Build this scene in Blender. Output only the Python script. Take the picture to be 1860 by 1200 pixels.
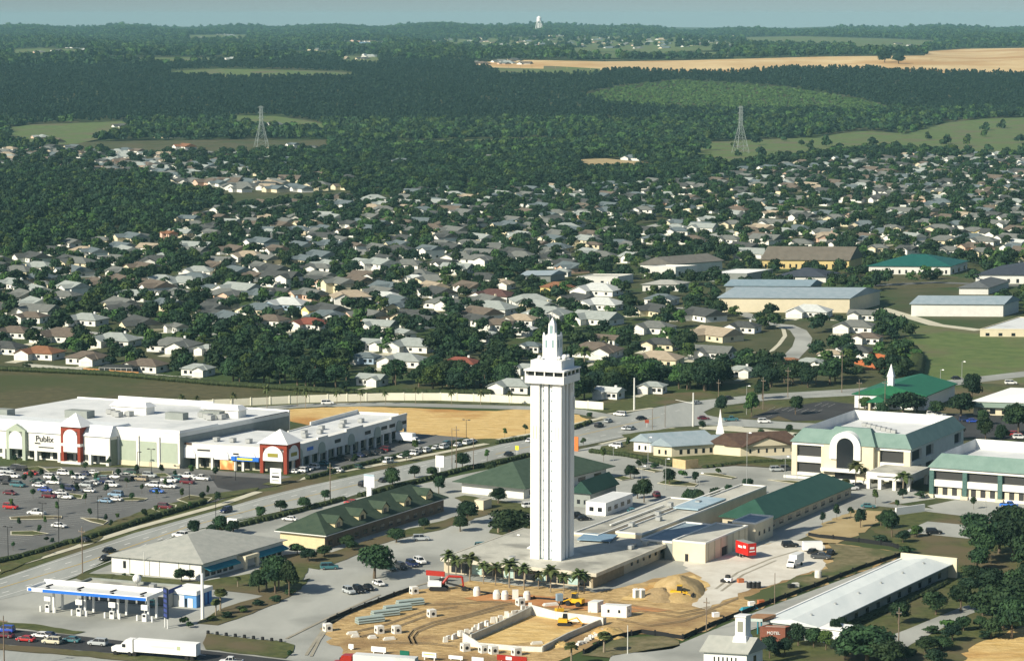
import bpy, math, random
import numpy as np
from math import sin, cos, radians, pi, sqrt, atan2
from mathutils import Vector
S = bpy.context.scene
for o in list(bpy.data.objects): bpy.data.objects.remove(o)
# ---------------------------------------------------------------- camera
F = 5000.0; CH = 150.0; PIT = math.atan(570/5000)      # focal length in photo pixels, camera height, pitch
cam = bpy.data.cameras.new('camera'); cam.sensor_width = 36; cam.lens = 36*F/1860
cam.clip_start = 5; cam.clip_end = 60000
co = bpy.data.objects.new('camera', cam); S.collection.objects.link(co)
co.location = (0, 0, CH); co.rotation_euler = (pi/2-PIT, 0, 0); S.camera = co
# ---------------------------------------------------------------- light
SUN_EL = 33.0; SHD = radians(40)                       # sun height; direction the shadows fall (from +X towards +Y)
w = bpy.data.worlds.new('World'); S.world = w; w.use_nodes = True
nt = w.node_tree; bg = nt.nodes['Background']
sky = nt.nodes.new('ShaderNodeTexSky'); sky.sky_type = 'NISHITA'; sky.sun_disc = False
sky.sun_elevation = radians(SUN_EL)
sdir = Vector((-cos(SHD), -sin(SHD), 0))               # towards the sun
sky.sun_rotation = atan2(sdir.x, sdir.y) % (2*pi)
sky.air_density = 1.2; sky.dust_density = 1.3; sky.ozone_density = 2.0
tc = nt.nodes.new('ShaderNodeTexCoord'); sx = nt.nodes.new('ShaderNodeSeparateXYZ'); mz = nt.nodes.new('ShaderNodeMath'); mz.operation = 'MAXIMUM'; mz.inputs[1].default_value = 0.0
az = nt.nodes.new('ShaderNodeMath'); az.operation = 'ADD'; az.inputs[1].default_value = 0.1; cx = nt.nodes.new('ShaderNodeCombineXYZ')
nt.links.new(tc.outputs['Generated'], sx.inputs[0]); nt.links.new(sx.outputs[2], mz.inputs[0]); nt.links.new(mz.outputs[0], az.inputs[0])   # the sky goes on below the horizon, behind the haze
nt.links.new(sx.outputs[0], cx.inputs[0]); nt.links.new(sx.outputs[1], cx.inputs[1]); nt.links.new(az.outputs[0], cx.inputs[2]); nt.links.new(cx.outputs[0], sky.inputs[0])
nt.links.new(sky.outputs[0], bg.inputs[0]); bg.inputs[1].default_value = 0.066
sl = bpy.data.lights.new('sun', 'SUN'); sl.energy = 5.0; sl.angle = radians(.55); sl.color = (1, .93, .77)
so = bpy.data.objects.new('sun', sl); S.collection.objects.link(so)
d = Vector((sdir.x*cos(radians(SUN_EL)), sdir.y*cos(radians(SUN_EL)), sin(radians(SUN_EL))))
so.rotation_euler = d.to_track_quat('Z', 'Y').to_euler(); so.location = (0, 300, 400)
S.view_settings.view_transform = 'Standard'; S.view_settings.look = 'None'
S.view_settings.exposure = 0.34; S.view_settings.gamma = 1
S.cycles.max_bounces = 4; S.cycles.diffuse_bounces = 2; S.cycles.glossy_bounces = 2
S.cycles.transmission_bounces = 2; S.cycles.volume_bounces = 0; S.cycles.transparent_max_bounces = 6
S.cycles.use_denoising = True; S.cycles.caustics_reflective = False; S.cycles.caustics_refractive = False
S.cycles.volume_max_steps = 64
HAZE = 3.5e-5
# ---------------------------------------------------------------- projection between the ground and the photo's pixels
SP, CP = sin(PIT), cos(PIT)
def G(px, py, z=0.0):
    a = (px-930)/F; b = (600-py)/F
    dy = CP+b*SP; dz = -SP+b*CP; t = (z-CH)/dz
    return Vector((a*t, dy*t, z))
def P(x, y, z=0.0):
    dep = y*CP+(CH-z)*SP
    return 930+F*x/dep, 600-F*(y*SP-(CH-z)*CP)/dep
def scl(py, z=0): return F/(G(930, py, z).y*CP+(CH-z)*SP)
def heightat(A, py):                                     # height of the pixel row py straight above A
    lo, hi = -5, 140
    for _ in range(40):
        m = (lo+hi)/2
        if P(A.x, A.y, m)[1] > py: lo = m
        else: hi = m
    return lo
ZY = np.array([0, 3300, 3600, 4000, 4400, 4800, 5300, 6500, 8000, 10000, 12000, 13500, 16000, 30000.])
ZZ = np.array([0, 0, 3, 14, 33, 52, 66, 68, 72, 78, 86, 78, 40, 0.])
def TZ(x, y):
    x = np.asarray(x, float); y = np.asarray(y, float)
    z = np.interp(y, ZY, ZZ)
    u = x/np.maximum(y, 500.)*10
    k = np.clip((y-3600)/2500, 0, 1)
    z = z+k*(3*np.sin(u*5+y/700)+3*np.sin(u*11+1+y/1300))
    k2 = np.clip((y-9000)/2500, 0, 1)
    z = z+k2*(14*np.exp(-((u+.15)/.5)**2)-11*np.exp(-((u-.75)/.33)**2)+6*np.exp(-((u+1.6)/.4)**2)+5*np.sin(u*17))
    return z
def GT(px, py):                                          # where the pixel's ray meets the hilly ground
    a = (px-930)/F; b = (600-py)/F
    dx, dy, dz = a, CP+b*SP, -SP+b*CP
    T = np.arange(300., 26000., 10.); hit = np.nonzero(CH+dz*T < TZ(dx*T, dy*T))[0]
    t1 = T[hit[0]] if len(hit) else 26000.; t = t1-10
    for _ in range(7):
        m = (t+t1)/2
        if CH+dz*m < TZ(dx*m, dy*m): t1 = m
        else: t = m
    return Vector((dx*t, dy*t, float(TZ(dx*t, dy*t))))
def inpoly(px, py, poly):
    px = np.asarray(px); py = np.asarray(py); r = np.zeros(px.shape, bool)
    n = len(poly)
    for i in range(n):
        x0, y0 = poly[i]; x1, y1 = poly[(i+1) % n]
        if y0 == y1: continue
        c = ((y0 > py) != (y1 > py)) & (px < (x1-x0)*(py-y0)/(y1-y0)+x0)
        r ^= c
    return r
# ---------------------------------------------------------------- materials
MC = {}
def mat(name, c, c2=None, sc=1.0, rough=.85, detail=4, bump=0, metal=0, spec=.3, objvar=0, stretch=None, c3=None, sc3=.05, w3=.5):
    """Plain paint, or two colours mingled by noise fixed to the ground; c3 adds large patches."""
    if name in MC: return MC[name]
    m = bpy.data.materials.new(name); m.use_nodes = True; t = m.node_tree; N = t.nodes; L = t.links
    b = N['Principled BSDF']; b.inputs['Roughness'].default_value = rough
    b.inputs['Metallic'].default_value = metal; b.inputs['Specular IOR Level'].default_value = spec
    b.inputs['Base Color'].default_value = (*c, 1)
    if c2 is not None:
        g = N.new('ShaderNodeNewGeometry'); mp = N.new('ShaderNodeMapping'); L.new(g.outputs['Position'], mp.inputs[0])
        if stretch: mp.inputs['Scale'].default_value = stretch[:3]; mp.inputs['Rotation'].default_value = (0, 0, stretch[3] if len(stretch) > 3 else 0)
        n = N.new('ShaderNodeTexNoise'); n.inputs['Scale'].default_value = sc; n.inputs['Detail'].default_value = detail; n.inputs['Roughness'].default_value = .65
        L.new(mp.outputs[0], n.inputs['Vector'])
        r = N.new('ShaderNodeValToRGB'); r.color_ramp.elements[0].position = .34; r.color_ramp.elements[1].position = .66
        r.color_ramp.elements[0].color = (*c, 1); r.color_ramp.elements[1].color = (*c2, 1)
        L.new(n.outputs['Fac'], r.inputs[0]); out = r.outputs[0]
        if c3 is not None:
            n3 = N.new('ShaderNodeTexNoise'); n3.inputs['Scale'].default_value = sc3; n3.inputs['Detail'].default_value = 5; L.new(g.outputs['Position'], n3.inputs['Vector'])
            r3 = N.new('ShaderNodeValToRGB'); r3.color_ramp.elements[0].position = w3-.06; r3.color_ramp.elements[1].position = w3+.08
            L.new(n3.outputs['Fac'], r3.inputs[0])
            mx = N.new('ShaderNodeMix'); mx.data_type = 'RGBA'; L.new(r3.outputs[0], mx.inputs[0]); L.new(out, mx.inputs[6]); mx.inputs[7].default_value = (*c3, 1); out = mx.outputs[2]
        if objvar:
            oi = N.new('ShaderNodeObjectInfo'); h = N.new('ShaderNodeHueSaturation')
            mr = N.new('ShaderNodeMapRange'); mr.inputs[3].default_value = 1-objvar; mr.inputs[4].default_value = 1+objvar
            L.new(oi.outputs['Random'], mr.inputs[0]); L.new(mr.outputs[0], h.inputs['Value'])
            mu = N.new('ShaderNodeMath'); mu.operation = 'MULTIPLY_ADD'; mu.inputs[1].default_value = .05; mu.inputs[2].default_value = .475
            L.new(oi.outputs['Random'], mu.inputs[0]); L.new(mu.outputs[0], h.inputs['Hue'])
            L.new(out, h.inputs['Color']); out = h.outputs[0]
        L.new(out, b.inputs['Base Color'])
        if bump:
            bp = N.new('ShaderNodeBump'); bp.inputs['Strength'].default_value = bump; bp.inputs['Distance'].default_value = 1
            L.new(n.outputs['Fac'], bp.inputs['Height']); L.new(bp.outputs[0], b.inputs['Normal'])
    MC[name] = m
    return m
def paint(name, c, k=.86, sc=.5, **a): return mat(name, c, tuple(v*k for v in c), sc, **a)
WHITE = paint('white stucco', (.80, .79, .74), .9, .35)
BWHITE = paint('bright white paint', (.88, .88, .86), .95, .3)
CREAM = paint('cream stucco', (.74, .66, .48), .9, .3)
BEIGE = paint('beige stucco', (.60, .52, .38), .85, .4)
YELLOWW = paint('yellow stucco', (.72, .56, .26), .9, .4)
GREYW = paint('grey block wall', (.29, .315, .295), .85, .5)
SAGE = paint('sage green panel', (.42, .48, .38), .92, .5)
BLUEW = paint('pale blue siding', (.35, .45, .55), .9, .6)
BRICK = paint('red brick', (.27, .10, .065), .8, 2)
REDP = paint('brick red stucco', (.3, .055, .03), .85, 1)
GLASS = mat('dark window glass', (.015, .018, .022), rough=.12, spec=.6)
DARK = mat('black trim', (.02, .02, .022), rough=.6)
STEEL = mat('galvanised steel', (.42, .43, .42), rough=.45, metal=.3)
WOODP = mat('weathered wood pole', (.16, .12, .09), (.24, .19, .14), 2)
CONC = mat('concrete', (.5, .48, .43), (.62, .6, .54), .8)
CONCW = mat('pale precast concrete', (.66, .64, .58), (.76, .74, .68), .8)
ROOFW = mat('white membrane roof', (.62, .64, .64), (.72, .73, .72), .15, c3=(.5, .52, .52), sc3=.06, w3=.6)
ROOFG = mat('weathered gravel roof', (.42, .41, .35), (.58, .565, .49), .12, c3=(.28, .275, .24), sc3=.09, w3=.57, stretch=(1, .35, 1, .5))
GREENR = mat('green metal roof', (.026, .075, .052), (.036, .095, .066), .3, rough=.45)
TEALR = mat('faded teal metal roof', (.14, .225, .195), (.185, .275, .24), .25, rough=.5)
DGREENR = mat('dark green shingle roof', (.032, .055, .036), (.055, .08, .05), .5)
GREYR = mat('light grey shingle roof', (.33, .34, .31), (.41, .41, .37), .5)
NAVYR = mat('navy roof', (.04, .05, .07), (.06, .07, .09), .4)
BROWNR = mat('dark brown shingle roof', (.075, .045, .035), (.11, .07, .05), .6)
BLUER = mat('blue grey metal roof', (.25, .32, .36), (.32, .38, .42), .3)
BLUE = mat('bright blue paint', (.03, .17, .62), rough=.4)
SKYB = mat('light blue roof sheet', (.3, .42, .5), (.4, .5, .56), .3)
TEALA = mat('teal awning cloth', (.03, .22, .3), (.04, .27, .35), .5)
REDV = mat('red vehicle paint', (.38, .025, .015), rough=.3, spec=.5)
YELV = mat('yellow machine paint', (.7, .42, .02), rough=.4)
TYRE = mat('black rubber', (.02, .02, .02), rough=.9)
CHROME = mat('grey wheel rim', (.4, .4, .4), rough=.4, metal=.6)
LAMPW = mat('white lamp housing', (.8, .8, .78), rough=.4)
BARK = mat('tree bark', (.10, .075, .05), (.16, .12, .08), 2)
PBARK = mat('palm bark', (.22, .18, .13), (.3, .25, .18), 3)
LEAF = [mat('oak foliage', (.011, .027, .014), (.042, .078, .032), .3, rough=.75, objvar=.28, spec=.12, detail=2),
        mat('dark foliage', (.008, .021, .013), (.028, .055, .028), .3, rough=.75, objvar=.25, spec=.12, detail=2),
        mat('light green foliage', (.026, .056, .018), (.075, .13, .036), .35, rough=.75, objvar=.22, spec=.12, detail=2)]
PALML = mat('palm frond', (.04, .06, .018), (.11, .13, .045), .6, rough=.6, objvar=.2)
HEDGE = mat('hedge leaves', (.016, .026, .008), (.05, .07, .02), .9, rough=.8, bump=.5)
# ---------------------------------------------------------------- mesh builder
class MB:
    def __init__(s, fr=None): s.v = []; s.f = []; s.m = []; s.fr = fr; s.cut = []
    def add(s, vs, fs, m=0):
        n = len(s.v); s.cut.append((n, len(s.f)))
        if s.fr: vs = [s.fr.t(*p) for p in vs]
        s.v += [tuple(p) for p in vs]; s.f += [tuple(i+n for i in f) for f in fs]; s.m += [m]*len(fs); return s
    def box(s, x0, x1, y0, y1, z0, z1, m=0):
        return s.add([(x0,y0,z0),(x1,y0,z0),(x1,y1,z0),(x0,y1,z0),(x0,y0,z1),(x1,y0,z1),(x1,y1,z1),(x0,y1,z1)],
                     [(0,3,2,1),(4,5,6,7),(0,1,5,4),(1,2,6,5),(2,3,7,6),(3,0,4,7)], m)
    def frus(s, x0, x1, y0, y1, z0, z1, ix, iy=None, m=0):
        iy = ix if iy is None else iy
        return s.add([(x0,y0,z0),(x1,y0,z0),(x1,y1,z0),(x0,y1,z0),(x0+ix,y0+iy,z1),(x1-ix,y0+iy,z1),(x1-ix,y1-iy,z1),(x0+ix,y1-iy,z1)],
                     [(0,3,2,1),(4,5,6,7),(0,1,5,4),(1,2,6,5),(2,3,7,6),(3,0,4,7)], m)
    def prism(s, pts, z0, z1, m=0):
        n = len(pts)
        return s.add([(p[0],p[1],z0) for p in pts]+[(p[0],p[1],z1) for p in pts],
                     [tuple(range(n-1,-1,-1)), tuple(range(n,2*n))]+[(i,(i+1)%n,n+(i+1)%n,n+i) for i in range(n)], m)
    def ext(s, prof, a0, a1, axis='x', m=0):
        """profile (u, z) extruded along x (u is y) or along y (u is x)"""
        n = len(prof)
        if axis == 'x': vs = [(a0,u,z) for u, z in prof]+[(a1,u,z) for u, z in prof]
        else: vs = [(u,a0,z) for u, z in prof]+[(u,a1,z) for u, z in prof]
        return s.add(vs, [tuple(range(n)), tuple(range(2*n-1,n-1,-1))]+[(i,n+i,n+(i+1)%n,(i+1)%n) for i in range(n)], m)
    def gable(s, x0, x1, y0, y1, z0, h, axis='x', t=.25, m=0):
        """gable roof with its ridge along axis"""
        if axis == 'x':
            c = (y0+y1)/2; p = [(y0,z0),(y1,z0),(y1,z0+t),(c,z0+h+t),(y0,z0+t)]; return s.ext(p, x0, x1, 'x', m)
        c = (x0+x1)/2; p = [(x0,z0),(x1,z0),(x1,z0+t),(c,z0+h+t),(x0,z0+t)]; return s.ext(p, y0, y1, 'y', m)
    def hip(s, x0, x1, y0, y1, z0, h, t=.2, m=0):
        s.box(x0, x1, y0, y1, z0, z0+t, m); z = z0+t
        if (x1-x0) >= (y1-y0):
            k = (y1-y0)/2; r = [(x0+k,(y0+y1)/2,z+h),(max(x1-k, x0+k+.01),(y0+y1)/2,z+h)]
            f = [(0,1,5,4),(1,2,5),(2,3,4,5),(3,0,4)]
        else:
            k = (x1-x0)/2; r = [((x0+x1)/2,y0+k,z+h),((x0+x1)/2,max(y1-k, y0+k+.01),z+h)]
            f = [(0,1,4),(1,2,5,4),(2,3,5),(3,0,4,5)]
        return s.add([(x0,y0,z),(x1,y0,z),(x1,y1,z),(x0,y1,z)]+r, f, m)
    def cyl(s, x, y, z0, z1, r0, r1=None, n=10, m=0):
        r1 = r0 if r1 is None else r1
        vs = [(x+r0*cos(2*pi*i/n), y+r0*sin(2*pi*i/n), z0) for i in range(n)]+[(x+r1*cos(2*pi*i/n), y+r1*sin(2*pi*i/n), z1) for i in range(n)]
        return s.add(vs, [tuple(range(n-1,-1,-1)), tuple(range(n,2*n))]+[(i,(i+1)%n,n+(i+1)%n,n+i) for i in range(n)], m)
    def tube(s, p, q, r0, r1=None, n=6, m=0):
        r1 = r0 if r1 is None else r1; p = Vector(p); q = Vector(q); d = (q-p).normalized()
        a = d.cross(Vector((0,0,1)) if abs(d.z) < .9 else Vector((1,0,0))).normalized(); b = d.cross(a)
        vs = [p+a*r0*cos(2*pi*i/n)+b*r0*sin(2*pi*i/n) for i in range(n)]+[q+a*r1*cos(2*pi*i/n)+b*r1*sin(2*pi*i/n) for i in range(n)]
        return s.add(vs, [tuple(range(n)), tuple(range(2*n-1,n-1,-1))]+[(i,n+i,n+(i+1)%n,(i+1)%n) for i in range(n)], m)
    def sph(s, x, y, z, r, rz=None, n=8, k=5, m=0):
        rz = r if rz is None else rz
        vs = []; fs = []
        for j in range(k+1):
            a = -pi/2+pi*j/k
            vs += [(x+r*cos(a)*cos(2*pi*i/n), y+r*cos(a)*sin(2*pi*i/n), z+rz*sin(a)) for i in range(n)]
        for j in range(k):
            fs += [(j*n+i, j*n+(i+1)%n, (j+1)*n+(i+1)%n, (j+1)*n+i) for i in range(n)]
        return s.add(vs, fs, m)
    def arch(s, face, c, z0, w, h, off, depth, n=12, m=0):
        """solid round-headed panel: face 'x' lies across y at x=off, face 'y' lies across x at y=off"""
        pr = [(c-w/2, z0), (c+w/2, z0)]+[(c+w/2*cos(pi*i/n), z0+h-w/2+w/2*sin(pi*i/n)) for i in range(n+1)]
        return s.ext(pr, off, off+depth, 'x' if face == 'x' else 'y', m)
    def mesh(s, name, mats):
        me = bpy.data.meshes.new(name); me.from_pydata(s.v, [], s.f)
        for m in (mats if isinstance(mats, (list, tuple)) else [mats]): me.materials.append(m)
        if any(s.m): me.polygons.foreach_set('material_index', s.m)
        me.update(); return me
def link(name, me, parent=None, loc=None, rz=0):
    o = bpy.data.objects.new(name, me); S.collection.objects.link(o)
    if parent is not None: o.parent = parent
    if loc is not None: o.location = loc
    if rz: o.rotation_euler = (0, 0, rz)
    return o
SPLIT = {'stair_window', 'wall_slot', 'gallery_mullion', 'ground_floor_panel', 'band', 'shop_sign', 'sign_lettering', 'sign_bar', 'porch_wall', 'shaft_strip', 'antenna', 'stripe', 'lettering_block', 'deck_beam', 'wall_joint', 'buttress', 'roof_ledge', 'insulator'}
def part(name, mb, mats, parent, label=None):
    if name in SPLIT and len(mb.cut) > 1:
        c = mb.cut+[(len(mb.v), len(mb.f))]
        for (a, b), (a2, b2) in zip(c, c[1:]):
            q = MB(); q.v = mb.v[a:a2]; q.f = [tuple(i-a for i in f) for f in mb.f[b:b2]]; q.m = mb.m[b:b2]; part(name, q, mats, parent, label)
        return
    o = link(name, mb.mesh(name, mats), parent)
    if label: o['label'] = label
    return o
USED = {}
def tag(o, label, cat, group=None):
    label = ' '.join(label.split())
    if label in USED: print('DUP LABEL', label)
    USED[label] = 1
    o['label'] = label; o['category'] = cat
    if group: o['group'] = group
    return o
def thing(name, label, cat, loc=(0,0,0), rz=0, group=None):
    return tag(link(name, None, None, loc, rz), label, cat, group)
def struct(name, mb, mats, loc=None):
    o = link(name, mb.mesh(name, mats), None, loc); o['kind'] = 'structure'; return o
LOCS = {}
def where(key, px, py):
    """a place in the photo; finer when the coarse one is taken"""
    a, b = px/18.6, py/12
    for f in ('%.0f', '%.1f', '%.2f'):
        t = 'at '+(f % a)+'% across, '+(f % b)+'% down'
        if (key, t) not in LOCS: break
    LOCS[(key, t)] = 1
    return t
class Frame:
    """building frame: A nearest ground corner, x along the right-hand face, y along the left-hand face"""
    def __init__(s, ax, ay, xl, xr, phi, phiv=None, z=0, base=0):
        pv = phi if phiv is None else phiv
        s.A = G(ax, ay, z); s.A.z = base
        s.V = Vector((sin(radians(pv)), cos(radians(pv)), 0)); s.U = Vector((-cos(radians(phi)), sin(radians(phi)), 0))
        s.Lx = s.solve(s.V, xr, 1); s.Ly = s.solve(s.U, xl, -1)
    def solve(s, D, px, sg):
        lo, hi = 0, 400
        for _ in range(40):
            m = (lo+hi)/2; q = P(*(s.A+D*m))[0]
            if (q-px)*sg < 0: lo = m
            else: hi = m
        return lo
    def t(s, x, y, z): return (s.V.x*x+s.U.x*y, s.V.y*x+s.U.y*y, z)
    def mb(s): return MB(s)
    def w(s, x, y, z=0): return s.A+Vector(s.t(x, y, z))
    def yat(s, px):        # position along the left face of a photo column
        return s.solve(s.U, px, -1)
    def xat(s, px): return s.solve(s.V, px, 1)
    def h(s, py, x=0, y=0): return heightat(s.w(x, y), py)
SOFT = {'grass_field', 'sand_field', 'grass_verge', 'sandy_verge', 'weedy_verge', 'construction_ground', 'gravel_lot', 'bare_field', 'sand_pit'}
def sheet(name, pts, z, m):
    mb = MB(); vs = [G(*p) for p in pts]
    if name in SOFT:                                     # ragged edge
        r_ = random.Random(len(pts)*31+int(pts[0][0])); o_ = []; am = .5 if name == 'grass_verge' else 1.1
        for a, b in zip(vs, vs[1:]+vs[:1]):
            n = max(1, min(60, int((b-a).length/3)))
            for i in range(n):
                q = a+(b-a)*(i/n); o_.append(Vector((q.x+r_.uniform(-am, am), q.y+r_.uniform(-am, am), 0)))
        vs = o_
    mb.add([(v.x, v.y, z) for v in vs], [tuple(range(len(vs)))])
    me = mb.mesh(name, m)
    if me.polygons[0].normal.z < 0: me.flip_normals()
    o = link(name, me); o['kind'] = 'structure'; return o
def ribbon(name, pts, wid, z, m, th=0, parent=None, world=False, structure=True):
    """road, path or kerb along a line of photo points on the ground"""
    w_ = [Vector((p[0], p[1], 0)) for p in pts] if world else [G(*p) for p in pts]
    mb = MB(); L = []; R = []
    for i, p in enumerate(w_):
        d = (w_[min(i+1, len(w_)-1)]-w_[max(i-1, 0)]).normalized(); n = Vector((-d.y, d.x, 0))*wid/2
        L.append(p+n); R.append(p-n)
    for i in range(len(w_)-1):
        a, b, c, e = R[i], R[i+1], L[i+1], L[i]
        if th: mb.add([(q.x,q.y,z) for q in (a,b,c,e)]+[(q.x,q.y,z+th) for q in (a,b,c,e)], [(4,5,6,7),(0,1,5,4),(1,2,6,5),(2,3,7,6),(3,0,4,7)])
        else: mb.add([(q.x,q.y,z) for q in (a,b,c,e)], [(0,1,2,3)])
    o = link(name, mb.mesh(name, m), parent)
    if structure and parent is None: o['kind'] = 'structure'
    return o
def text(name, body, size, m, parent, loc, rot, depth=.05):
    cu = bpy.data.curves.new(name, 'FONT'); cu.body = body; cu.size = size; cu.extrude = depth; cu.align_x = 'CENTER'; cu.align_y = 'CENTER'
    t = bpy.data.objects.new(name, cu); S.collection.objects.link(t)
    dg = bpy.context.evaluated_depsgraph_get(); dg.update()
    me = bpy.data.meshes.new_from_object(t.evaluated_get(dg)); bpy.data.objects.remove(t)
    me.materials.clear(); me.materials.append(m)
    o = link(name, me, parent, loc); o.rotation_euler = rot; return o
# ================================================================ GROUND
GRASSD = mat('dry mixed grass', (.05, .062, .02), (.10, .095, .045), .04, c3=(.045, .075, .018), sc3=.012, detail=7)
GRASS = mat('lawn', (.045, .06, .016), (.115, .125, .04), .35, c3=(.13, .105, .055), sc3=.035, w3=.54, detail=10)
FIELDO = mat('olive field', (.065, .062, .026), (.12, .108, .048), .22, c3=(.062, .075, .022), sc3=.02, w3=.52, detail=8)
FIELDG = mat('green pasture', (.08, .125, .032), (.14, .18, .055), .12, c3=(.14, .13, .065), sc3=.02, w3=.55, detail=8)
SAND = mat('yellow sand', (.55, .36, .12), (.74, .54, .24), .16, c3=(.47, .25, .075), sc3=.03, w3=.6, detail=10, bump=.8, stretch=(1, 2.2, 1, .4))
SANDB = mat('trampled sandy soil', (.34, .22, .085), (.64, .46, .22), .3, c3=(.31, .20, .09), sc3=.05, w3=.55, detail=10, bump=.6, stretch=(1, 2, 1, -.5))
SANDP = mat('pale gravel', (.56, .52, .44), (.70, .67, .59), .15, detail=8)
SANDT = mat('tan bare earth', (.36, .27, .13), (.46, .36, .19), .1, detail=8)
ASPH = mat('pale worn asphalt', (.335, .34, .31), (.435, .44, .40), .05, stretch=(1, .3, 1, -1.0), c3=(.27, .275, .25), sc3=.03, w3=.56, detail=9)
ASPR = mat('road asphalt', (.30, .315, .295), (.39, .40, .37), .07, stretch=(3, .25, 1, -.49), detail=8, c3=(.28, .285, .26), sc3=.02, w3=.54)
ASPD = mat('dark asphalt', (.12, .122, .118), (.175, .176, .168), .06, detail=8)
ASPN = mat('new black asphalt', (.035, .035, .037), (.06, .06, .06), .08, detail=8)
CURB = mat('pale concrete walk', (.52, .49, .37), (.62, .59, .46), .2)
MARKW = mat('white road paint', (.72, .72, .68)); MARKY = mat('yellow road paint', (.6, .42, .10))
MULCH = mat('red mulch', (.12, .045, .03), (.18, .08, .05), .8)
# terrain: one sheet from below the camera to past the horizon, flat near, hills far off
xs = [-1]; nx = 61
ys = np.concatenate([np.linspace(-300, 3300, 13), np.linspace(3400, 16000, 85), np.linspace(17000, 40000, 12)])
v = []; f = []
for y in ys:
    hw = 500+max(y, 0)*.42
    for i in range(nx):
        x = hw*(2*i/(nx-1)-1); v.append((x, y, float(TZ(x, y))))
for j in range(len(ys)-1):
    for i in range(nx-1):
        a = j*nx+i; f.append((a, a+1, a+nx+1, a+nx))
mb = MB(); mb.add(v, f); g = struct('ground', mb, GRASSD)
# fields and bare ground
sheet('grass_field', [(-40,664),(120,666),(330,686),(520,704),(700,711),(880,716),(960,722),(960,740),(700,738),(420,748),(320,760),(-40,760)], .03, FIELDO)
sheet('grass_field', [(1640,588),(1880,604),(1880,700),(1700,693),(1660,672),(1668,640)], .03, FIELDG)
sheet('grass_field', [(1270,750),(1330,738),(1400,728),(1560,716),(1760,700),(1880,705),(1880,800),(1500,785),(1460,766),(1310,757)], .03, GRASS)
sheet('grass_field', [(1090,747),(1098,722),(1250,712),(1340,706),(1400,704),(1330,720),(1240,731),(1180,740),(1150,747)], .035, GRASS)
sheet('grass_field', [(1380,498),(1560,492),(1740,503),(1770,520),(1600,528),(1500,512)], .03, FIELDO)
sheet('sand_field', [(490,752),(520,744),(560,741),(660,738),(760,741),(860,746),(900,746),(967,742),(1010,742),(1075,762),(1000,779),(967,787),(905,797),(850,797),(740,803),(690,800),(530,765)], .05, SAND)
sheet('grass_verge', [(0,1090),(0,1020),(470,880),(740,826),(900,792),(1060,764),(1090,752),(1130,752),(1110,765),(900,812),(740,850),(470,905)], .035, GRASS)
# pale paving of the lots and forecourts
sheet('pavement', [(-40,1092),(140,1050),(340,966),(440,945),(625,910),(839,862),(967,836),(1060,814),(1225,780),(1440,792),(1450,870),(1640,880),(1700,905),(1600,920),(1400,1000),(1330,1020),(1250,1060),(900,1100),(640,1215),(-40,1215)], .05, ASPH)
sheet('parking_lot', [(-40,846),(330,850),(500,862),(540,866),(560,850),(740,786),(850,795),(862,801),(740,826),(560,868),(478,884),(400,908),(240,952),(-40,1034)], .06, ASPD)
sheet('parking_lot', [(380,862),(470,868),(520,872),(495,884),(478,887),(440,895),(395,885)], .09, ASPN)
ribbon('street', [(340,757),(430,744),(560,736),(700,734),(860,738),(967,741),(1045,746),(1110,758),(1160,775)], 9.5, .07, ASPR)
# the six-lane road from lower left to upper right
sheet('road', [(-40,1064),(140,1003),(243,968),(400,925),(478,902),(560,882),(700,852),(884,813),(967,792),(1044,775),(1108,760),(1151,748),(1238,731),(1330,721),(1383,716),(1550,706),(1700,693),(1880,672),(1880,682),(1710,703),(1560,718),(1400,726),(1300,738),(1278,748),(1285,754),(1310,759),(1460,768),(1560,772),(1560,785),(1460,780),(1287,772),(1220,776),(1060,809),(967,822),(900,834),(839,851),(700,881),(625,905),(432,943),(338,966),(206,1010),(139,1046),(65,1074),(-40,1098)], .09, ASPR)
sheet('highway', [(-40,1136),(22,1143),(130,1153),(372,1181),(523,1199),(700,1222),(400,1222),(206,1186),(-40,1166)], .1, ASPN)
sheet('road', [(-40,1178),(180,1196),(330,1212),(-40,1212)], .1, ASPR)
for nm, pts, wd, z in [('sidewalk', [(-40,1047),(139,993),(243,960),(400,917),(470,893)], 3.0, .16),
                       ('sidewalk', [(494,882),(555,868),(700,842),(884,806)], 3.0, .16), ('sidewalk', [(905,799),(967,788),(1044,771),(1100,757)], 3.0, .16),
                       ('sidewalk', [(1090,807),(1160,791),(1225,777)], 2.0, .16), ('sidewalk', [(1105,752),(1151,746),(1186,741)], 2.0, .16)]:
    ribbon(nm, pts, wd, z, CURB)
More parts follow.
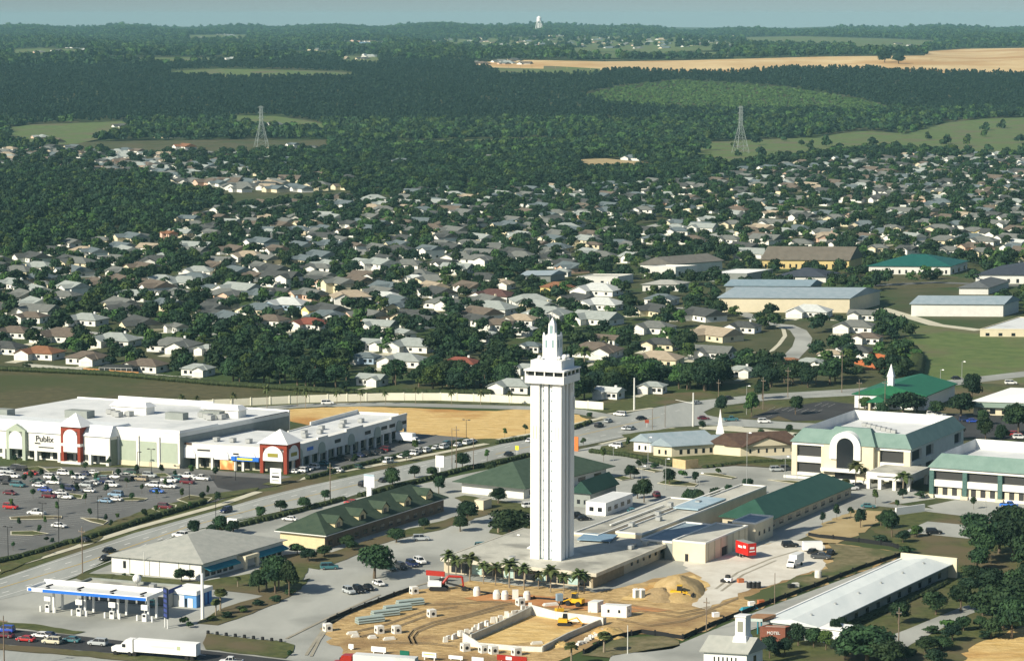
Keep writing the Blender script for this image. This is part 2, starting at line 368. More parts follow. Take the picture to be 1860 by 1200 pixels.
# ruts on the bare ground and the pale lot
RUT = mat('tyre rut', (.24, .17, .09), (.34, .25, .14), .3); RUTP = mat('muddy tyre track', (.30, .27, .2), (.37, .345, .28), .2)
for pts in ([(748,1172),(742,1158),(752,1145),(785,1132),(850,1118),(905,1102),(960,1092)], [(757,1172),(751,1159),(760,1148),(790,1136),(855,1121),(915,1105)], [(770,1100),(830,1098),(890,1094),(930,1095)], [(640,1150),(700,1136),(770,1112),(830,1104)], [(655,1158),(715,1142),(780,1118)], [(1100,1100),(1160,1110),(1230,1122),(1280,1112),(1340,1088)], [(1105,1094),(1165,1104),(1235,1115),(1290,1104)], [(1120,1125),(1180,1138),(1240,1130),(1300,1110)], [(690,1168),(780,1170),(830,1176)]):
    for k in (-2.2, 0): ribbon('wheel_rut', [(x, y+k) for x, y in pts], .55, .215, RUT)
for pts in ([(556,1190),(572,1165),(590,1140),(640,1110),(720,1075),(800,1052)], [(565,1192),(580,1162),(600,1134),(650,1106),(730,1072)], [(520,1160),(600,1120),(690,1080)], [(1300,1070),(1340,1040),(1400,1015),(1450,1000)], [(1310,1074),(1350,1044),(1410,1018)]):
    ribbon('wheel_rut', pts, .8, .175, RUTP)
# lane markings
def dashes(name, pts, n, wl, m, gap=.5, ln=3.0):
    mb = MB(); P_ = [G(*p) for p in pts]; tot = [0]
    for a, b in zip(P_, P_[1:]): tot.append(tot[-1]+(b-a).length)
    k = 0.
    while k < tot[-1]-ln:
        j = max(i for i in range(len(tot)) if tot[i] <= k and i < len(P_)-1)
        d = (P_[j+1]-P_[j]).normalized(); p = P_[j]+d*(k-tot[j]); q = p+d*ln; nn = Vector((-d.y, d.x, 0))*wl/2
        mb.add([(r.x, r.y, .13) for r in (p-nn, q-nn, q+nn, p+nn)], [(0,1,2,3)]); k += ln/gap
    o = link(name, mb.mesh(name, m)); o['kind'] = 'structure'
for pts in ([(-40,1066),(140,1007),(340,946),(480,906),(562,885),(700,856),(884,817),(967,796)], [(-40,1096),(139,1043),(338,965),(625,903),(700,880),(839,850),(967,821),(1220,775)], [(1240,733),(1330,724),(1550,709),(1700,696)]): dashes('road_marking', pts, 0, .3, MARKW, .999)
dashes('road_marking', [(-40,1073),(140,1017),(340,953),(480,913),(700,862),(967,801),(1240,744)], 0, .4, MARKW, .3)
dashes('road_marking', [(-40,1090),(139,1037),(338,961),(625,898),(839,845),(967,815),(1220,768)], 0, .4, MARKW, .3)
dashes('road_marking', [(-40,1080),(140,1026),(340,957),(480,920),(700,868)], 0, .35, MARKY, .999)
dashes('road_marking', [(900,825),(1060,789),(1200,757)], 0, .35, MARKY, .999)
dashes('road_marking', [(-40,1150),(206,1170),(523,1208)], 0, .3, MARKW, .3)
# streets among the houses
for i, (pts, wd, mm) in enumerate([
    ([(1403,589),(1428,591),(1450,600),(1460,614),(1455,630),(1440,645),(1425,662)], 8, ASPH),
    ([(1411,592),(1423,598),(1426,610),(1415,625),(1402,637)], 2, CURB), ([(1345,640),(1395,640),(1402,637)], 1.5, CURB),
    ([(1060,417),(1151,419),(1222,402),(1290,396)], 9, ASPH), ([(1245,440),(1330,420),(1432,400)], 11, ASPH),
    ([(1475,392),(1490,387),(1530,378),(1657,382)], 12, ASPH), ([(1700,352),(1729,344),(1801,311),(1880,303)], 14, ASPH),
    ([(1480,436),(1526,426),(1590,410)], 9, ASPH), ([(350,429),(500,430),(700,436)], 8, ASPH), ([(372,386),(405,378)], 8, ASPH),
    ([(540,339),(603,343)], 9, ASPH), ([(620,552),(700,560),(860,578),(960,565),(1060,556),(1260,560)], 8, ASPH), ([(1260,565),(1330,562),(1403,589)], 8, ASPH),
    ([(0,590),(120,600),(300,618),(440,600),(560,612),(700,652)], 8, ASPH), ([(360,640),(420,655),(470,662)], 6, ASPH), ([(1060,648),(1240,650),(1340,660),(1425,662)], 8, ASPH),
    ([(1020,680),(1080,660),(1150,668),(1260,668)], 3, CURB), ([(1180,497),(1300,500),(1420,520)], 8, ASPD), ([(1560,520),(1700,513),(1880,520)], 10, ASPD),
    ([(1600,560),(1700,590),(1780,600)], 8, CURB), ([(1480,580),(1560,583)], 5, CURB), ([(1190,452),(1290,448),(1380,456)], 5, CURB),
    ([(1500,732),(1420,745),(1380,760)], 8, ASPN)]):
    ribbon('street', pts, wd, .06+.012*(i % 4), mm)
sheet('parking_lot', [(1400,750),(1500,728),(1560,735),(1560,760),(1440,765)], .12, ASPN)
sheet('parking_lot', [(1560,755),(1880,748),(1880,800),(1640,790)], .12, ASPN)
# grass laid over the paving
GR = [[(515,1008),(600,1003),(690,975),(805,945),(870,925),(905,918),(900,930),(800,962),(700,985),(640,1012),(580,1034),(520,1028)],
      [(203,1052),(205,1044),(300,1050),(366,1056),(430,1046),(560,1026),(548,1062),(480,1083),(430,1076),(370,1068),(300,1062)],
      [(358,1132),(395,1108),(480,1082),(540,1058),(560,1050),(548,1070),(505,1095),(430,1124),(392,1136)],
      [(372,1151),(510,1166),(536,1172),(522,1196),(372,1179)], [(-40,1126),(60,1134),(152,1148),(132,1152),(22,1141),(-40,1134)],
      [(-40,1167),(206,1187),(390,1203),(330,1211),(180,1195),(-40,1177)], [(886,968),(900,955),(935,948),(975,950),(975,972),(930,975)],
      [(825,905),(845,900),(965,918),(975,935),(870,926)], [(137,1052),(150,1042),(206,1044),(203,1054),(160,1058)],
      [(0,1032),(100,990),(150,975),(150,985),(100,1003),(0,1043)], [(150,968),(270,925),(380,898),(470,886),(462,893),(400,906),(240,950),(150,978)],
      [(475,880),(560,860),(545,872),(500,884)], [(130,984),(150,975),(190,975),(170,986),(145,990)],
      [(1150,800),(1225,790),(1225,808),(1450,840),(1440,852),(1330,846),(1260,852),(1200,842),(1110,822),(1090,812)],
      [(1130,790),(1225,778),(1300,782),(1440,792),(1440,806),(1150,806)]]
for i, q in enumerate(GR): sheet('grass_verge', q, .17+.012*i, GRASS)
sheet('sandy_verge', [(1270,775),(1330,774),(1445,786),(1450,800),(1380,800),(1290,790)], .2, CURB)
# kerbed planting islands of the car parks
for q in ([(18,940),(60,937),(112,938),(112,942),(60,944),(20,944)], [(147,941),(180,943),(196,947),(188,953),(165,948)], [(212,906),(240,904),(268,906),(262,909),(225,910)], [(276,925),(300,914),(320,918),(318,924),(290,930)], [(322,908),(345,900),(385,905),(375,914),(345,916)], [(20,966),(60,965),(88,970),(60,973),(20,972)], [(120,896),(150,900),(148,906),(128,904)], [(40,850),(70,848),(84,852),(60,858)], [(80,852),(110,850),(116,855),(90,858)], [(160,858),(205,856),(204,862),(170,866)], [(240,862),(300,860),(310,866),(260,868)],
          [(1195,878),(1215,870),(1268,880),(1262,884),(1220,882)], [(1262,860),(1300,860),(1338,868),(1330,870)], [(1150,850),(1180,852),(1205,856),(1190,858)], [(1335,884),(1370,888),(1392,896),(1380,898),(1345,892)], [(1395,872),(1440,874),(1500,880),(1450,880)], [(1110,868),(1130,865),(1150,870),(1130,873)]):
    ribbon('kerb', q+[q[0]], .4, .2, CURB, .12); sheet('planting_island', q, .27, GRASS)
for q in ([(1255,929),(1290,922),(1292,926),(1262,934)], [(1300,916),(1345,908),(1348,911),(1305,921)], [(1345,898),(1375,893),(1376,898),(1350,903)], [(1208,932),(1240,928),(1262,934),(1225,937)]): sheet('mulch_bed', q, .25, MULCH)
# parking bay lines
def bays(poly, u, v, o, rows, n, m, z, gap=17.5, ln=4.8):
    mb = MB(); o = G(*o)
    for k in range(-rows, rows):
        for i in range(-n, n):
            p = o+u*(k*gap)+v*(i*2.7); q = P(p.x, p.y)
            if not inpoly(q[0], q[1], poly): continue
            a = p-u*ln; b = p+u*ln; w_ = v*.07
            mb.add([(r.x, r.y, z) for r in (a-w_, b-w_, b+w_, a+w_)], [(0,1,2,3)])
    o_ = link('bay_lines', mb.mesh('bay_lines', m)); o_['kind'] = 'structure'
UU = Vector((-cos(radians(23)), sin(radians(23)), 0)); VV = Vector((sin(radians(23)), cos(radians(23)), 0))
BAYM = mat('faded bay paint', (.5, .5, .47))
bays([(-10,862),(330,868),(380,900),(240,940),(60,985),(-10,990)], UU, VV, (150,905), 8, 40, BAYM, .1)
bays([(1150,880),(1330,895),(1320,935),(1160,925)], UU, VV, (1230,905), 5, 20, BAYM, .1)
bays([(1390,735),(1520,735),(1480,755),(1400,755)], VV, UU, (1450,745), 5, 20, BAYM, .16)
# right-hand side greens
sheet('grass_field', [(1540,930),(1620,912),(1700,925),(1890,950),(1890,1215),(1300,1215),(1400,1135),(1560,1060),(1650,1008),(1600,970)], .08, GRASS)
sheet('bare_field', [(1465,972),(1500,948),(1550,925),(1628,930),(1600,946),(1550,976),(1500,990)], .12, SANDT)
sheet('parking_lot', [(1641,966),(1685,947),(1790,957),(1775,980)], .14, ASPH)
sheet('parking_lot', [(1684,919),(1735,908),(1890,912),(1890,945),(1700,926)], .14, ASPH)
ribbon('street', [(1570,914),(1640,921),(1750,934),(1880,952)], 5.5, .16, ASPH)
sheet('path', [(1618,1154),(1645,1144),(1750,1101),(1797,1092),(1800,1102),(1760,1116),(1655,1170),(1635,1184)], .14, ASPH)
sheet('sand_field', [(1735,1215),(1770,1168),(1810,1155),(1890,1132),(1890,1215)], .14, SAND)
# construction ground
sheet('construction_ground', [(588,1142),(600,1122),(745,1072),(830,1064),(860,1055),(1085,1075),(1220,1045),(1280,1032),(1330,1000),(1400,985),(1500,985),(1655,1004),(1380,1104),(1235,1162),(1200,1150),(1100,1154),(1060,1185),(1010,1202),(640,1202),(600,1165)], .12, SANDB)
sheet('gravel_lot', [(1228,1012),(1330,995),(1440,982),(1500,990),(1500,1030),(1400,1062),(1340,1078),(1285,1108),(1250,1100),(1290,1062),(1250,1035)], .16, SANDP)
WEEDS = mat('brown weeds', (.10, .095, .04), (.24, .20, .11), .3, c3=(.075, .095, .03), sc3=.05, w3=.54, detail=10)
sheet('weedy_verge', [(1500,986),(1652,1005),(1385,1100),(1350,1090),(1400,1064),(1500,1032),(1515,1008)], .18, WEEDS)
sheet('weedy_verge', [(1060,1190),(1110,1160),(1200,1155),(1240,1165),(1215,1178),(1100,1194)], .2, WEEDS)
sheet('street', [(1100,1215),(1110,1192),(1230,1172),(1382,1108),(1650,1008),(1700,1010),(1400,1132),(1300,1168),(1290,1215)], .2, ASPH)
sheet('sand_pit', [(840,1160),(960,1112),(1100,1120),(1090,1138),(1000,1165),(900,1172)], .2, SAND)
sheet('sand_pit', [(1130,1090),(1180,1060),(1260,1045),(1290,1062),(1250,1092)], .22, SAND)
sheet('sandy_verge', [(850,1088),(900,1078),(1010,1084),(1100,1095),(1240,1110),(1100,1112),(960,1100)], .21, mat('orange clay', (.42, .17, .06), (.52, .26, .10), .2, detail=8))
# far clearings draped over the hills
def band(name, top, bot, m, dz=.5, n=48):
    x0 = max(top[0][0], bot[0][0]); x1 = min(top[-1][0], bot[-1][0])
    v = []; f = []; K = 6
    for i in range(n+1):
        x = x0+(x1-x0)*i/n
        yt = np.interp(x, *zip(*top)); yb = np.interp(x, *zip(*bot))+5
        for k in range(K+1):
            p = GT(x, yb+(yt-yb)*k/K); v.append((p.x, p.y, float(TZ(p.x, p.y))+dz+p.y*.0003))
    for i in range(n):
        for k in range(K):
            a = i*(K+1)+k; f.append((a, a+K+1, a+K+2, a+1))
    mb = MB(); mb.add(v, f); o = link(name, mb.mesh(name, m)); o['kind'] = 'structure'; return o
DIRT = mat('graded orange dirt', (.56, .37, .16), (.70, .53, .28), .012, c3=(.5, .29, .11), sc3=.004, w3=.55, detail=8, stretch=(1, .5, 1))
BANDS = [  # name, top line, bottom line, material (all in photo pixels on the ground)
 ('dirt_field', [(860,116),(950,111),(1100,114),(1240,112),(1500,105),(1700,103),(1880,106)], [(860,119),(940,121),(1100,125),(1240,131),(1330,130),(1450,122),(1600,125),(1700,130),(1880,134)], DIRT),
 ('dirt_field', [(1680,96),(1750,91),(1880,89)], [(1680,99),(1750,100),(1880,101)], DIRT),
 ('meadow', [(310,131),(400,127),(560,130),(640,134)], [(310,134),(400,139),(560,139),(640,139)], FIELDG),
 ('meadow', [(905,121),(1000,122),(1090,127)], [(905,134),(1000,136),(1090,133)], FIELDG),
 ('meadow', [(1350,70),(1450,68),(1600,72),(1700,76)], [(1350,80),(1450,82),(1600,84),(1700,80)], FIELDG),
 ('meadow', [(780,75),(1000,68),(1240,66),(1340,68)], [(780,85),(1000,92),(1240,90),(1340,88)], FIELDG),
 ('meadow', [(620,104),(690,106)], [(620,113),(690,115)], FIELDG),
 ('lake', [(620,77),(700,79)], [(620,84),(700,84)], mat('lake water', (.2, .28, .32), rough=.2)),
 ('meadow', [(15,235),(60,228),(140,226),(230,222)], [(15,262),(60,262),(140,258),(230,240)], FIELDG),
 ('meadow', [(425,212),(500,213),(560,222),(590,228)], [(425,222),(500,232),(560,236),(590,234)], FIELDG),
 ('meadow', [(100,262),(240,258),(420,256),(600,256)], [(100,272),(240,276),(420,276),(600,270)], FIELDO),
 ('meadow', [(700,259),(900,255),(1100,252)], [(700,266),(860,266),(1100,256)], FIELDG),
 ('meadow', [(1260,262),(1400,255),(1480,252),(1560,240),(1650,245),(1720,225),(1790,218),(1880,215)], [(1260,290),(1330,300),(1440,285),(1560,272),(1640,268),(1720,272),(1790,280),(1880,282)], FIELDG),
 ('meadow', [(20,92),(80,90),(160,93)], [(20,100),(80,104),(160,101)], FIELDG), ('meadow', [(200,108),(330,106),(430,109)], [(200,112),(330,114),(430,112)], FIELDG), ('meadow', [(340,66),(450,65)], [(340,72),(450,72)], FIELDG), ('meadow', [(1040,98),(1200,95),(1330,97)], [(1040,102),(1200,103),(1330,101)], FIELDG),
 ('meadow', [(1550,88),(1680,86)], [(1550,92),(1680,91)], FIELDG), ('meadow', [(470,97),(620,95)], [(470,101),(620,101)], FIELDG),
 ('meadow', [(1050,292),(1100,290),(1180,298)], [(1050,303),(1100,306),(1180,306)], SANDT),
]
for nm, tp, bt, mm in BANDS: band(nm, tp, bt, mm)
BPOLY = [tp+bt[::-1] for nm, tp, bt, mm in BANDS]
# ================================================================ BUILDINGS
def windows(root, fr, face, n, a0, a1, z0, z1, frac=.5, off=None, mats=GLASS, name='window', lab=None, frame=False):
    """a row of separate windows; face 'x': on the left-hand wall (x = off), face 'y': on the right-hand wall (y = off)"""
    off = 0 if off is None else off; st = (a1-a0)/n
    for i in range(n):
        c = a0+st*(i+.5); hw = st*frac/2; m = fr.mb()
        if face == 'x': m.box(off-.06, off+.12, c-hw, c+hw, z0, z1)
        else: m.box(c-hw, c+hw, off-.06, off+.12, z0, z1)
        w_ = part(name, m, mats, root)
        if frame:
            q = fr.mb(); t = .14
            for (u0, u1, v0, v1) in ((c-hw-t, c+hw+t, z1, z1+t), (c-hw-t, c+hw+t, z0-t, z0)):
                if face == 'x': q.box(off-.1, off-.003, u0, u1, v0, v1)
                else: q.box(u0, u1, off-.1, off-.003, v0, v1)
            part('frame', q, WHITE, w_)
def shell(fr, root, h, wm, x0=0, x1=None, y0=0, y1=None, name='wall', z0=-.3):
    x1 = fr.Lx if x1 is None else x1; y1 = fr.Ly if y1 is None else y1
    return part(name, fr.mb().box(x0, x1, y0, y1, z0, h), wm, root)
def flatroof(fr, root, h, rm, pm, x0=0, x1=None, y0=0, y1=None, par=.5, t=.35):
    x1 = fr.Lx if x1 is None else x1; y1 = fr.Ly if y1 is None else y1
    part('roof', fr.mb().box(x0+t, x1-t, y0+t, y1-t, h+.01, h+.12), rm, root)
    m = fr.mb()
    m.box(x0-.08, x1+.08, y0-.08, y0+t, h+.003, h+par); m.box(x0-.08, x1+.08, y1-t, y1+.08, h+.003, h+par)
    m.box(x0-.08, x0+t, y0+t, y1-t, h+.003, h+par-.003); m.box(x1-t, x1+.08, y0+t, y1-t, h+.003, h+par-.003)
    part('parapet', m, pm, root)
def ac(fr, root, pts, h, s=1.0):
    for x, y in pts: 
        m = fr.mb().box(x-.9*s, x+.9*s, y-.7*s, y+.7*s, h+.3, h+1.3*s); m.box(x-.7*s, x+.7*s, y-.5*s, y+.5*s, h+.1, h+.3)
        part('rooftop_unit', m, STEEL, root)
def building(name, label, cat, fr, h, wm, rm, roof='flat', hr=2.5, ov=.6, nx=4, ny=4, wz=(1.0, 2.3), axis=None, par=.5, group=None, pm_=None, frac=.45):
    r = thing(name, label, cat, fr.A, group=group); shell(fr, r, h, wm)
    if roof == 'flat': flatroof(fr, r, h, rm, pm_ or wm, par=par)
    elif roof == 'hip': part('roof', fr.mb().hip(-ov, fr.Lx+ov, -ov, fr.Ly+ov, h+.003, hr), rm, r)
    else: part('roof', fr.mb().gable(-ov, fr.Lx+ov, -ov, fr.Ly+ov, h+.003, hr, axis or ('x' if fr.Lx > fr.Ly else 'y')), rm, r)
    if roof == 'gable':
        ax = axis or ('x' if fr.Lx > fr.Ly else 'y'); g = fr.mb()
        if ax == 'x': g.ext([(0, h), (fr.Ly, h), (fr.Ly/2, h+hr*fr.Ly/(fr.Ly+2*ov))], 0.003, fr.Lx-.003, 'x')
        else: g.ext([(0, h), (fr.Lx, h), (fr.Lx/2, h+hr*fr.Lx/(fr.Lx+2*ov))], 0.003, fr.Ly-.003, 'y')
        part('gable', g, wm, r)
    if ny: windows(r, fr, 'x', ny, .5, fr.Ly-.5, wz[0], wz[1], frac)
    if nx: windows(r, fr, 'y', nx, .5, fr.Lx-.5, wz[0], wz[1], frac)
    return r
# ---------------------------------------------------------------- the observation tower
fr = Frame(1019, 1017, 967, 1044, 24, z=4.5); W_ = (fr.Lx+fr.Ly)/2; fr.Lx = fr.Ly = W_
T = thing('observation_tower', 'very tall white fluted observation tower with windowed gallery and stepped spire', 'tower', fr.A)
zt = fr.h(697)
part('core', fr.mb().box(.85, W_-.85, .85, W_-.85, 4.2, zt), mat('pale blue tower wall', (.33, .47, .5), rough=.7), T)
m = fr.mb(); p = W_*.29
for x0, x1 in ((0, p), (W_-p, W_)):
    for y0, y1 in ((0, p), (W_-p, W_)): part('corner_pier', fr.mb().box(x0, x1, y0, y1, 4.2, zt), BWHITE, T)
c0, c1 = W_*.44, W_*.56
for a in ((.12, .9, c0, c1), (W_-.9, W_-.12, c0, c1)): part('centre_rib', fr.mb().box(*a, 4.2, zt), BWHITE, T)
for a in ((c0, c1, .12, .9), (c0, c1, W_-.9, W_-.12)): part('centre_rib', fr.mb().box(*a, 4.2, zt), BWHITE, T)
m = fr.mb(); n = 17
for u in (W_*.365, W_*.635):
    part('shaft_strip', fr.mb().box(.6, .9, u-.25, u+.25, 4.6, zt), BWHITE, T); part('shaft_strip', fr.mb().box(u-.25, u+.25, .6, .9, 4.6, zt), BWHITE, T)
    for k in range(n):
        z = 6.6+(zt-9)*k/(n-1); m.box(.56, .7, u-.25, u-.02, z, z+.45); m.box(u+.02, u+.25, .56, .7, z, z+.45)
part('stair_window', m, mat('tower stair window', (.2, .3, .32), rough=.3), T)
m = fr.mb(); zs = fr.h(800)
for u in (W_*.1, W_*.2, W_*.8, W_*.9): m.box(-.03, .1, u-.07, u+.07, zs, zs+3.6)
part('wall_slot', m, mat('ochre slot', (.4, .34, .18)), T)
for x, y, dz_ in ((W_-.5, -.35, 8), (W_-1.5, -.3, 3)):
    part('antenna_panel', fr.mb().box(x-.25, x+.25, y, y+.3, zt-dz_, zt-dz_+3.6), LAMPW, T)
o_ = 1.15; z1 = fr.h(685.5, -o_, -o_); z2 = fr.h(677, -o_, -o_)
part('gallery_parapet', fr.mb().frus(-o_, W_+o_, -o_, W_+o_, zt-.1, z1, 0), BWHITE, T)
part('gallery_room', fr.mb().box(-o_+.7, W_+o_-.7, -o_+.7, W_+o_-.7, z1, z2+.05), GLASS, T)
m = fr.mb()
for u in np.linspace(-o_+.15, W_+o_-.15, 5):
    for q in ((-o_+.05, -o_+.3, u-.15, u+.15), (W_+o_-.3, W_+o_-.05, u-.15, u+.15)): m.box(*q, z1, z2+.02)
    for q in ((u-.15, u+.15, -o_+.06, -o_+.31), (u-.15, u+.15, W_+o_-.31, W_+o_-.06)): m.box(*q, z1-.002, z2+.018)
part('gallery_mullion', m, BWHITE, T)
part('gallery_roof', fr.mb().box(-o_-.25, W_+o_+.25, -o_-.25, W_+o_+.25, z2, z2+.45), BWHITE, T)
z3 = fr.h(656.5)
part('upper_block', fr.mb().box(.05, W_-.05, .05, W_-.05, z2+.45, z3), BWHITE, T)
c = W_/2; q = 2.05; z4 = z3+6.4
part('lantern', fr.mb().box(c-q, c+q, c-q, c+q, z3-.1, z4), BWHITE, T)
for u in (c-.95, c+.95):
    part('window', fr.mb().box(c-q-.05, c-q+.1, u-.28, u+.28, z4-3.2, z4-1.1), mat('tower window', (.25, .36, .38), rough=.3), T)
    part('window', fr.mb().box(u-.28, u+.28, c-q-.05, c-q+.1, z4-3.2, z4-1.1), MC['tower window'], T)
for a in (-1, 1):
    for b in (-1, 1): part('pinnacle', fr.mb().frus(c+a*1.75-.3, c+a*1.75+.3, c+b*1.75-.3, c+b*1.75+.3, z4, z4+.9, .2), BWHITE, T)
part('spire', fr.mb().frus(c-.95, c+.95, c-.95, c+.95, z4, z4+3.1, .12), BWHITE, T); part('spire_cap', fr.mb().frus(c-.85, c+.85, c-.85, c+.85, z4+3.1, z4+4.7, .78), BWHITE, T)
part('window', fr.mb().box(c-1.0, c-.8, c-.4, c+.4, z4+.5, z4+2.7), MC['tower window'], T)
part('antenna', fr.mb().cyl(c, c, z4+4.5, z4+7.2, .07).cyl(c-.8, c+.6, z4+3, z4+6.3, .05).cyl(c+.9, c-.6, z4+3, z4+6, .05).box(c-.06, c+.06, c-.1, c+2.4, z4+5.6, z4+5.75), STEEL, T)
for x, y, r in ((.9, 1.0, .55), (3.6, .6, .8), (6.4, .9, .6), (1.0, 6.8, .55)):
    part('dish', fr.mb().sph(x, y, z3+.75, r, n=10, k=6), LAMPW, T)
TOWER = fr
# ---------------------------------------------------------------- flat roofed hall round the tower foot
fr = Frame(1083, 1071, 800, 1221, 27)
r = thing('hall', 'low flat gravel roofed hall spread around the foot of the white tower behind the palms', 'building', fr.A)
h = 3.9
part('wall', fr.mb().box(2, fr.Lx, 2, fr.Ly, -.3, h-.4), BEIGE, r)
part('roof', fr.mb().box(.4, fr.Lx-.1, .4, fr.Ly-.4, h+.3, h+.42), ROOFG, r)
m = fr.mb(); m.box(0, fr.Lx, 0, .4, h-.4, h+.55); m.box(0, fr.Lx, fr.Ly-.4, fr.Ly, h-.4, h+.55); m.box(0, .4, .4, fr.Ly-.4, h-.4, h+.547); m.box(.4, fr.Lx-.1, .4, fr.Ly-.4, h-.4, h+.3)
part('fascia', m, mat('buff fascia', (.62, .58, .48), (.5, .47, .38), .6), r)
n = 13
for i in range(n):
    y = 3+(fr.Ly-5)*i/n
    part('shop_window', fr.mb().box(1.9, 2.2, y, y+1.9*(fr.Ly-5)/n/2.1, .4, 3.1), [GLASS, mat('pale window display', (.34, .5, .46), (.5, .62, .56), 1.2)][i % 3 == 1], r)
part('brick_end_wall', fr.mb().box(1.4, fr.Lx*.42, 1.6, 2.1, -.2, h-.4), mat('tan brown wall', (.25, .2, .13), (.34, .28, .18), .7), r)
windows(r, fr, 'y', 6, fr.Lx*.5, fr.Lx-1, 1.6, 2.5, .3, off=1.95)
ac(fr, r, [(fr.Lx*.7, 6), (fr.Lx*.78, 7), (fr.Lx*.86, 5), (6, fr.Ly*.6)], h+.3)
part('roof_hatch', fr.mb().gable(fr.Lx*.5-2, fr.Lx*.5+2, fr.Ly*.62, fr.Ly*.62+3, h+.4, .9), BWHITE, r)
HALL = fr
fr = Frame(1086, 1004, 1040, 1260, 28)
# ---------------------------------------------------------------- flat roofed halls behind the tower
h = 4.8
r = thing('hall', 'cream hall with painted mural wall and gravel roof right behind the tower', 'building', fr.A); shell(fr, r, h, BEIGE); flatroof(fr, r, h, ROOFG, WHITE)
m = fr.mb().box(-.1, -.003, .4, fr.Ly-.3, .2, h-.5); part('mural', m, mat('sea mural', (.62, .72, .68), (.08, .38, .36), .35, detail=6), r, 'painted mural in white and sea green')
fr = Frame(1166, 1004, 1118, 1392, 28); h = 5.1
r = thing('hall', 'long cream flat roofed hall between tower and green metal roof', 'building', fr.A); shell(fr, r, h, CREAM); flatroof(fr, r, h, ROOFG, WHITE)
windows(r, fr, 'x', 3, 1, fr.Ly-1, .3, 2.2, .25); ac(fr, r, [(10, 8), (22, 5), (30, 9), (45, 12), (52, 6)], h)
part('roof_tarp', fr.mb().box(fr.Lx*.45, fr.Lx*.68, 1, 9, h+.5, h+.9), SKYB, r, 'light blue metal roof panel')
part('roof_ledge', fr.mb().box(fr.Lx*.5, fr.Lx*.9, 10, 10.6, h+.1, h+.4).box(fr.Lx*.1, fr.Lx*.5, 14, 14.6, h+.1, h+.4), WHITE, r)
fr = Frame(1281, 1023, 1164, 1358, 28); h = 5.4
r = thing('hall', 'cream flat roofed hall with grey recessed porch beside the red trailer', 'building', fr.A)
yb = fr.yat(1222)
part('wall', fr.mb().box(0, fr.Lx, 0, yb, -.3, h).box(4, fr.Lx, yb, fr.Ly, -.3, h-.6).box(0, 4, fr.Ly-5, fr.Ly, -.3, h-.6).box(0, 4, yb+.003, yb+2.5, -.3, h-.6).box(0, 4, yb+2.5, fr.Ly-5, h-1.6, h-.6), CREAM, r)
part('porch_wall', fr.mb().box(-.06, -.003, yb+.1, yb+2.4, 0, h-.7).box(-.06, -.003, fr.Ly-4.9, fr.Ly-.1, 0, h-.7).box(3.9, 3.99, yb+2.5, fr.Ly-5, 0, h-1.6), GREYW, r)
flatroof(fr, r, h, ROOFG, WHITE, y1=yb); flatroof(fr, r, h-.6, mat('blue tinted roof', (.2, .27, .32), (.3, .37, .42), .2), WHITE, y0=yb+.2)
part('window', fr.mb().box(-.06, .1, fr.Ly-3.5, fr.Ly-1.5, 1.8, 2.7), GLASS, r); part('door', fr.mb().box(-.06, .1, yb*.52, yb*.52+1, 0, 2.2), DARK, r)
part('loading_door', fr.mb().box(fr.Lx*.38, fr.Lx*.52, -.06, .1, 0, 2.6), DARK, r)
m = fr.mb()
for i in range(7): m.box(fr.Lx*(i+.5)/7-.15, fr.Lx*(i+.5)/7+.15, -.15, -.003, 0, h)
part('buttress', m, BEIGE, r)
fr = Frame(1372, 987, 1330, 1404, 28); h = 5.6
r = thing('hall', 'cream flat roofed block at the far right end of the halls above red trailer', 'building', fr.A); shell(fr, r, h, CREAM); flatroof(fr, r, h, mat('blue tinted roof', (.3,.3,.3)), WHITE); windows(r, fr, 'y', 3, 1, fr.Lx-1, 2, 3.2, .3)
A = G(1085, 1012); b = Frame(1108, 1014, 1048, 1122, 15)
r = thing('walkway_canopy', 'blue flat walkway canopy just right of the tower foot', 'canopy', b.A); part('canopy_roof', b.mb().box(0, b.Lx, 0, b.Ly, 4.8, 5.1), mat('blue canopy', (.16, .27, .38), (.22, .33, .43), .4), r)
for u in (.3, b.Ly-.3): part('post', b.mb().cyl(.4, u, -.3, 4.8, .12), LAMPW, r)
# ---------------------------------------------------------------- supermarket
fr = Frame(327, 851, -70, 527, 23, 33); h = heightat(fr.A, 782)
M_ = thing('supermarket', 'big white flat roofed supermarket with red entrance tower and lettered front at left edge', 'shop', fr.A)
shell(fr, M_, h-.9, WHITE)
part('roof', fr.mb().box(.5, fr.Lx-.5, .5, fr.Ly-.5, h-.8, h-.6), ROOFW, M_)
L3 = fr.Lx/3
m = fr.mb(); m.box(-.1, .5, -.1, fr.Ly, h-.9, h); m.box(fr.Lx-.5, fr.Lx+.1, 0, fr.Ly, h-.9, h-.2); m.box(fr.Lx-.6, fr.Lx+.15, fr.Ly*.35, fr.Ly*.8, h-.2, h+1.1)
for k in range(3): m.box(L3*k+(.5 if k == 0 else 0), L3*(k+1)-(.5 if k == 2 else 0), -.1, .5, h-.9, h-.003-.5*k)
part('parapet', m, BWHITE, M_)
part('side_wall', fr.mb().box(0, fr.Lx-.5, -.06, -.003, .2, h-2.2), GREYW, M_)
ya, yb = 0, fr.yat(214)
part('cream_base', fr.mb().box(-.25, -.02, ya, yb, 0, 1.6), CREAM, M_)
n = 3; st = (yb-ya)/n
for i in range(n):
    part('wall_panel', fr.mb().box(-.12, -.02, ya+st*i+.9, ya+st*(i+1)-.9, 1.6, h*.66), SAGE, M_)
    part('pilaster', fr.mb().box(-.5, -.02, ya+st*(i+1)-.6, ya+st*(i+1)+.3, 0, h*.8), WHITE, M_)
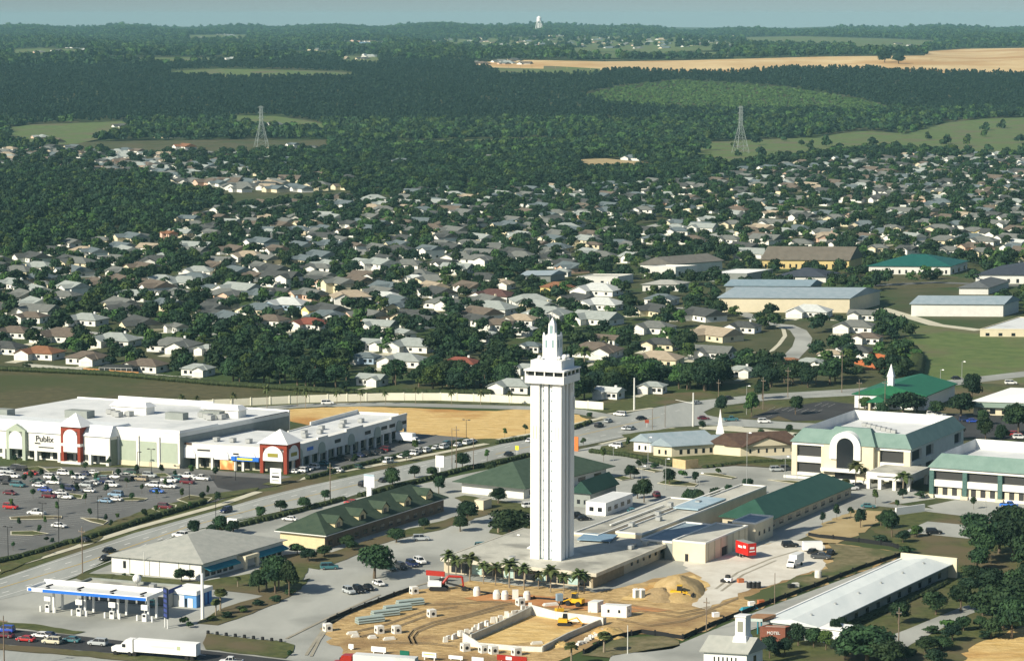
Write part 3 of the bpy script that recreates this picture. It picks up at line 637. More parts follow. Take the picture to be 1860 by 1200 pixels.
for (x, y, a, b_, c_) in ((.25, .55, 9, 4, 2.2), (.55, .1, 8, 3, 2), (.42, .2, 7, 3, 2), (.12, .85, 10, 4, 2.2)):
    X, Y = fr.Lx*x, fr.Ly*y; part('rooftop_unit', fr.mb().box(X, X+b_, Y, Y+a, h-.6, h+c_-.2), GREYW, M_)
for (x, y) in ((.52, .42), (.62, .05)):
    X, Y = fr.Lx*x, fr.Ly*y; m = fr.mb().box(X, X+4.5, Y, Y+14, h-.6, h+2)
    ph = part('penthouse', m, WHITE, M_); part('penthouse_roof', fr.mb().frus(X-.5, X+5, Y-.5, Y+14.5, h+2, h+3.6, 1.4), BWHITE, M_)
    ac(fr, M_, [(X-5, Y+3), (X-5.5, Y+8), (X-8, Y+5), (X-3, Y+12)], h-.6, 1.4)
# projecting entrance block
e = Frame(200, 846, -70, 214, 23, 33); dv = e.A-fr.A
def off(frm, dv):
    f2 = Frame.__new__(Frame); f2.__dict__.update(frm.__dict__); t0 = frm.t
    f2.t = lambda x, y, z: tuple(a+b for a, b in zip(Frame.t(frm, x, y, z), dv)); return f2
E = off(e, dv); he = heightat(e.A, 794); D_ = 13.5
part('entrance_block', E.mb().box(2.8, D_, 0, e.Ly, -.3, he).box(0, 2.8, 0, e.Ly, he*.34, he-.003), WHITE, M_)
part('block_end_wall', E.mb().box(.5, D_-.5, -.08, -.003, .2, he-1), mat('olive grey wall', (.2, .23, .19)), M_)
part('mansard_roof', E.mb().frus(-.5, D_+.5, -.5, e.Ly, he, he+3.4, 3.2, 1.2), mat('white standing seam roof', (.66, .69, .70), (.74, .77, .78), .8), M_)
for px in (8, 66, 108, 164, 196): part('column', E.mb().box(-.25, .9, e.yat(px)-.55, e.yat(px)+.55, -.2, he*.36), WHITE, M_)
a0, a1 = e.yat(190), e.yat(0)
windows(M_, E, 'x', 9, a0, a1, .5, he*.3, .75, off=2.75, name='shop_window')
# red entrance tower
c0_, c1_ = e.yat(152), e.yat(117); m = E.mb(); tw = c0_, c1_
ht = heightat(e.A, 778)
m.box(-1.6, -.05, c1_-1.1, c1_, -.2, ht); m.box(-1.6, -.05, c0_, c0_+1.1, -.2, ht); m.box(-1.6, -.05, c0_+1.1, c1_-1.1, ht-1.6, ht); m.box(-.05, 4, c0_, c1_, he, ht)
part('entrance_tower', m, REDP, M_, 'brick red entrance tower')
part('arch_panel', E.mb().arch('x', (c0_+c1_)/2, he*.42, c1_-c0_-2.2, ht-he*.42-.9, -1.75, 1.6), BWHITE, M_)
part('band', E.mb().box(-1.7, 0, c0_-.1, c0_+1.2, he*.62, he*.72).box(-1.7, 0, c1_-1.2, c1_+.1, he*.62, he*.72).box(-1.72, -.05, c0_-.12, c1_+.12, -.1, .8), WHITE, M_)
part('pyramid_roof', E.mb().frus(-2.3, 5, c0_-.9, c1_+.9, ht, ht+4.4, 3.6, (c1_-c0_+1.8)/2-.05), BWHITE, M_)
# sage gable arch
g0, g1 = e.yat(51), e.yat(17); cg = (g0+g1)/2
part('gable_arch', E.mb().ext([(g0, -.1), (g0+1.2, -.1), (g0+1.2, he), (g1-1.2, he), (g1-1.2, -.1), (g1, -.1), (g1, he+.4), (cg, he+2.6), (g0, he+.4)], -1.3, -.05, 'x'), SAGE, M_)
part('arch_panel', E.mb().arch('x', cg, he*.4, g1-g0-2.2, he*.62, -1.4, 1.3), BWHITE, M_)
ang = math.atan2(-e.U.y, -e.U.x)
p_ = e.w(-.12, e.yat(82), 0)-fr.A
text('sign_lettering', 'Publix', 2.9, DARK, M_, (p_.x, p_.y, he*.78), (pi/2, 0, ang), .08)
part('sign_bar', E.mb().box(-.1, -.01, e.yat(98), e.yat(71), he*.475, he*.51).box(-.1, -.01, e.yat(74), e.yat(64), he*.6, he*.64), DARK, M_)
p_ = e.w(-.12, e.yat(9)-2, 0)-fr.A
# ---------------------------------------------------------------- strip of shops
s = Frame(519, 860, 322, 739, 19, 26); hs = heightat(s.A, 814)
r = thing('shop_row', 'long white flat roofed row of small shops with arcade and red corner tower', 'shops', s.A)
D2 = 19
part('wall', s.mb().box(3, s.Lx, 3, D2, -.3, hs-.5).box(3, s.Lx*.42, D2, s.Ly, -.3, hs-.51), mat('shop front cream', (.5, .47, .36)), r)
part('arcade', s.mb().box(0, s.Lx, 0, 3, hs*.47, hs).box(0, 3, 3, s.Ly, hs*.46, hs-.003), WHITE, r)
part('roof', s.mb().box(3, s.Lx-.4, 3, D2, hs-.45, hs-.3).box(3, s.Lx*.42, D2, s.Ly-.3, hs-.45, hs-.31), ROOFW, r)
part('parapet', s.mb().box(s.Lx*.48, s.Lx*.62, -.12, .5, hs, hs+.9).box(s.Lx*.25, s.Lx*.33, -.15, .5, hs, hs+.7).box(s.Lx*.86, s.Lx+.1, -.15, .5, hs, hs+.8).box(s.Lx-.4, s.Lx, 3, D2, hs-.5, hs+.5).box(s.Lx*.6, s.Lx, D2-.3, D2+.1, hs-.4, hs+1.2).box(s.Lx*.42, s.Lx*.6, D2-.3, D2+.1, hs-.4, hs+.1), WHITE, r)
for k in range(15):
    x = 6+(s.Lx-6)*k/14-.4; part('column', s.mb().box(x-.35, x+.35, .05, .75, -.2, hs*.47), WHITE, r)
windows(r, s, 'y', 13, 5, s.Lx-1, .4, hs*.44, .7, off=2.95, name='shop_window')
for f0 in (.1, .28, .52, .74, .93):
    x = s.Lx*f0; part('arch_panel', s.mb().arch('y', x, hs*.42, 4.4, hs*.45, -.3, .25), mat('grey green stucco', (.40, .44, .38)), r)
for f0, c_ in ((.19, BLUE), (.41, DARK), (.66, DARK), (.8, DARK), (.87, DARK), (.97, DARK)):
    x = s.Lx*f0; part('shop_sign', s.mb().box(x-2, x+2, -.12, -.01, hs*.66, hs*.8), c_, r)
ya = s.yat(475); yb = s.yat(322)
for px in (474, 441, 427, 385, 358, 326): part('column', s.mb().box(.02, .7, s.yat(px)-.4, s.yat(px)+.4, -.2, hs*.46), WHITE, r)
windows(r, s, 'x', 6, ya, yb-1, .4, hs*.42, .6, off=2.95, name='shop_window')
for px, w_ in ((403, 5.2), (341, 6), (452, 5)): part('arch_panel', s.mb().arch('x', s.yat(px), hs*.42, w_, hs*.42, -.3, .28), BWHITE, r)
a0, a1 = s.yat(472), s.yat(422)
part('shop_sign', s.mb().box(-.75, -.02, a0, a1, hs*.42, hs*.58), BLUE, r, 'bright blue shop sign with yellow lettering')
part('sign_stripe', s.mb().box(-.8, -.76, a0+2.2, a1-2.2, hs*.46, hs*.54), mat('sign yellow', (.8, .7, .05)), r)
part('wall_poster', s.mb().box(-.1, -.02, s.yat(425), s.yat(400), .3, hs*.4), mat('colour blocks', (.8, .25, .08), (.75, .72, .3), .5, detail=0), r)
part('sign_lettering', s.mb().box(-.08, -.01, s.yat(382), s.yat(359), hs*.72, hs*.78).box(-.08, -.01, s.yat(434), s.yat(424), hs*.64, hs*.7), DARK, r)
part('sign_lettering', s.mb().box(-.1, -.02, s.yat(349), s.yat(328), hs*.93, hs*1.02), BROWNR, r)
# red corner tower
zt_ = heightat(s.A, 806); t_ = s.yat(475)
m = s.mb()
for x in (-1, 6.6):
    for y in (-1, t_-1.2): m.box(x, x+1.2, y, y+1.2, -.2, zt_)
m.box(.2, 6.6, -1, 0, zt_-1.6, zt_-.003); m.box(-1, 0, .2, t_-1.2, zt_-1.6, zt_-.003); m.box(0, 6.6, 0, t_, hs, zt_)
part('corner_tower', m, REDP, r, 'brick red corner tower')
part('arch_panel', s.mb().arch('x', t_/2-.4, zt_*.42, t_-1.6, zt_*.5, -1.15, 1), BWHITE, r); part('arch_panel', s.mb().arch('y', 3.4, zt_*.42, 6.2, zt_*.5, -1.15, 1), BWHITE, r)
part('shop_sign', s.mb().box(-1.3, -1.17, t_/2-2.2, t_/2+1.4, zt_*.56, zt_*.68).box(1.4, 5.2, -1.3, -1.17, zt_*.56, zt_*.68), mat('olive sign', (.3, .27, .05)), r)
part('pyramid_roof', s.mb().frus(-1.8, 8.6, -1.8, t_+.6, zt_, zt_+4.3, 5, (t_+2.4)/2-.1), BWHITE, r)
ac(s, r, [(s.Lx*f0, 7+(i % 2)*4) for i, f0 in enumerate((.15, .22, .3, .38, .42, .52, .6, .7, .76))]+[(8, s.Ly*f0) for f0 in (.3, .45, .6, .75)], hs-.3, 1.15)
SHOP = s
# ---------------------------------------------------------------- offices
def office(fr, r, hm=4.3, ins=3.4):
    h = fr.hh
    part('wall', fr.mb().box(.8, fr.Lx, .8, fr.Ly, -.3, h-.6), mat('dark office wall', (.05, .05, .05)), r)  # near-black wall, showing as ribbon windows between the spandrels
    m = fr.mb().box(0, fr.Lx, 0, fr.Ly, h-1.0, h); part('eave_band', m, WHITE, r)
    X, Y = fr.Lx+.6, fr.Ly+.6; a = -.6; z0, z1 = h, h+hm; i = ins
    vs = [(a,a,z0),(X,a,z0),(X,Y,z0),(a,Y,z0),(a+i,a+i,z1),(X-i,a+i,z1),(X-i,Y-i,z1),(a+i,Y-i,z1),(a+i+.3,a+i+.3,z1-3.2),(X-i-.3,a+i+.3,z1-3.2),(X-i-.3,Y-i-.3,z1-3.2),(a+i+.3,Y-i-.3,z1-3.2)]
    part('mansard_roof', fr.mb().add(vs, [(0,1,5,4),(1,2,6,5),(2,3,7,6),(3,0,4,7)]), TEALR, r)
    part('flat_roof', fr.mb().add(vs, [(8,9,10,11),(4,5,9,8),(5,6,10,9),(6,7,11,10),(7,4,8,11)]), ROOFW, r)
def bands(fr, r, face, a0, a1, zs):
    """pale spandrels between dark ribbon windows, with piers at both ends"""
    for z0, z1 in zs:
        m = fr.mb(); (m.box(-.05, .8, a0, a1, z0, z1) if face == 'x' else m.box(a0, a1, -.05, .8, z0, z1)); part('spandrel', m, WHITE, r)
fr = Frame(1653, 877, 1438, 1749, 25, 28); fr.hh = fr.h(815.5); h = fr.hh
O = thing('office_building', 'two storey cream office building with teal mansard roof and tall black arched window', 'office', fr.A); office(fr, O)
yl = fr.Ly; b0, b1 = fr.yat(1590), fr.yat(1500)
for a0, a1 in ((0, 2.2), (b0-1.4, b0), (b1, b1+1.6), (yl-1.8, yl)): part('pier', fr.mb().box(-.25, .85, a0, a1, -.2, h-1.0), CREAM, O)
bands(fr, O, 'x', 2.2, b0-1.4, [(-.2, h*.12), (h*.40, h*.56)]); bands(fr, O, 'x', b1+1.6, yl-1.8, [(-.2, h*.1), (h*.4, h*.58)])
for a0, a1 in ((0, 1.2), (fr.Lx*.2, fr.Lx*.28), (fr.Lx*.42, fr.Lx*.82), (fr.Lx*.95, fr.Lx)): part('pier', fr.mb().box(a0+.01, a1, -.06, .8, -.2, h-1.0), WHITE, O)
bands(fr, O, 'y', 1.2, fr.Lx*.95, [(-.2, h*.12), (h*.42, h*.6)])
# arched centre bay
part('centre_bay', fr.mb().box(-2.2, .8, b0, b1, -.2, h+.3), CREAM, O)
cb = fr.yat(1540); ra = 5.2; za = h+.6
part('arch_ring', fr.mb().arch('x', cb, h*.6, ra*2, za+ra-h*.6-1.2, -2.9, 4.5, 20), BWHITE, O)
part('arched_window', fr.mb().arch('x', cb, h*.30, 5.7, za+2.1-h*.3, -2.98, .2, 16), GLASS, O)
part('bay_roof', fr.mb().frus(-2.6, 7, b0-.8, b1+.8, h+.31, h+5.6, 4.1, 3.2), TEALR, O)
part('balcony', fr.mb().box(-4.2, -2.2, b0+3.5, b1+.3, h*.2+.4, h*.34), WHITE, O)
part('entrance_door', fr.mb().box(-2.35, -2.1, cb-3.4, cb+3.6, 0, h*.2), GLASS, O)
part('planter_wall', fr.mb().box(-7, -6.6, b0, yl, 0, .9), WHITE, O)
ac(fr, O, [(fr.Lx*.45+i*1.9, fr.Ly*.35+i*2.4) for i in range(7)], h+.9, 1.1)
# portico
pf = Frame(1653, 893, 1573, 1687, 25, 28); P_ = off(pf, pf.A-fr.A); hp = heightat(pf.A, 862)
part('portico_roof', P_.mb().box(0, pf.Lx, 0, pf.Ly, hp-2.2, hp), WHITE, O); part('portico_top', P_.mb().box(.4, pf.Lx-.4, .4, pf.Ly-.4, hp+.003, hp+.06), ROOFG, O)
for x in (.1, pf.Lx-1.2):
    for y in (.1, pf.Ly*.33, pf.Ly*.66, pf.Ly-1.2): part('portico_column', P_.mb().box(x, x+1.1, y, y+1.1, -.2, hp-2.2), WHITE, O)
part('sign_lettering', P_.mb().box(-.08, 0, pf.Ly*.2, pf.Ly*.75, hp-1.4, hp-1.1), DARK, O)
fr = Frame(1925, 921, 1688, 1990, 26, 28); fr.hh = fr.h(865); h = fr.hh
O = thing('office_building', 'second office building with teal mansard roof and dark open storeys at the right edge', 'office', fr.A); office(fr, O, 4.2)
bands(fr, O, 'x', 0, fr.Ly, [(-.2, h*.1), (h*.38, h*.6)])
for px in (1692, 1752, 1816, 1880): y = fr.yat(px); part('column', fr.mb().box(-.35, .85, y-.7, y+.7, -.2, h-1.0), mat('dark teal tiled column', (.06, .12, .11), (.09, .17, .15), 1.5), O)
for px in (1690, 1752, 1816): y = fr.yat(px); part('column_base', fr.mb().box(-.9, .9, y-1.2, y+1.2, -.2, 1.1), CREAM, O)
m = fr.mb()
for y in np.linspace(4, fr.Ly-4, 12): m.box(.7, .85, y, y+1.4, .2, h*.34)
part('ground_floor_panel', m, CREAM, O)
b = Frame(1628, 936, 1622, 1680, 28, 55)
r = thing('ramp_wall', 'white sloping ramp wall between the two teal roofed offices', 'wall', b.A); part('panel', b.mb().box(0, b.Lx, 0, .4, 0, 2.4), BWHITE, r); part('rail', b.mb().box(0, b.Lx, 3, 3.2, 0, 1.1), WHITE, r)
# ---------------------------------------------------------------- green roofed building behind the tower
fr = Frame(951, 906, 839, 1101, 31, 34)
r = building('green_roof_building', 'wide low white building with big dark green hip roof directly behind the tower', 'building', fr, 3.6, WHITE, mat('mid green shingle roof', (.045,.075,.05), (.065,.10,.068), .5), 'hip', 5.6, 2.2, 5, 0)
fr = Frame(1072, 922, 1042, 1119, 27)
r = building('gabled_wing', 'steep dark green gabled wing beside the white office trailer', 'building', fr, 4.4, GREYW, mat('deep green roof', (.018, .055, .042), (.025, .07, .052), .4), 'gable', 3.6, .8, 3, 2, axis='x')
fr = Frame(1100, 937, 1064, 1149, 27)
r = building('office_trailer', 'white boxy office trailer with two square windows behind the tower', 'trailer', fr, 3.9, BWHITE, ROOFW, 'flat', par=.15, nx=4, ny=2, wz=(1.2, 2.5), frac=.5)
fr = Frame(1394, 966, 1312, 1546, 28)
r = building('long_green_roof_building', 'long low building under a plain green metal roof right of the car park', 'building', fr, 3.4, BEIGE, GREENR, 'hip', 4.6, 1.0, 10, 3)
# ---------------------------------------------------------------- dormered row, awning building
fr = Frame(590, 998, 509, 806, 28); h = 4.3
r = building('dormered_building', 'long cream building with dark green shingle roof and a row of dormers', 'building', fr, h, mat('buff stucco', (.66, .56, .34), (.58, .49, .3), .6), DGREENR, 'hip', 4.6, 1.1, 14, 0)
part('fascia', fr.mb().box(-1.2, fr.Lx+1.2, -1.2, fr.Ly+1.2, h-.25, h), WHITE, r)
part('brick_band', fr.mb().box(.1, fr.Lx-.1, -.04, -.003, .1, h-.4), mat('brown patchwork brick', (.14, .11, .085), (.22, .16, .11), .35), r)
for i in range(5):
    x = fr.Lx*(.12+.19*i); y = 2.2; z = h+.6
    q = part('dormer', fr.mb().ext([(x-2, z), (x+2, z), (x+2, z+1.8), (x, z+3.3), (x-2, z+1.8)], y-1.8, y+5, 'y'), mat('buff stucco', (.6,.5,.3)), r)
    part('dormer_roof', fr.mb().ext([(x-2.4, z+1.6), (x, z+3.35), (x+2.4, z+1.6), (x+2.4, z+1.8), (x, z+3.6), (x-2.4, z+1.8)], y-2.2, y+5.4, 'y'), DGREENR, q)
    part('dormer_window', fr.mb().box(x-.8, x+.8, y-1.86, y-1.7, z+.3, z+1.7), GLASS, q)
fr = Frame(366, 1053, 203, 514, 23, 30); h = heightat(fr.A, 1023)
r = thing('grey_hip_roof_building', 'white walled building with wide light grey hip roof and teal awnings above the petrol station', 'building', fr.A)
shell(fr, r, h, WHITE); part('roof', fr.mb().hip(-.9, fr.Lx+.6, -1.2, fr.Ly+.9, h+.003, 4.4), GREYR, r)
part('small_window', fr.mb().box(-.06, .1, fr.yat(224), fr.yat(224)-.9, 1.4, 3.4), GLASS, r)
m = fr.mb()
for px in (236, 290, 325, 345): m.box(-.09, -.003, fr.yat(px)-.08, fr.yat(px)+.08, 0, h)
part('wall_joint', m, GREYW, r)
for a0, a1 in ((.02, .4), (.62, 1.0)):
    part('awning', fr.mb().add([(fr.Lx*a0, -.05, 3.3), (fr.Lx*a1, -.05, 3.3), (fr.Lx*a1, -1.9, 2.5), (fr.Lx*a0, -1.9, 2.5), (fr.Lx*a0, -1.9, 2.1), (fr.Lx*a1, -1.9, 2.1)], [(0,1,2,3),(3,2,5,4)]), TEALA, r)
    windows(r, fr, 'y', 5, fr.Lx*a0+.5, fr.Lx*a1-.4, .6, 2.5, .7)
part('entrance', fr.mb().box(fr.Lx*.43, fr.Lx*.6, -2.6, 0, 2.9, 3.8).box(fr.Lx*.43, fr.Lx*.455, -2.5, -1.9, 0, 2.9).box(fr.Lx*.575, fr.Lx*.6, -2.5, -1.9, 0, 2.9), CREAM, r)
# ---------------------------------------------------------------- petrol station
fr = Frame(267, 1131, 50, 297, 21); h = heightat(fr.A, 1084)
r = thing('fuel_canopy', 'long flat white petrol station canopy with bright blue front edge', 'canopy', fr.A)
part('canopy_deck', fr.mb().box(.25, fr.Lx-.25, .25, fr.Ly-.25, h-.9, h-.6), ROOFW, r)
part('fascia', fr.mb().box(0, .25, 0, fr.Ly, h-.95, h).box(fr.Lx-.25, fr.Lx, 0, fr.Ly, h-.95, h+.5).box(.25, fr.Lx-.25, 0, .25, h-.95, h-.003).box(.25, fr.Lx-.25, fr.Ly-.25, fr.Ly, h-.95, h-.003), BWHITE, r)
part('fascia_stripe', fr.mb().box(-.06, -.003, 0.2, fr.yat(78), h-.98, h-.22), BLUE, r, 'bright blue stripe along the front')
part('fascia_logo', fr.mb().box(-.08, -.003, fr.yat(58), fr.yat(52), h-.85, h-.15), BLUE, r)
for i, px in enumerate((90, 147, 207, 262)):
    y = fr.yat(px)
    for x in (2.2, fr.Lx-2.2): part('column', fr.mb().box(x-.25, x+.25, y-.25, y+.25, -.2, h-.9), LAMPW, r)
    part('deck_beam', fr.mb().box(1, fr.Lx*.4, y+1.8, y+2.1, h-.58, h-.3).box(fr.Lx*.5, fr.Lx-1.2, y+3.2, y+3.5, h-.58, h-.3), DARK, r)
for px, py, lab in ((87, 1111, 'leftmost white fuel pump under the blue edged canopy'), (144, 1118, 'second white fuel pump from the left under the canopy'), (204, 1123, 'third white fuel pump from the left under the canopy'), (263, 1128, 'rightmost white fuel pump under the blue edged canopy')):
    b = Frame(px, py, px-1, px+1, 21)
    k = thing('fuel_pump', lab, 'fuel pump', b.A, group='fuel pumps under the canopy')
    m = b.mb(); part('pump_body', m.box(-.4, .4, -.6, .6, 0, 2.0), LAMPW, k)
    part('pump_topper', b.mb().box(-.25, .25, -.9, .9, 2.9, 4.2), BWHITE, k); part('post', b.mb().box(-.12, .12, -.12, .12, 2, 2.9), STEEL, k)
    part('display', b.mb().box(-.46, -.41, -.4, .4, 1.2, 1.8), GLASS, k)
    for yy in (-2.1, 2.1): part('bollard', b.mb().cyl(0, yy, 0, 1.5, .28), LAMPW, k)
fr = Frame(306, 1104, 140, 330, 21); h = 4
r = thing('station_shop', 'flat roofed petrol station shop behind the blue and white canopy', 'shop', fr.A); shell(fr, r, h, mat('grey shop wall', (.35, .36, .35))); flatroof(fr, r, h, ROOFG, GREYW, par=.7)
windows(r, fr, 'x', 9, 1, fr.Ly-1, .4, 2.8, .8, name='shop_window'); ac(fr, r, [(3, 6)], h)
part('roof_edge', fr.mb().box(0, fr.Lx, -.2, -.08, h-.3, h+.8), mat('navy trim', (.03, .05, .2)), r)
q = part('satellite_dish', fr.mb().sph(4, fr.Ly*.42, h+2.1, 1.15, n=12, k=8), LAMPW, r); part('mast', fr.mb().cyl(4, fr.Ly*.42, h, h+1.5, .15), STEEL, q)
fr = Frame(357, 1104, 313, 385, 24); h = 4.4
r = thing('car_wash', 'small blue and white car wash right of the petrol station canopy', 'car wash', fr.A); shell(fr, r, h-1.1, mat('mid blue wall', (.12, .3, .6))); part('fascia', fr.mb().box(-.3, fr.Lx+.2, -.2, fr.Ly+.3, h-1.1, h), BWHITE, r)
part('wall_panel', fr.mb().box(-.1, -.003, fr.Ly*.5, fr.Ly*.98, 0, h-1.4), WHITE, r); part('door', fr.mb().box(-.12, -.003, fr.Ly*.15, fr.Ly*.35, 0, 2.4), WHITE, r); windows(r, fr, 'x', 1, fr.Ly*.38, fr.Ly*.48, 0, 2.3, .9)
for u in (.25, .5, .75): part('stripe', fr.mb().box(fr.Lx*u-.3, fr.Lx*u+.3, -.08, -.003, 0, h-1.2), mat('dark blue', (.02, .05, .22)), r)
# ---------------------------------------------------------------- church school by the junction
for (ax, ay, xl, xr, lb, wm) in ((1220,831,1187,1330,'cream school wing with faded blue grey gabled roof facing the car park', CREAM), (1183,823,1151,1292,'white gabled school wing behind its twin nearest the main road', WHITE)):
    fr = Frame(ax, ay, xl, xr, 28, 68); h = 3.8; r = thing('school_building', lb, 'building', fr.A)
    shell(fr, r, h, wm); part('roof', fr.mb().gable(-.8, fr.Lx+.8, -.8, fr.Ly+.8, h, 2.6, 'x'), BLUER, r)
    part('gable', fr.mb().ext([(0, h), (fr.Ly, h), (fr.Ly/2, h+2.3)], .003, fr.Lx-.003, 'x'), WHITE, r); windows(r, fr, 'y', 7, 2, fr.Lx-1, 1, 2.6, .35); windows(r, fr, 'x', 2, 1, fr.Ly-1, 1, 2.5, .3)
fr = Frame(1345, 830, 1292, 1450, 28, 74)
r = thing('church_hall', 'cream church hall with dark brown roof and small white steeple', 'church', fr.A); h = 3.9; shell(fr, r, h, CREAM)
part('roof', fr.mb().gable(-.8, fr.Lx+.8, -.8, fr.Ly+.8, h, 3.8, 'x'), BROWNR, r); part('gable', fr.mb().ext([(0, h), (fr.Ly, h), (fr.Ly/2, h+3.4)], .003, fr.Lx-.003, 'x'), CREAM, r)
gx = fr.xat(1386); part('cross_gable', fr.mb().ext([(gx-8, h-.2), (gx+8, h-.2), (gx, h+2.6)], -1.2, fr.Ly/2, 'y'), CREAM, r)
part('cross_gable_roof', fr.mb().ext([(gx-9, h-.4), (gx-9, h), (gx, h+3.2), (gx+9, h), (gx+9, h-.4), (gx, h+2.7)], -1.8, fr.Ly/2, 'y'), BROWNR, r)
windows(r, fr, 'y', 6, 2, fr.Lx-1, 1.2, 2.6, .22)
q = G(1308, 785, 5); q = q-fr.A; m = MB(); m.frus(q.x-1.4, q.x+1.4, q.y-1.4, q.y+1.4, 4.6, 7.2, .5); m.frus(q.x-.8, q.x+.8, q.y-.8, q.y+.8, 7.2, 13.2, .75); part('steeple', m, BWHITE, r)
# green roofed church on the right
fr = Frame(1679, 745, 1552, 1734, 14, 26); h = heightat(fr.A, 720)
r = thing('church', 'white church with bright green gabled roof, porch and pointed white steeple', 'church', fr.A); shell(fr, r, h, BWHITE)
hr = 3.6; L = fr.Lx
part('roof', fr.mb().gable(-.6, L+.6, -1, fr.Ly+1, h, hr, 'x', .3), mat('bright green metal roof', (.018, .13, .062), (.025, .16, .078), .4, rough=.45), r)
part('gable', fr.mb().ext([(0, h), (fr.Ly, h), (fr.Ly/2, h+hr*.9)], -.4, L, 'x'), BWHITE, r); windows(r, fr, 'x', 6, 1, fr.Ly-1, .5, 2.8, .3)
yc = fr.yat(1607); pw = 4.2
part('porch_roof', fr.mb().gable(-9, 0, yc-pw, yc+pw, h*.66, 2.4, 'x', .3), MC['bright green metal roof'], r); part('porch_gable', fr.mb().ext([(yc-pw+.6, h*.66), (yc+pw-.6, h*.66), (yc, h*.66+2.1)], -8.9, -.5, 'x'), CREAM, r)
for y in (yc-pw+.6, yc+pw-1.4): part('porch_column', fr.mb().box(-8.6, -7.8, y, y+.8, 0, h*.72), CREAM, r)
zb = h+hr*.7; y = fr.Ly/2
part('steeple', fr.mb().box(.5, 2.7, y-1.1, y+1.1, zb, zb+4.6).frus(.3, 2.9, y-1.3, y+1.3, zb+4.6, zb+9.5, 1.25), BWHITE, r)
fr = Frame(1925, 758, 1768, 1990, 12, 30)
building('clinic', 'cream clinic with white flat roof and green awning band at the right edge', 'building', fr, 5.2, CREAM, BWHITE, 'hip', 1.8, .8, 4, 7, wz=(.6, 2.6))
part('awning_band', fr.mb().box(-1.5, -.01, 0, fr.Ly, 3.2, 4.9), mat('grey green awning', (.25, .33, .28)), bpy.data.objects['clinic'])
# ---------------------------------------------------------------- motel and chapel
fr = Frame(1480, 1165, 1397, 1722, 29, 30); h = 3.6
r = thing('motel', 'very long low motel wing with plain white roof ending in a cream plate wall', 'motel', fr.A); shell(fr, r, h, GREYW)
part('roof', fr.mb().gable(-.5, fr.Lx, -1.2, fr.Ly+1.2, h, 1.1, 'x', .25), mat('white painted roof', (.58, .63, .63), (.68, .72, .71), .2, stretch=(1, .2, 1, -.5)), r)
part('end_plate', fr.mb().box(fr.Lx, fr.Lx+.6, -2.4, fr.Ly+1.6, -.3, h+1.9), mat('cream end plate', (.68, .62, .45)), r)
part('edge_trim', fr.mb().box(-.5, fr.Lx, fr.Ly+1.2, fr.Ly+1.7, h-.1, h+.5), BWHITE, r)
for i in range(12): x = fr.Lx*(i+.6)/12.5; part('window', fr.mb().box(x-1, x+1, -.06, .1, 1.0, 2.4), GLASS, r)
for i in range(6): x = fr.Lx*(i+.5)/6; part('roof_vent', fr.mb().cyl(x, fr.Ly*.35, h+.6, h+1.5, .3), STEEL, r)
part('porch_wing', fr.mb().box(-.4, 6, -9, -1.3, h-.1, h+.25).box(0, 6, -6.5, -1.3, -.2, h-.1), BWHITE, r)
fr = Frame(1426, 1170, 1380, 1436, 10, 40); h = 3.9
r = thing('motel_lobby', 'brick red motel lobby with white MOTEL lettering and flat carport', 'motel lobby', fr.A); shell(fr, r, h, BRICK); flatroof(fr, r, h, ROOFG, BRICK, par=.3)
ang = math.atan2(-fr.U.y, -fr.U.x); p_ = Vector(fr.t(-.1, fr.Ly*.45, 0))
text('sign_lettering', 'MOTEL', 1.0, BWHITE, r, (p_.x, p_.y, h*.7), (pi/2, 0, ang), .08)
cf = Frame(1385, 1160, 1350, 1409, 10, 35); C_ = off(cf, cf.A-fr.A)
part('carport_roof', C_.mb().box(0, cf.Lx, 0, cf.Ly, 4.3, 5.0), mat('rust brown roof', (.3, .16, .08), (.38, .22, .12), .5), r)
part('carport_fascia', C_.mb().box(-.1, -.003, 0, cf.Ly, 4.3, 5.0), mat('faded turquoise', (.35, .48, .45), (.6, .66, .62), .8), r)
for x in (.3, cf.Lx-.5):
    for y in (.4, cf.Ly-.6): part('carport_post', C_.mb().box(x, x+.25, y, y+.25, -.2, 4.3), TEALA, r)
fr = Frame(1356, 1222, 1278, 1385, 14, 35); h = heightat(fr.A, 1187)
r = thing('chapel', 'small white chapel with grey roof and square cupola at the bottom edge', 'chapel', fr.A)
shell(fr, r, h, BWHITE); k = fr.Lx/2
part('roof', fr.mb().gable(-.7, fr.Lx+.7, -.7, fr.Ly+.7, h, 3.0, 'y'), GREYR, r); part('gable', fr.mb().ext([(0, h), (fr.Lx, h), (k, h+2.7)], .003, fr.Ly-.003, 'y'), BLUEW, r)
windows(r, fr, 'x', 6, fr.Ly*.2, fr.Ly*.8, h-2.6, h-1.0, .3); windows(r, fr, 'y', 1, k-1, k+1, h-2.8, h-1, .6)
y = fr.Ly*.28
q = part('cupola', fr.mb().frus(k-1.7, k+1.7, y-1.7, y+1.7, h+1.6, h+3.6, .3).box(k-1.2, k+1.2, y-1.2, y+1.2, h+3.6, h+8), BWHITE, r); part('cupola_roof', fr.mb().box(k-1.4, k+1.4, y-1.4, y+1.4, h+8, h+8.4), LAMPW, q); part('louvre', fr.mb().box(k-1.28, k-1.1, y-.6, y+.6, h+4.6, h+7), mat('olive grey louvre', (.3, .3, .24)), q)  # louvre in one plain olive grey, darker than the cupola
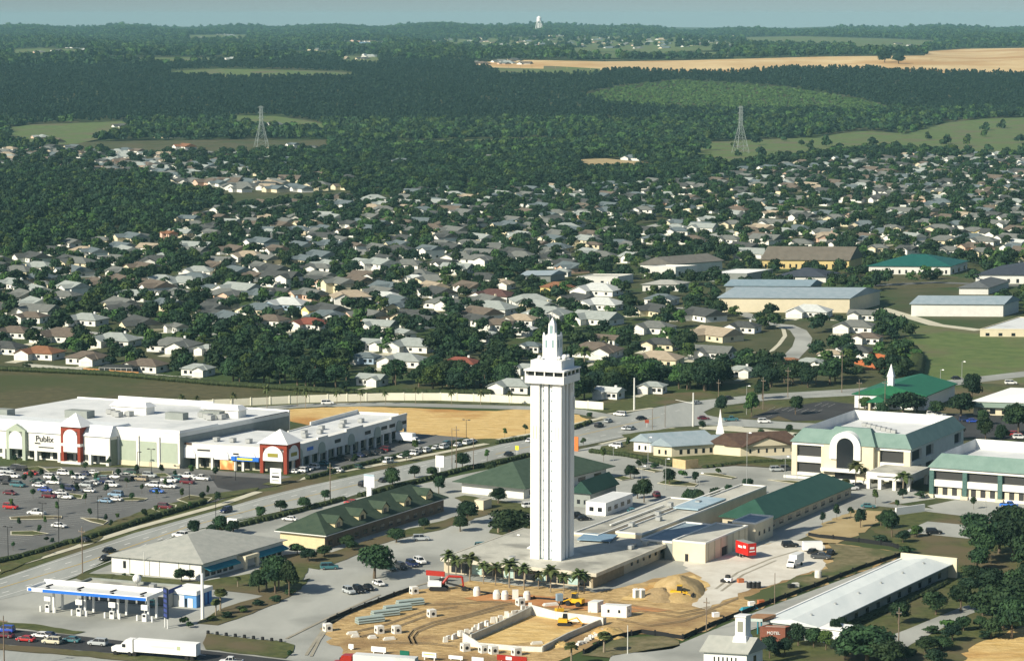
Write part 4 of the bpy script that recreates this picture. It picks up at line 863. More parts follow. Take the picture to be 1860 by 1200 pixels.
# ---------------------------------------------------------------- commercial buildings among the houses
CPT = []
for (nm, lab, ax, ay, xl, xr, phi, pv, py, roof, hr, wm, rm, nx, ny) in [
 ('long_yellow_building', 'long yellow walled building with dark brown roof at the neighbourhood edge', 1542, 489, 1384, 1565, 4, 24, 473, 'gable', 7, YELLOWW, mat('umber shingle roof', (.13,.115,.09), (.17,.15,.12), .3), 0, 14),
 ('long_green_roof_shops', 'long white walled shops with deep teal green hip roof', 1726, 499, 1578, 1757, 4, 24, 484, 'hip', 5.5, WHITE, mat('deep teal roof', (.015,.10,.085), (.02,.125,.105), .3, rough=.5), 3, 12),
 ('navy_roof_building', 'navy roofed long building cut by the right edge of the photo', 1925, 516, 1772, 1990, 4, 24, 500, 'hip', 5, WHITE, NAVYR, 0, 9),
 ('white_roof_warehouse', 'flat white roofed warehouse left of the navy roofed building', 1357, 512, 1287, 1404, 8, 32, 498, 'flat', 0, GREYW, BWHITE, 0, 3),
 ('navy_roof_store', 'navy roofed store with white front beside the white roofed warehouse', 1500, 513, 1408, 1524, 4, 24, 506, 'hip', 4, WHITE, NAVYR, 0, 0),
 ('blue_grey_warehouse', 'large cream warehouse with long blue grey metal roof', 1543, 568, 1306, 1598, 3, 28, 542, 'gable', 3.5, CREAM, BLUER, 0, 0),
 ('blue_grey_shed', 'blue grey roofed shed just behind the large cream warehouse', 1470, 540, 1318, 1492, 3, 25, 520, 'gable', 2.5, GREYW, mat('slate blue metal roof', (.2,.28,.33), (.25,.33,.38), .3), 0, 0),
 ('right_warehouse', 'white warehouse with blue grey roof near the right edge behind the field', 1822, 575, 1655, 1850, 3, 28, 553, 'gable', 3, WHITE, BLUER, 0, 0),
 ('flat_store', 'cream flat roofed store at the right edge above the green field', 1925, 612, 1780, 1990, 3, 28, 600, 'flat', 0, CREAM, ROOFW, 0, 6),
 ('brown_roof_hall', 'broad grey brown roofed hall with white gable at the neighbourhood edge', 1222, 497, 1163, 1312, 8, 50, 481, 'gable', 4.2, WHITE, mat('umber roof', (.15,.14,.125), (.19,.18,.16), .3), 0, 3),
 ('white_box_hall', 'white box shaped hall in front of the broad grey brown roofed hall', 1227, 503, 1170, 1266, 8, 50, 486, 'flat', 0, WHITE, BWHITE, 3, 0),
 ('grey_low_building', 'grey roofed low white building left of the large cream warehouse', 1232, 529, 1167, 1252, 3, 30, 517, 'hip', 2, WHITE, GREYR, 0, 5),
 ('white_wing_building', 'white flat roofed building with rooftop boxes among the houses', 1122, 518, 1048, 1150, 3, 30, 504, 'flat', 0, WHITE, ROOFG, 0, 4),
 ('grey_shed', 'pale grey metal shed in the middle of the houses', 1000, 512, 946, 1026, -6, 30, 500, 'gable', 2, GREYW, BLUER, 0, 0),
 ('grey_roof_shop', 'dark grey roofed white shop by the far right warehouse', 1795, 535, 1742, 1832, 3, 25, 523, 'hip', 3, WHITE, mat('slate shingle roof', (.1,.11,.115), (.14,.15,.155), .4), 0, 0),
 ]:
    f_ = Frame(ax, ay, xl, xr, phi, pv)
    f_.Lx = min(f_.Lx, 60)
    hh = max(3.2, heightat(f_.A, py))
    for u in np.arange(-5, max(f_.Ly, 5), 9):
        for v_ in np.arange(-5, max(f_.Lx, 5), 9): q_ = f_.w(v_, u); CPT.append((q_.x, q_.y, 7.)); CPT.append((q_.x, q_.y-17, 5.))
    building(nm, lab, 'building', f_, hh, wm, rm, roof, hr, .8, nx, ny, wz=(hh*.1, hh*.55), axis='x' if nm == 'brown_roof_hall' else 'y', frac=.3)
COMM = [[(1380,445),(1570,445),(1570,495),(1380,495)], [(1570,460),(1765,460),(1765,505),(1570,505)], [(1765,475),(1860,475),(1860,520),(1765,520)],
        [(1280,478),(1410,478),(1410,518),(1280,518)], [(1400,485),(1525,485),(1525,520),(1400,520)], [(1300,505),(1605,505),(1605,575),(1300,575)],
        [(1650,528),(1860,528),(1860,625),(1650,585)], [(1155,448),(1330,448),(1330,510),(1155,510)], [(1160,505),(1255,505),(1255,535),(1160,535)],
        [(1040,495),(1155,495),(1155,522),(1040,522)], [(940,488),(1030,488),(1030,515),(940,515)], [(1735,510),(1840,510),(1840,540),(1735,540)], [(1560,500),(1770,500),(1770,535),(1560,535)],
        [(1600,540),(1650,540),(1650,590),(1600,590)]]
# ================================================================ HOUSES
ROOFS = {'lgrey': ('light grey', (.27,.30,.28), (.35,.38,.36)), 'grey': ('grey', (.13,.14,.13), (.18,.185,.17)), 'dark': ('charcoal', (.055,.06,.06), (.085,.09,.085)),
         'brown': ('brown', (.12,.095,.075), (.165,.135,.105)), 'tan': ('tan', (.33,.27,.19), (.42,.35,.26)), 'rust': ('rust orange', (.2,.09,.045), (.27,.13,.07)),
         'red': ('brick red', (.19,.06,.04), (.25,.085,.06)), 'white': ('off white', (.48,.5,.48), (.58,.6,.58)), 'dred': ('dark maroon', (.09,.045,.04), (.13,.07,.06)), 'slate': ('blue grey', (.10,.13,.14), (.14,.17,.18))}
WALLS = {'w': ('white', WHITE), 'c': ('cream', paint('pale cream siding', (.74,.66,.47))), 'y': ('yellow', paint('yellow siding', (.74,.6,.26))), 'b': ('pale blue', BLUEW), 't': ('tan', BEIGE), 'p': ('pinkish', paint('pink stucco', (.72,.5,.38)))}
RM = {k: mat(v[0]+' house shingles', v[1], v[2], .6) for k, v in ROOFS.items()}
DOORM = paint('garage door', (.7, .69, .64)); HW = GLASS
HPROTO = {}
def house_mesh(W, D, H, hr, g):
    """main block with hip or gable roof along x, and a front wing with a gable facing -y. g = (kind, wing side)"""
    kind, side, two = g
    W2 = W*.42; D2 = D*.38; x0 = -W/2+.4 if side < 0 else W/2-.4-W2; x1 = x0+W2; y0 = -D/2; ov = .6
    k = {}
    m = MB().box(-W/2, W/2, -D/2, D/2, -.2, H).box(x0, x1, y0-D2, y0, -.2, H-.01)
    hw = hr*.72; cx = (x0+x1)/2
    m.ext([(x0, H), (x1, H), (cx, H+hw*.92)], y0-D2, y0, 'y')
    if kind == 'gable': m.ext([(-D/2, H), (D/2, H), (0, H+hr*.9)], -W/2+.01, W/2-.01, 'x')
    k['wall'] = m
    r = MB()
    if kind == 'gable': r.gable(-W/2-ov, W/2+ov, -D/2-ov, D/2+ov, H, hr, 'x', .18)
    else: r.hip(-W/2-ov, W/2+ov, -D/2-ov, D/2+ov, H, hr)
    # wing roof as two thin slopes
    t = .18
    for sg in (-1, 1):
        xe = cx+sg*(W2/2+ov); a = [(xe, y0-D2-ov, H-.1), (cx, y0-D2-ov, H+hw), (cx, 0, H+hw), (xe, 0 if kind == 'gable' else y0+.5, H-.1)]
        r.add(a+[(p[0], p[1], p[2]+t) for p in a], [(0,1,2,3),(4,5,6,7),(0,1,5,4),(1,2,6,5),(2,3,7,6),(3,0,4,7)])
    k['roof'] = r
    k['garage_door'] = MB().box(cx-W2*.36, cx+W2*.36, y0-D2-.06, y0-D2+.05, 0, 2.2)
    k['driveway'] = MB().box(cx-W2*.4, cx+W2*.4, y0-D2-9, y0-D2-.1, .02, .06)
    ws = []
    fx = (x1+.5, W/2-.4) if side < 0 else (-W/2+.4, x0-.5)
    for a in (.2, .68): c = fx[0]+(fx[1]-fx[0])*a; ws.append(MB().box(c-.2, c+1.2, -D/2-.06, -D/2+.05, .9, 2.2))
    for s_ in (-1, 1): ws.append(MB().box(s_*W/2-.06, s_*W/2+.06, -1.5, .2, 1, 2.2))
    ws.append(MB().box(-W*.25, -W*.05, D/2-.05, D/2+.06, .2, 2.3)); ws.append(MB().box(W*.1, W*.3, D/2-.05, D/2+.06, .9, 2.2))
    if two:
        for c in (-W*.3, 0, W*.3): ws.append(MB().box(c-.6, c+.6, -D/2-.06, -D/2+.05, 3.9, 5.2))
    k['window'] = ws; k['chimney'] = MB().box(W*.18, W*.18+.9, D*.12, D*.12+.8, H, H+hr+.7)
    return k
def slot(o, m):
    o.material_slots[0].link = 'OBJECT'; o.material_slots[0].material = m
def house(loc, W, kind, side, rz, roofk, wallk, two=False, parts=True, label=None, chim=False, group=None):
    key = (round(W), kind, side, two)
    if key not in HPROTO:
        Wp = round(W); Dp = Wp*.66; H = 5.6 if two else 2.9
        km = house_mesh(Wp, Dp, H, Wp*(.15 if kind == 'hip' else .15), (kind, side, two))
        HPROTO[key] = {n: ([q.mesh(n, [HW]) for q in v] if isinstance(v, list) else v.mesh(n, [WHITE])) for n, v in km.items()}
    km = HPROTO[key]
    r = link('house', None, None, loc, rz)
    if label: tag(r, label, 'house', group)
    o = link('wall', km['wall'], r); slot(o, WALLS[wallk][1]); o = link('roof', km['roof'], r); slot(o, RM[roofk])
    if parts:
        o = link('garage_door', km['garage_door'], r); slot(o, DOORM); o = link('driveway', km['driveway'], r); slot(o, CURB)
        for q in km['window']: link('window', q, r)
        if chim: o = link('chimney', km['chimney'], r); slot(o, WALLS[wallk][1])
    return r
RS = random.Random(7)
# px centre, ground y of the front, width in px, roof, wall, kind, turn in degrees (0: front to the camera, + turns it to the left)
HL = [(357,684,56,'lgrey','w','hip',-20),(262,678,72,'brown','w','hip',-25),(155,664,70,'brown','w','hip',-22),(70,655,76,'rust','w','hip',-22),(5,645,70,'dark','w','hip',-22),
 (378,646,44,'lgrey','w','hip',-25),(312,642,90,'grey','w','hip',-20),(204,632,86,'lgrey','w','hip',-20),(109,624,92,'brown','w','hip',-24),(22,616,66,'brown','w','hip',-20),
 (322,606,34,'grey','w','gable',-60),(253,602,76,'dark','c','gable',-62),(152,593,74,'lgrey','w','hip',-25),(52,588,60,'brown','w','hip',-20),(490,594,64,'brown','w','hip',-30),
 (562,601,70,'red','w','hip',-22),(598,577,72,'dark','y','gable',-58),(520,565,78,'white','b','hip',-20),(508,540,40,'dark','w','gable',-25),(436,537,76,'lgrey','w','gable',-40),
 (393,583,48,'dark','w','gable',-58),(380,534,44,'slate','w','hip',-20),(172,520,34,'brown','w','gable',-55),(112,549,58,'grey','w','hip',-20),(75,526,36,'grey','c','hip',-20),(462,512,44,'brown','w','gable',-58),
 (582,505,46,'grey','w','hip2',-20),(698,553,70,'white','b','hip',-20),(808,563,74,'grey','w','hip',-35),(895,573,88,'lgrey','w','hip',-30),(995,583,84,'lgrey','w','hip',-20),(1086,592,88,'lgrey','w','gable',-35),
 (1190,608,76,'grey','w','hip',-25),(1200,577,66,'dark','c','gable',-60),(1095,565,82,'white','w','hip',-28),(1088,539,84,'white','w','hip',-25),(1015,533,60,'rust','y','hip',-22),(908,526,52,'tan','w','hip',-20),
 (898,549,76,'dred','w','hip',-25),(644,547,52,'tan','c','hip',-25),(688,604,66,'lgrey','w','gable',-25),(735,617,34,'lgrey','w','gable',-60),(905,602,66,'brown','w','hip',-20),(680,637,54,'lgrey','w','gable',-25),
 (749,642,88,'lgrey','w','hip',-24),(890,622,44,'lgrey','w','hip',-20),(953,610,34,'white','w','hip',-20),(965,641,38,'slate','w','hip',-25),(662,662,50,'slate','b','hip',-20),(733,669,80,'lgrey','w','hip',-20),
 (836,674,66,'red','w','hip',-20),(675,702,54,'lgrey','w','gable',-25),(932,716,76,'lgrey','w','hip',-20),(955,682,36,'lgrey','w','hip',-20),(1082,652,98,'brown','w','hip',-20),(1103,629,52,'brown','w','gable',-30),
 (1200,638,66,'dark','c','hip',-20),(1197,667,90,'tan','c','hip',-20),(1108,726,44,'white','w','gable',-30),(1187,716,36,'lgrey','w','hip',-20),(807,489,50,'dark','w','gable',-55),(1012,480,62,'dark','w','gable',-58),
 (945,476,64,'grey','w','hip',-25),(648,463,30,'brown','w','gable2',-60),(807,447,44,'dark','w','gable2',-58),(850,449,30,'grey','w','gable',-55),(980,453,42,'brown','w','gable',-58),(1077,461,34,'brown','c','hip2',-20),
 (753,515,36,'white','w','hip',-20),(1282,585,72,'dark','w','gable',-58),(1306,622,84,'tan','c','gable',-50),(1352,606,60,'dark','w','hip',-25),(1298,654,76,'grey','w','gable',-25),(1475,578,76,'white','w','hip',-20),
 (1558,606,74,'grey','w','hip',-20),(1578,626,54,'brown','w','hip',-20),(1555,652,76,'dark','w','hip',-25),(1512,656,46,'tan','w','hip',-20),(1475,673,56,'lgrey','w','hip',-20),(1437,671,46,'rust','w','hip',-20),(1348,686,32,'lgrey','w','hip',-20),
 (1395,444,62,'grey','w','gable',-40),(1455,451,48,'grey','w','hip',-15),(1520,451,34,'dark','w','gable',-55),(1653,462,42,'dark','w','gable',-52),(1728,464,46,'grey','w','hip',-15),(1787,467,48,'grey','c','hip',-15),
 (1623,423,40,'grey','c','hip',-15),(1710,425,56,'grey','c','hip',-15),(1773,429,48,'grey','y','hip',-15),(1820,415,44,'grey','w','gable',-40),(1720,446,58,'grey','c','hip',-15),(1790,447,56,'grey','w','hip',-30),(1853,449,36,'white','w','gable',-50),
 (1597,459,38,'grey','c','hip',-15),(1170,395,40,'grey','w','hip2',-20),(1110,392,68,'slate','w','hip',-25),(1240,386,64,'slate','c','hip',-20),(1232,428,44,'slate','w','hip',-15),(1275,418,44,'slate','w','gable',-20),
 (340,412,40,'slate','c','gable2',-25),(97,321,34,'white','w','gable',-20),(308,440,18,'rust','p','gable2',-60),(337,276,36,'rust','w','gable2',-58),(488,277,30,'tan','p','hip',-20),(533,272,22,'slate','w','gable2',-50),
 (1020,503,34,'lgrey','w','hip',-20),(60,478,60,'dark','w','gable',-58),(130,450,40,'grey','w','gable',-58),(180,445,40,'grey','c','hip',-20),(1570,583,50,'grey','w','gable',-20)]
placed = list(CPT)
def add_house(px, py, wpx, roofk, wallk, kind, turn, parts=True, grp=None, z=None):
    g = G(px, py); s_ = scl(py); rz = radians(turn)
    W = max(10.5, min(23, 1.1*wpx/s_/(cos(rz)+.66*abs(sin(rz)))))
    two = kind.endswith('2'); kd = kind.rstrip('2')
    side = -1 if (int(px*7+py) % 3) else 1
    c = Vector((g.x, g.y+W*.5, 0))
    lab = '%s %s%s with %s roof, %s' % (WALLS[wallk][0], 'two storey ' if two else '', 'gabled house' if kd == 'gable' else 'house', ROOFS[roofk][0], '@')
    lab = lab.replace('@', where('house'+lab, px, py-8))
    house(c, W, kd, side, rz, roofk, wallk, two, parts, lab, chim=(int(px) % 4 == 0), group=grp)
    placed.append((c.x, c.y, W*.62))
for h_ in HL: add_house(*h_, grp='houses of the neighbourhood')
# the rest of the neighbourhood on a loose street grid
REG = [[(-420,268),(130,272),(330,280),(420,284),(560,272),(600,280),(560,300),(480,318),(500,330),(600,345),(640,352),(560,358),(430,350),(330,338),(200,322),(100,314),(-420,312)],
       [(2280,284),(1700,284),(1500,294),(1400,306),(1300,322),(1200,332),(1060,342),(900,350),(760,352),(600,366),(480,374),(400,388),(335,405),(300,440),(150,446),(60,462),(-420,466),(-420,600),(1000,600),(1200,560),(1300,500),(2280,500)]]
rows = []
for ri, reg in enumerate(REG):
    lo = G(0, min(max(p[1] for p in reg), 640)).y; hi = G(0, min(p[1] for p in reg)).y
    y = lo; k = 0
    while y < hi:
        hw = y*.27; x = -hw
        while x < hw:
            jx = x+RS.uniform(-5, 5); jy = y+RS.uniform(-5, 5)+14*sin(x/90+ri)
            q = P(jx, jy)
            if inpoly(q[0], q[1], reg) and -400 < q[0] < 2260:
                dens = .93 if q[0] > 1150 or q[1] < 345 else .84
                if RS.random() < dens: rows.append((jx, jy, q[0], q[1]))
            x += RS.choice([21, 23, 25])
        k += 1; y += 27 if k % 2 else 44
rows.sort(key=lambda r: r[1])
STR = [[(1060,422),(1160,424),(1230,406),(1290,400),(1290,392),(1222,398),(1151,413),(1060,412)], [(1245,446),(1440,404),(1432,395),(1240,434)], [(1475,398),(1657,388),(1657,377),(1530,373),(1475,386)], [(1700,356),(1860,312),(1860,299),(1801,306),(1700,347)]]
far = []; nh = len(HL); MAXH = 292
rk = ['grey','dark','brown','dark','slate','grey','dark','slate','grey','brown','dark','slate','grey','lgrey','tan','grey','brown','slate','lgrey','lgrey']; wk = ['w','w','w','c','w','w','c','w','t','w','w','c','p']
for (x, y, px, py) in rows:
    if any(inpoly(px, py, q) for q in COMM+STR): continue
    W = RS.uniform(14, 19)
    if any((x-a)**2+(y+W*.5-b)**2 < (c+W*.5)**2 for a, b, c in placed[-420:]+placed[:nh+len(CPT)]): continue
    kd = RS.choice(['hip','gable','gable']); turn = RS.choice([-58,-60,-52,-55,-25,-62]) if kd == 'gable' else RS.choice([-20,-25,-15,10])
    rf = RS.choice(rk); wl = RS.choice(wk)
    if nh < MAXH and -20 < px < 1880:
        nh += 1; add_house(px, py, W*scl(py)*(cos(radians(turn))+.66*abs(sin(radians(turn)))), rf, wl, kd+('2' if RS.random() < .07 else ''), turn, parts=(py > 400), grp='houses of the neighbourhood')
    else:
        far.append((x, y, W, kd, turn, rf, wl)); placed.append((x, y+W*.5, W*.62))
print('houses', nh, 'far', len(far))
# houses beyond the first three hundred: one object
mb = MB(); rl = list(ROOFS); wlk = list(WALLS); mats_ = [RM[k] for k in rl]+[WALLS[k][1] for k in wlk]
def stuff_house(mb, x, y, z, W, kd, turn, rf, wl):
    km = house_mesh(W, W*.66, 2.9, W*.16, (kd, -1, False)); a = radians(turn)
    for nm, mi in (('wall', len(rl)+wlk.index(wl)), ('roof', rl.index(rf))):
        q = km[nm]; mb.add([(x+p[0]*cos(a)-p[1]*sin(a), y+p[0]*sin(a)+p[1]*cos(a), z+p[2]) for p in q.v], q.f, mi)
for (x, y, W, kd, turn, rf, wl) in far: stuff_house(mb, x, y+W*.5, 0, W, kd, turn, rf, wl)
for (reg, n) in (([(780,74),(1000,64),(1240,62),(1340,66),(1340,88),(1240,90),(1000,92),(780,88)], 110), ([(0,90),(180,84),(200,112),(0,122)], 14), ([(560,92),(720,92),(720,110),(560,112)], 18), ([(340,62),(440,62),(440,76),(340,76)], 8), ([(620,66),(720,60),(720,78),(620,78)], 16),
                 ([(60,60),(560,60),(560,130),(60,130)], 16), ([(0,235),(600,225),(600,268),(0,268)], 9), ([(830,116),(960,110),(960,122),(830,121)], 8), ([(700,280),(940,275),(940,300),(700,305)], 5), ([(1050,250),(1260,248),(1260,304),(1050,302)], 5), ([(1500,70),(1800,80),(1800,90),(1500,84)], 3), ([(150,300),(640,318),(640,345),(300,345)], 24)):
    for _ in range(n*4):
        if n <= 0: break
        px = RS.uniform(min(p[0] for p in reg), max(p[0] for p in reg)); py = RS.uniform(min(p[1] for p in reg), max(p[1] for p in reg))
        if not inpoly(px, py, reg): continue
        g = GT(px, py); n -= 1; W = RS.uniform(15, 24)*(1.25 if g.y > 5000 else 1); stuff_house(mb, g.x, g.y, g.z, W, RS.choice(['hip','gable']), RS.choice([-20,-55]), RS.choice(rk), RS.choice('wwwcp'))
        placed.append((g.x, g.y-10, W*(1.7 if g.y > 4500 else .9)))
o = link('distant_houses', mb.mesh('distant_houses', mats_)); o['kind'] = 'stuff'; tag(o, 'tiny pale houses scattered far off over the wooded hills and past the estate', 'houses')
# ================================================================ TREES
def leafy(seed, R, H, z0, n, ls, clumps=9, shape='round', fill=.55):
    """crown of many leaf-sized quads spread over leaf clumps"""
    rg = np.random.default_rng(seed); C = []
    for i in range(clumps):
        a = rg.uniform(0, 2*pi); u = rg.uniform(0, 1)
        if shape == 'cone': zz = z0+H*(.12+.8*u); rr = R*(1-u)*.75+.1; cr = R*(.5-.32*u)
        elif shape == 'column': zz = z0+H*(.15+.72*u); rr = R*.35*sin(pi*min(1, .25+u*.8)); cr = R*.6
        else: zz = z0+H*(.28+.5*u); rr = R*fill*sqrt(rg.uniform(.1, 1))*(1-.35*u); cr = R*rg.uniform(.34, .52)
        C.append((rr*cos(a), rr*sin(a), zz, cr, cr*(H/(2.2*R) if shape == 'round' else .9)*rg.uniform(.8, 1.1)))
    C = np.array(C); k = rg.choice(clumps, n, p=C[:, 3]**2/np.sum(C[:, 3]**2))
    d = rg.normal(size=(n, 3)); d /= np.linalg.norm(d, axis=1)[:, None]; d[:, 2] = np.where(d[:, 2] < -.45, -d[:, 2], d[:, 2])
    rad = rg.uniform(.7, 1.08, n)
    p = C[k, :3]+d*np.stack([C[k, 3]*rad, C[k, 3]*rad, C[k, 4]*rad], 1)
    nn = d+rg.normal(size=(n, 3))*.45; nn /= np.linalg.norm(nn, axis=1)[:, None]
    t = np.cross(nn, rg.normal(size=(n, 3))); t /= np.linalg.norm(t, axis=1)[:, None]; b = np.cross(nn, t)
    s1 = (ls*rg.uniform(.55, 1.25, n))[:, None]; s2 = (ls*rg.uniform(.4, .9, n))[:, None]
    v = np.stack([p-t*s1, p-b*s2, p+t*s1, p+b*s2], 1).reshape(-1, 3)
    V = v.tolist(); Fc = [(4*i, 4*i+1, 4*i+2, 4*i+3) for i in range(n)]
    m = MB(); m.add(V, Fc)
    for c in C[:clumps]:
        m.sph(c[0], c[1], c[2], c[3]*.62, c[4]*.62, n=6, k=4)
    return m
def trunk(h, r, limbs=4, R=3, seed=0):
    rg = random.Random(seed); m = MB(); m.tube((0, 0, -.2), (.1, .05, h), r, r*.6, 8)
    for i in range(limbs):
        a = 2*pi*i/limbs+rg.uniform(-.4, .4); m.tube((.1, .05, h*.85), (R*.5*cos(a), R*.5*sin(a), h+R*.55), r*.5, r*.15, 6)
    return m
def palm_crown(seed, n=22, L=2.6, droop=1.0, fan=False):
    rg = random.Random(seed); m = MB()
    for i in range(n):
        a = 2*pi*i/n*1.618*3; el = rg.uniform(-.35, 1.15); pts = []
        for k in range(5):
            s = k/4*L; e = el-droop*(k/4)**1.6*1.3
            pts.append((s*cos(el)*cos(a)*.95, s*cos(el)*sin(a)*.95, s*sin(el)-droop*.45*(k/4)**2*L))
        wd = [.1, .6, .72, .5, .08] if not fan else [.05, .3, .7, .85, .25]
        px_, py_ = -sin(a), cos(a)
        for k in range(4):
            q, r = pts[k], pts[k+1]; 
            for sg in (-1, 1):
                m.add([q, r, (r[0]+sg*px_*wd[k+1], r[1]+sg*py_*wd[k+1], r[2]-.22*wd[k+1]), (q[0]+sg*px_*wd[k], q[1]+sg*py_*wd[k], q[2]-.22*wd[k])], [(0,1,2,3)])
    return m
TP = {}   # tree prototypes: name -> (crown meshes, trunk mesh), all for a height of 1 times its own nominal size
def proto(kind):
    if kind in TP: return TP[kind]
    L = []
    if kind == 'oak':
        for i in range(5): L.append((leafy(10+i, 4.9, 7.2, .9, 1900, .42, 16).mesh('crown', LEAF[i % 2]), trunk(3.2, .35, 4, 4, i).mesh('trunk', BARK)))
        nom = (7.9, 8.6)
    elif kind == 'oakl':
        for i in range(3): L.append((leafy(40+i, 4.7, 7.2, .9, 1700, .42, 15).mesh('crown', LEAF[2 if i else 0]), trunk(3.2, .3, 4, 4, i).mesh('trunk', BARK)))
        nom = (7.9, 8.4)
    elif kind == 'young':
        for i in range(4): L.append((leafy(20+i, 1.7, 3.6, 1.5, 420, .27, 7, 'column' if i % 2 else 'round').mesh('crown', LEAF[i % 3]), trunk(2.2, .09, 3, 1.6, i).mesh('trunk', BARK)))
        nom = (5.2, 3.4)
    elif kind == 'pine':
        for i in range(3): L.append((leafy(30+i, 2.6, 8.6, 2.0, 900, .4, 12, 'cone').mesh('crown', LEAF[1]), trunk(8, .25, 3, 1, i).mesh('trunk', BARK)))
        nom = (10.4, 5.0)
    elif kind == 'shrub':
        for i in range(3): L.append((leafy(50+i, 1.6, 2.2, 0, 380, .24, 7, 'round').mesh('crown', LEAF[i % 3]), None))
        nom = (2.3, 3.3)
    elif kind == 'palm':
        for i in range(3): L.append((palm_crown(60+i, 34, 3.3, 1.0).mesh('fronds', PALML), MB().tube((0, 0, -.2), (.12, .08, 6.6), .22, .15, 8).mesh('trunk', PBARK)))
        nom = (7.6, 5.2)
    elif kind == 'sabal':
        for i in range(3):
            m = palm_crown(70+i, 44, 1.7, .8, True); m.sph(0, 0, .1, .7, .8); L.append((m.mesh('fronds', PALML), MB().tube((0, 0, -.2), (-.1, .1, 5.6), .24, .2, 8).mesh('trunk', PBARK)))
        nom = (7.0, 3.6)
    TP[kind] = (L, nom); return TP[kind]
TG = {'oak': ('tree', 'oak_tree', 'trees'), 'oakl': ('tree', 'oak_tree', 'trees'), 'young': ('tree', 'young_tree', 'young trees along the lots and roads'), 'pine': ('tree', 'conifer_tree', 'trees'), 'shrub': ('shrub', 'shrub', 'shrubs'), 'palm': ('palm', 'palm_tree', 'palms'), 'sabal': ('palm', 'cabbage_palm', 'cabbage palms')}
TD = {'oak': 'dark rounded leafy tree', 'oakl': 'lighter green rounded tree', 'young': 'small young tree', 'pine': 'tall pointed conifer', 'shrub': 'low leafy shrub', 'palm': 'feather palm with bare trunk', 'sabal': 'bushy headed cabbage palm'}
NT = [0]
def tree(kind, loc, hgt, wid=None, rz=None, seed=0, label=None, px=0, py=0, group=None):
    L, nom = proto(kind); rg = random.Random(seed*7+int(px)*3+int(py)); cm, tm = L[rg.randrange(len(L))]
    cat, nm, gp = TG[kind]; NT[0] += 1
    r = link(nm, None, None, loc, rg.uniform(0, 6.28) if rz is None else rz)
    sz = hgt/nom[0]; sx = (wid/nom[1]) if wid else sz; r.scale = (sx, sx, sz)
    tag(r, label or (TD[kind]+', '+where(kind, px, py)), cat, group or gp)
    c = link(cm.name.split('.')[0], cm, r)
    if kind in ('palm', 'sabal'): c.location = ((.12, .08, 6.5) if kind == 'palm' else (-.1, .1, 5.6))
    if tm: link('trunk', tm, r)
    return r
def tpx(kind, px, py, hpx, wpx=None, label=None, group=None):
    s_ = scl(py); g = G(px, py); return tree(kind, g, hpx/s_, wpx/s_ if wpx else None, px=px, py=py-hpx/2, label=label, group=group)
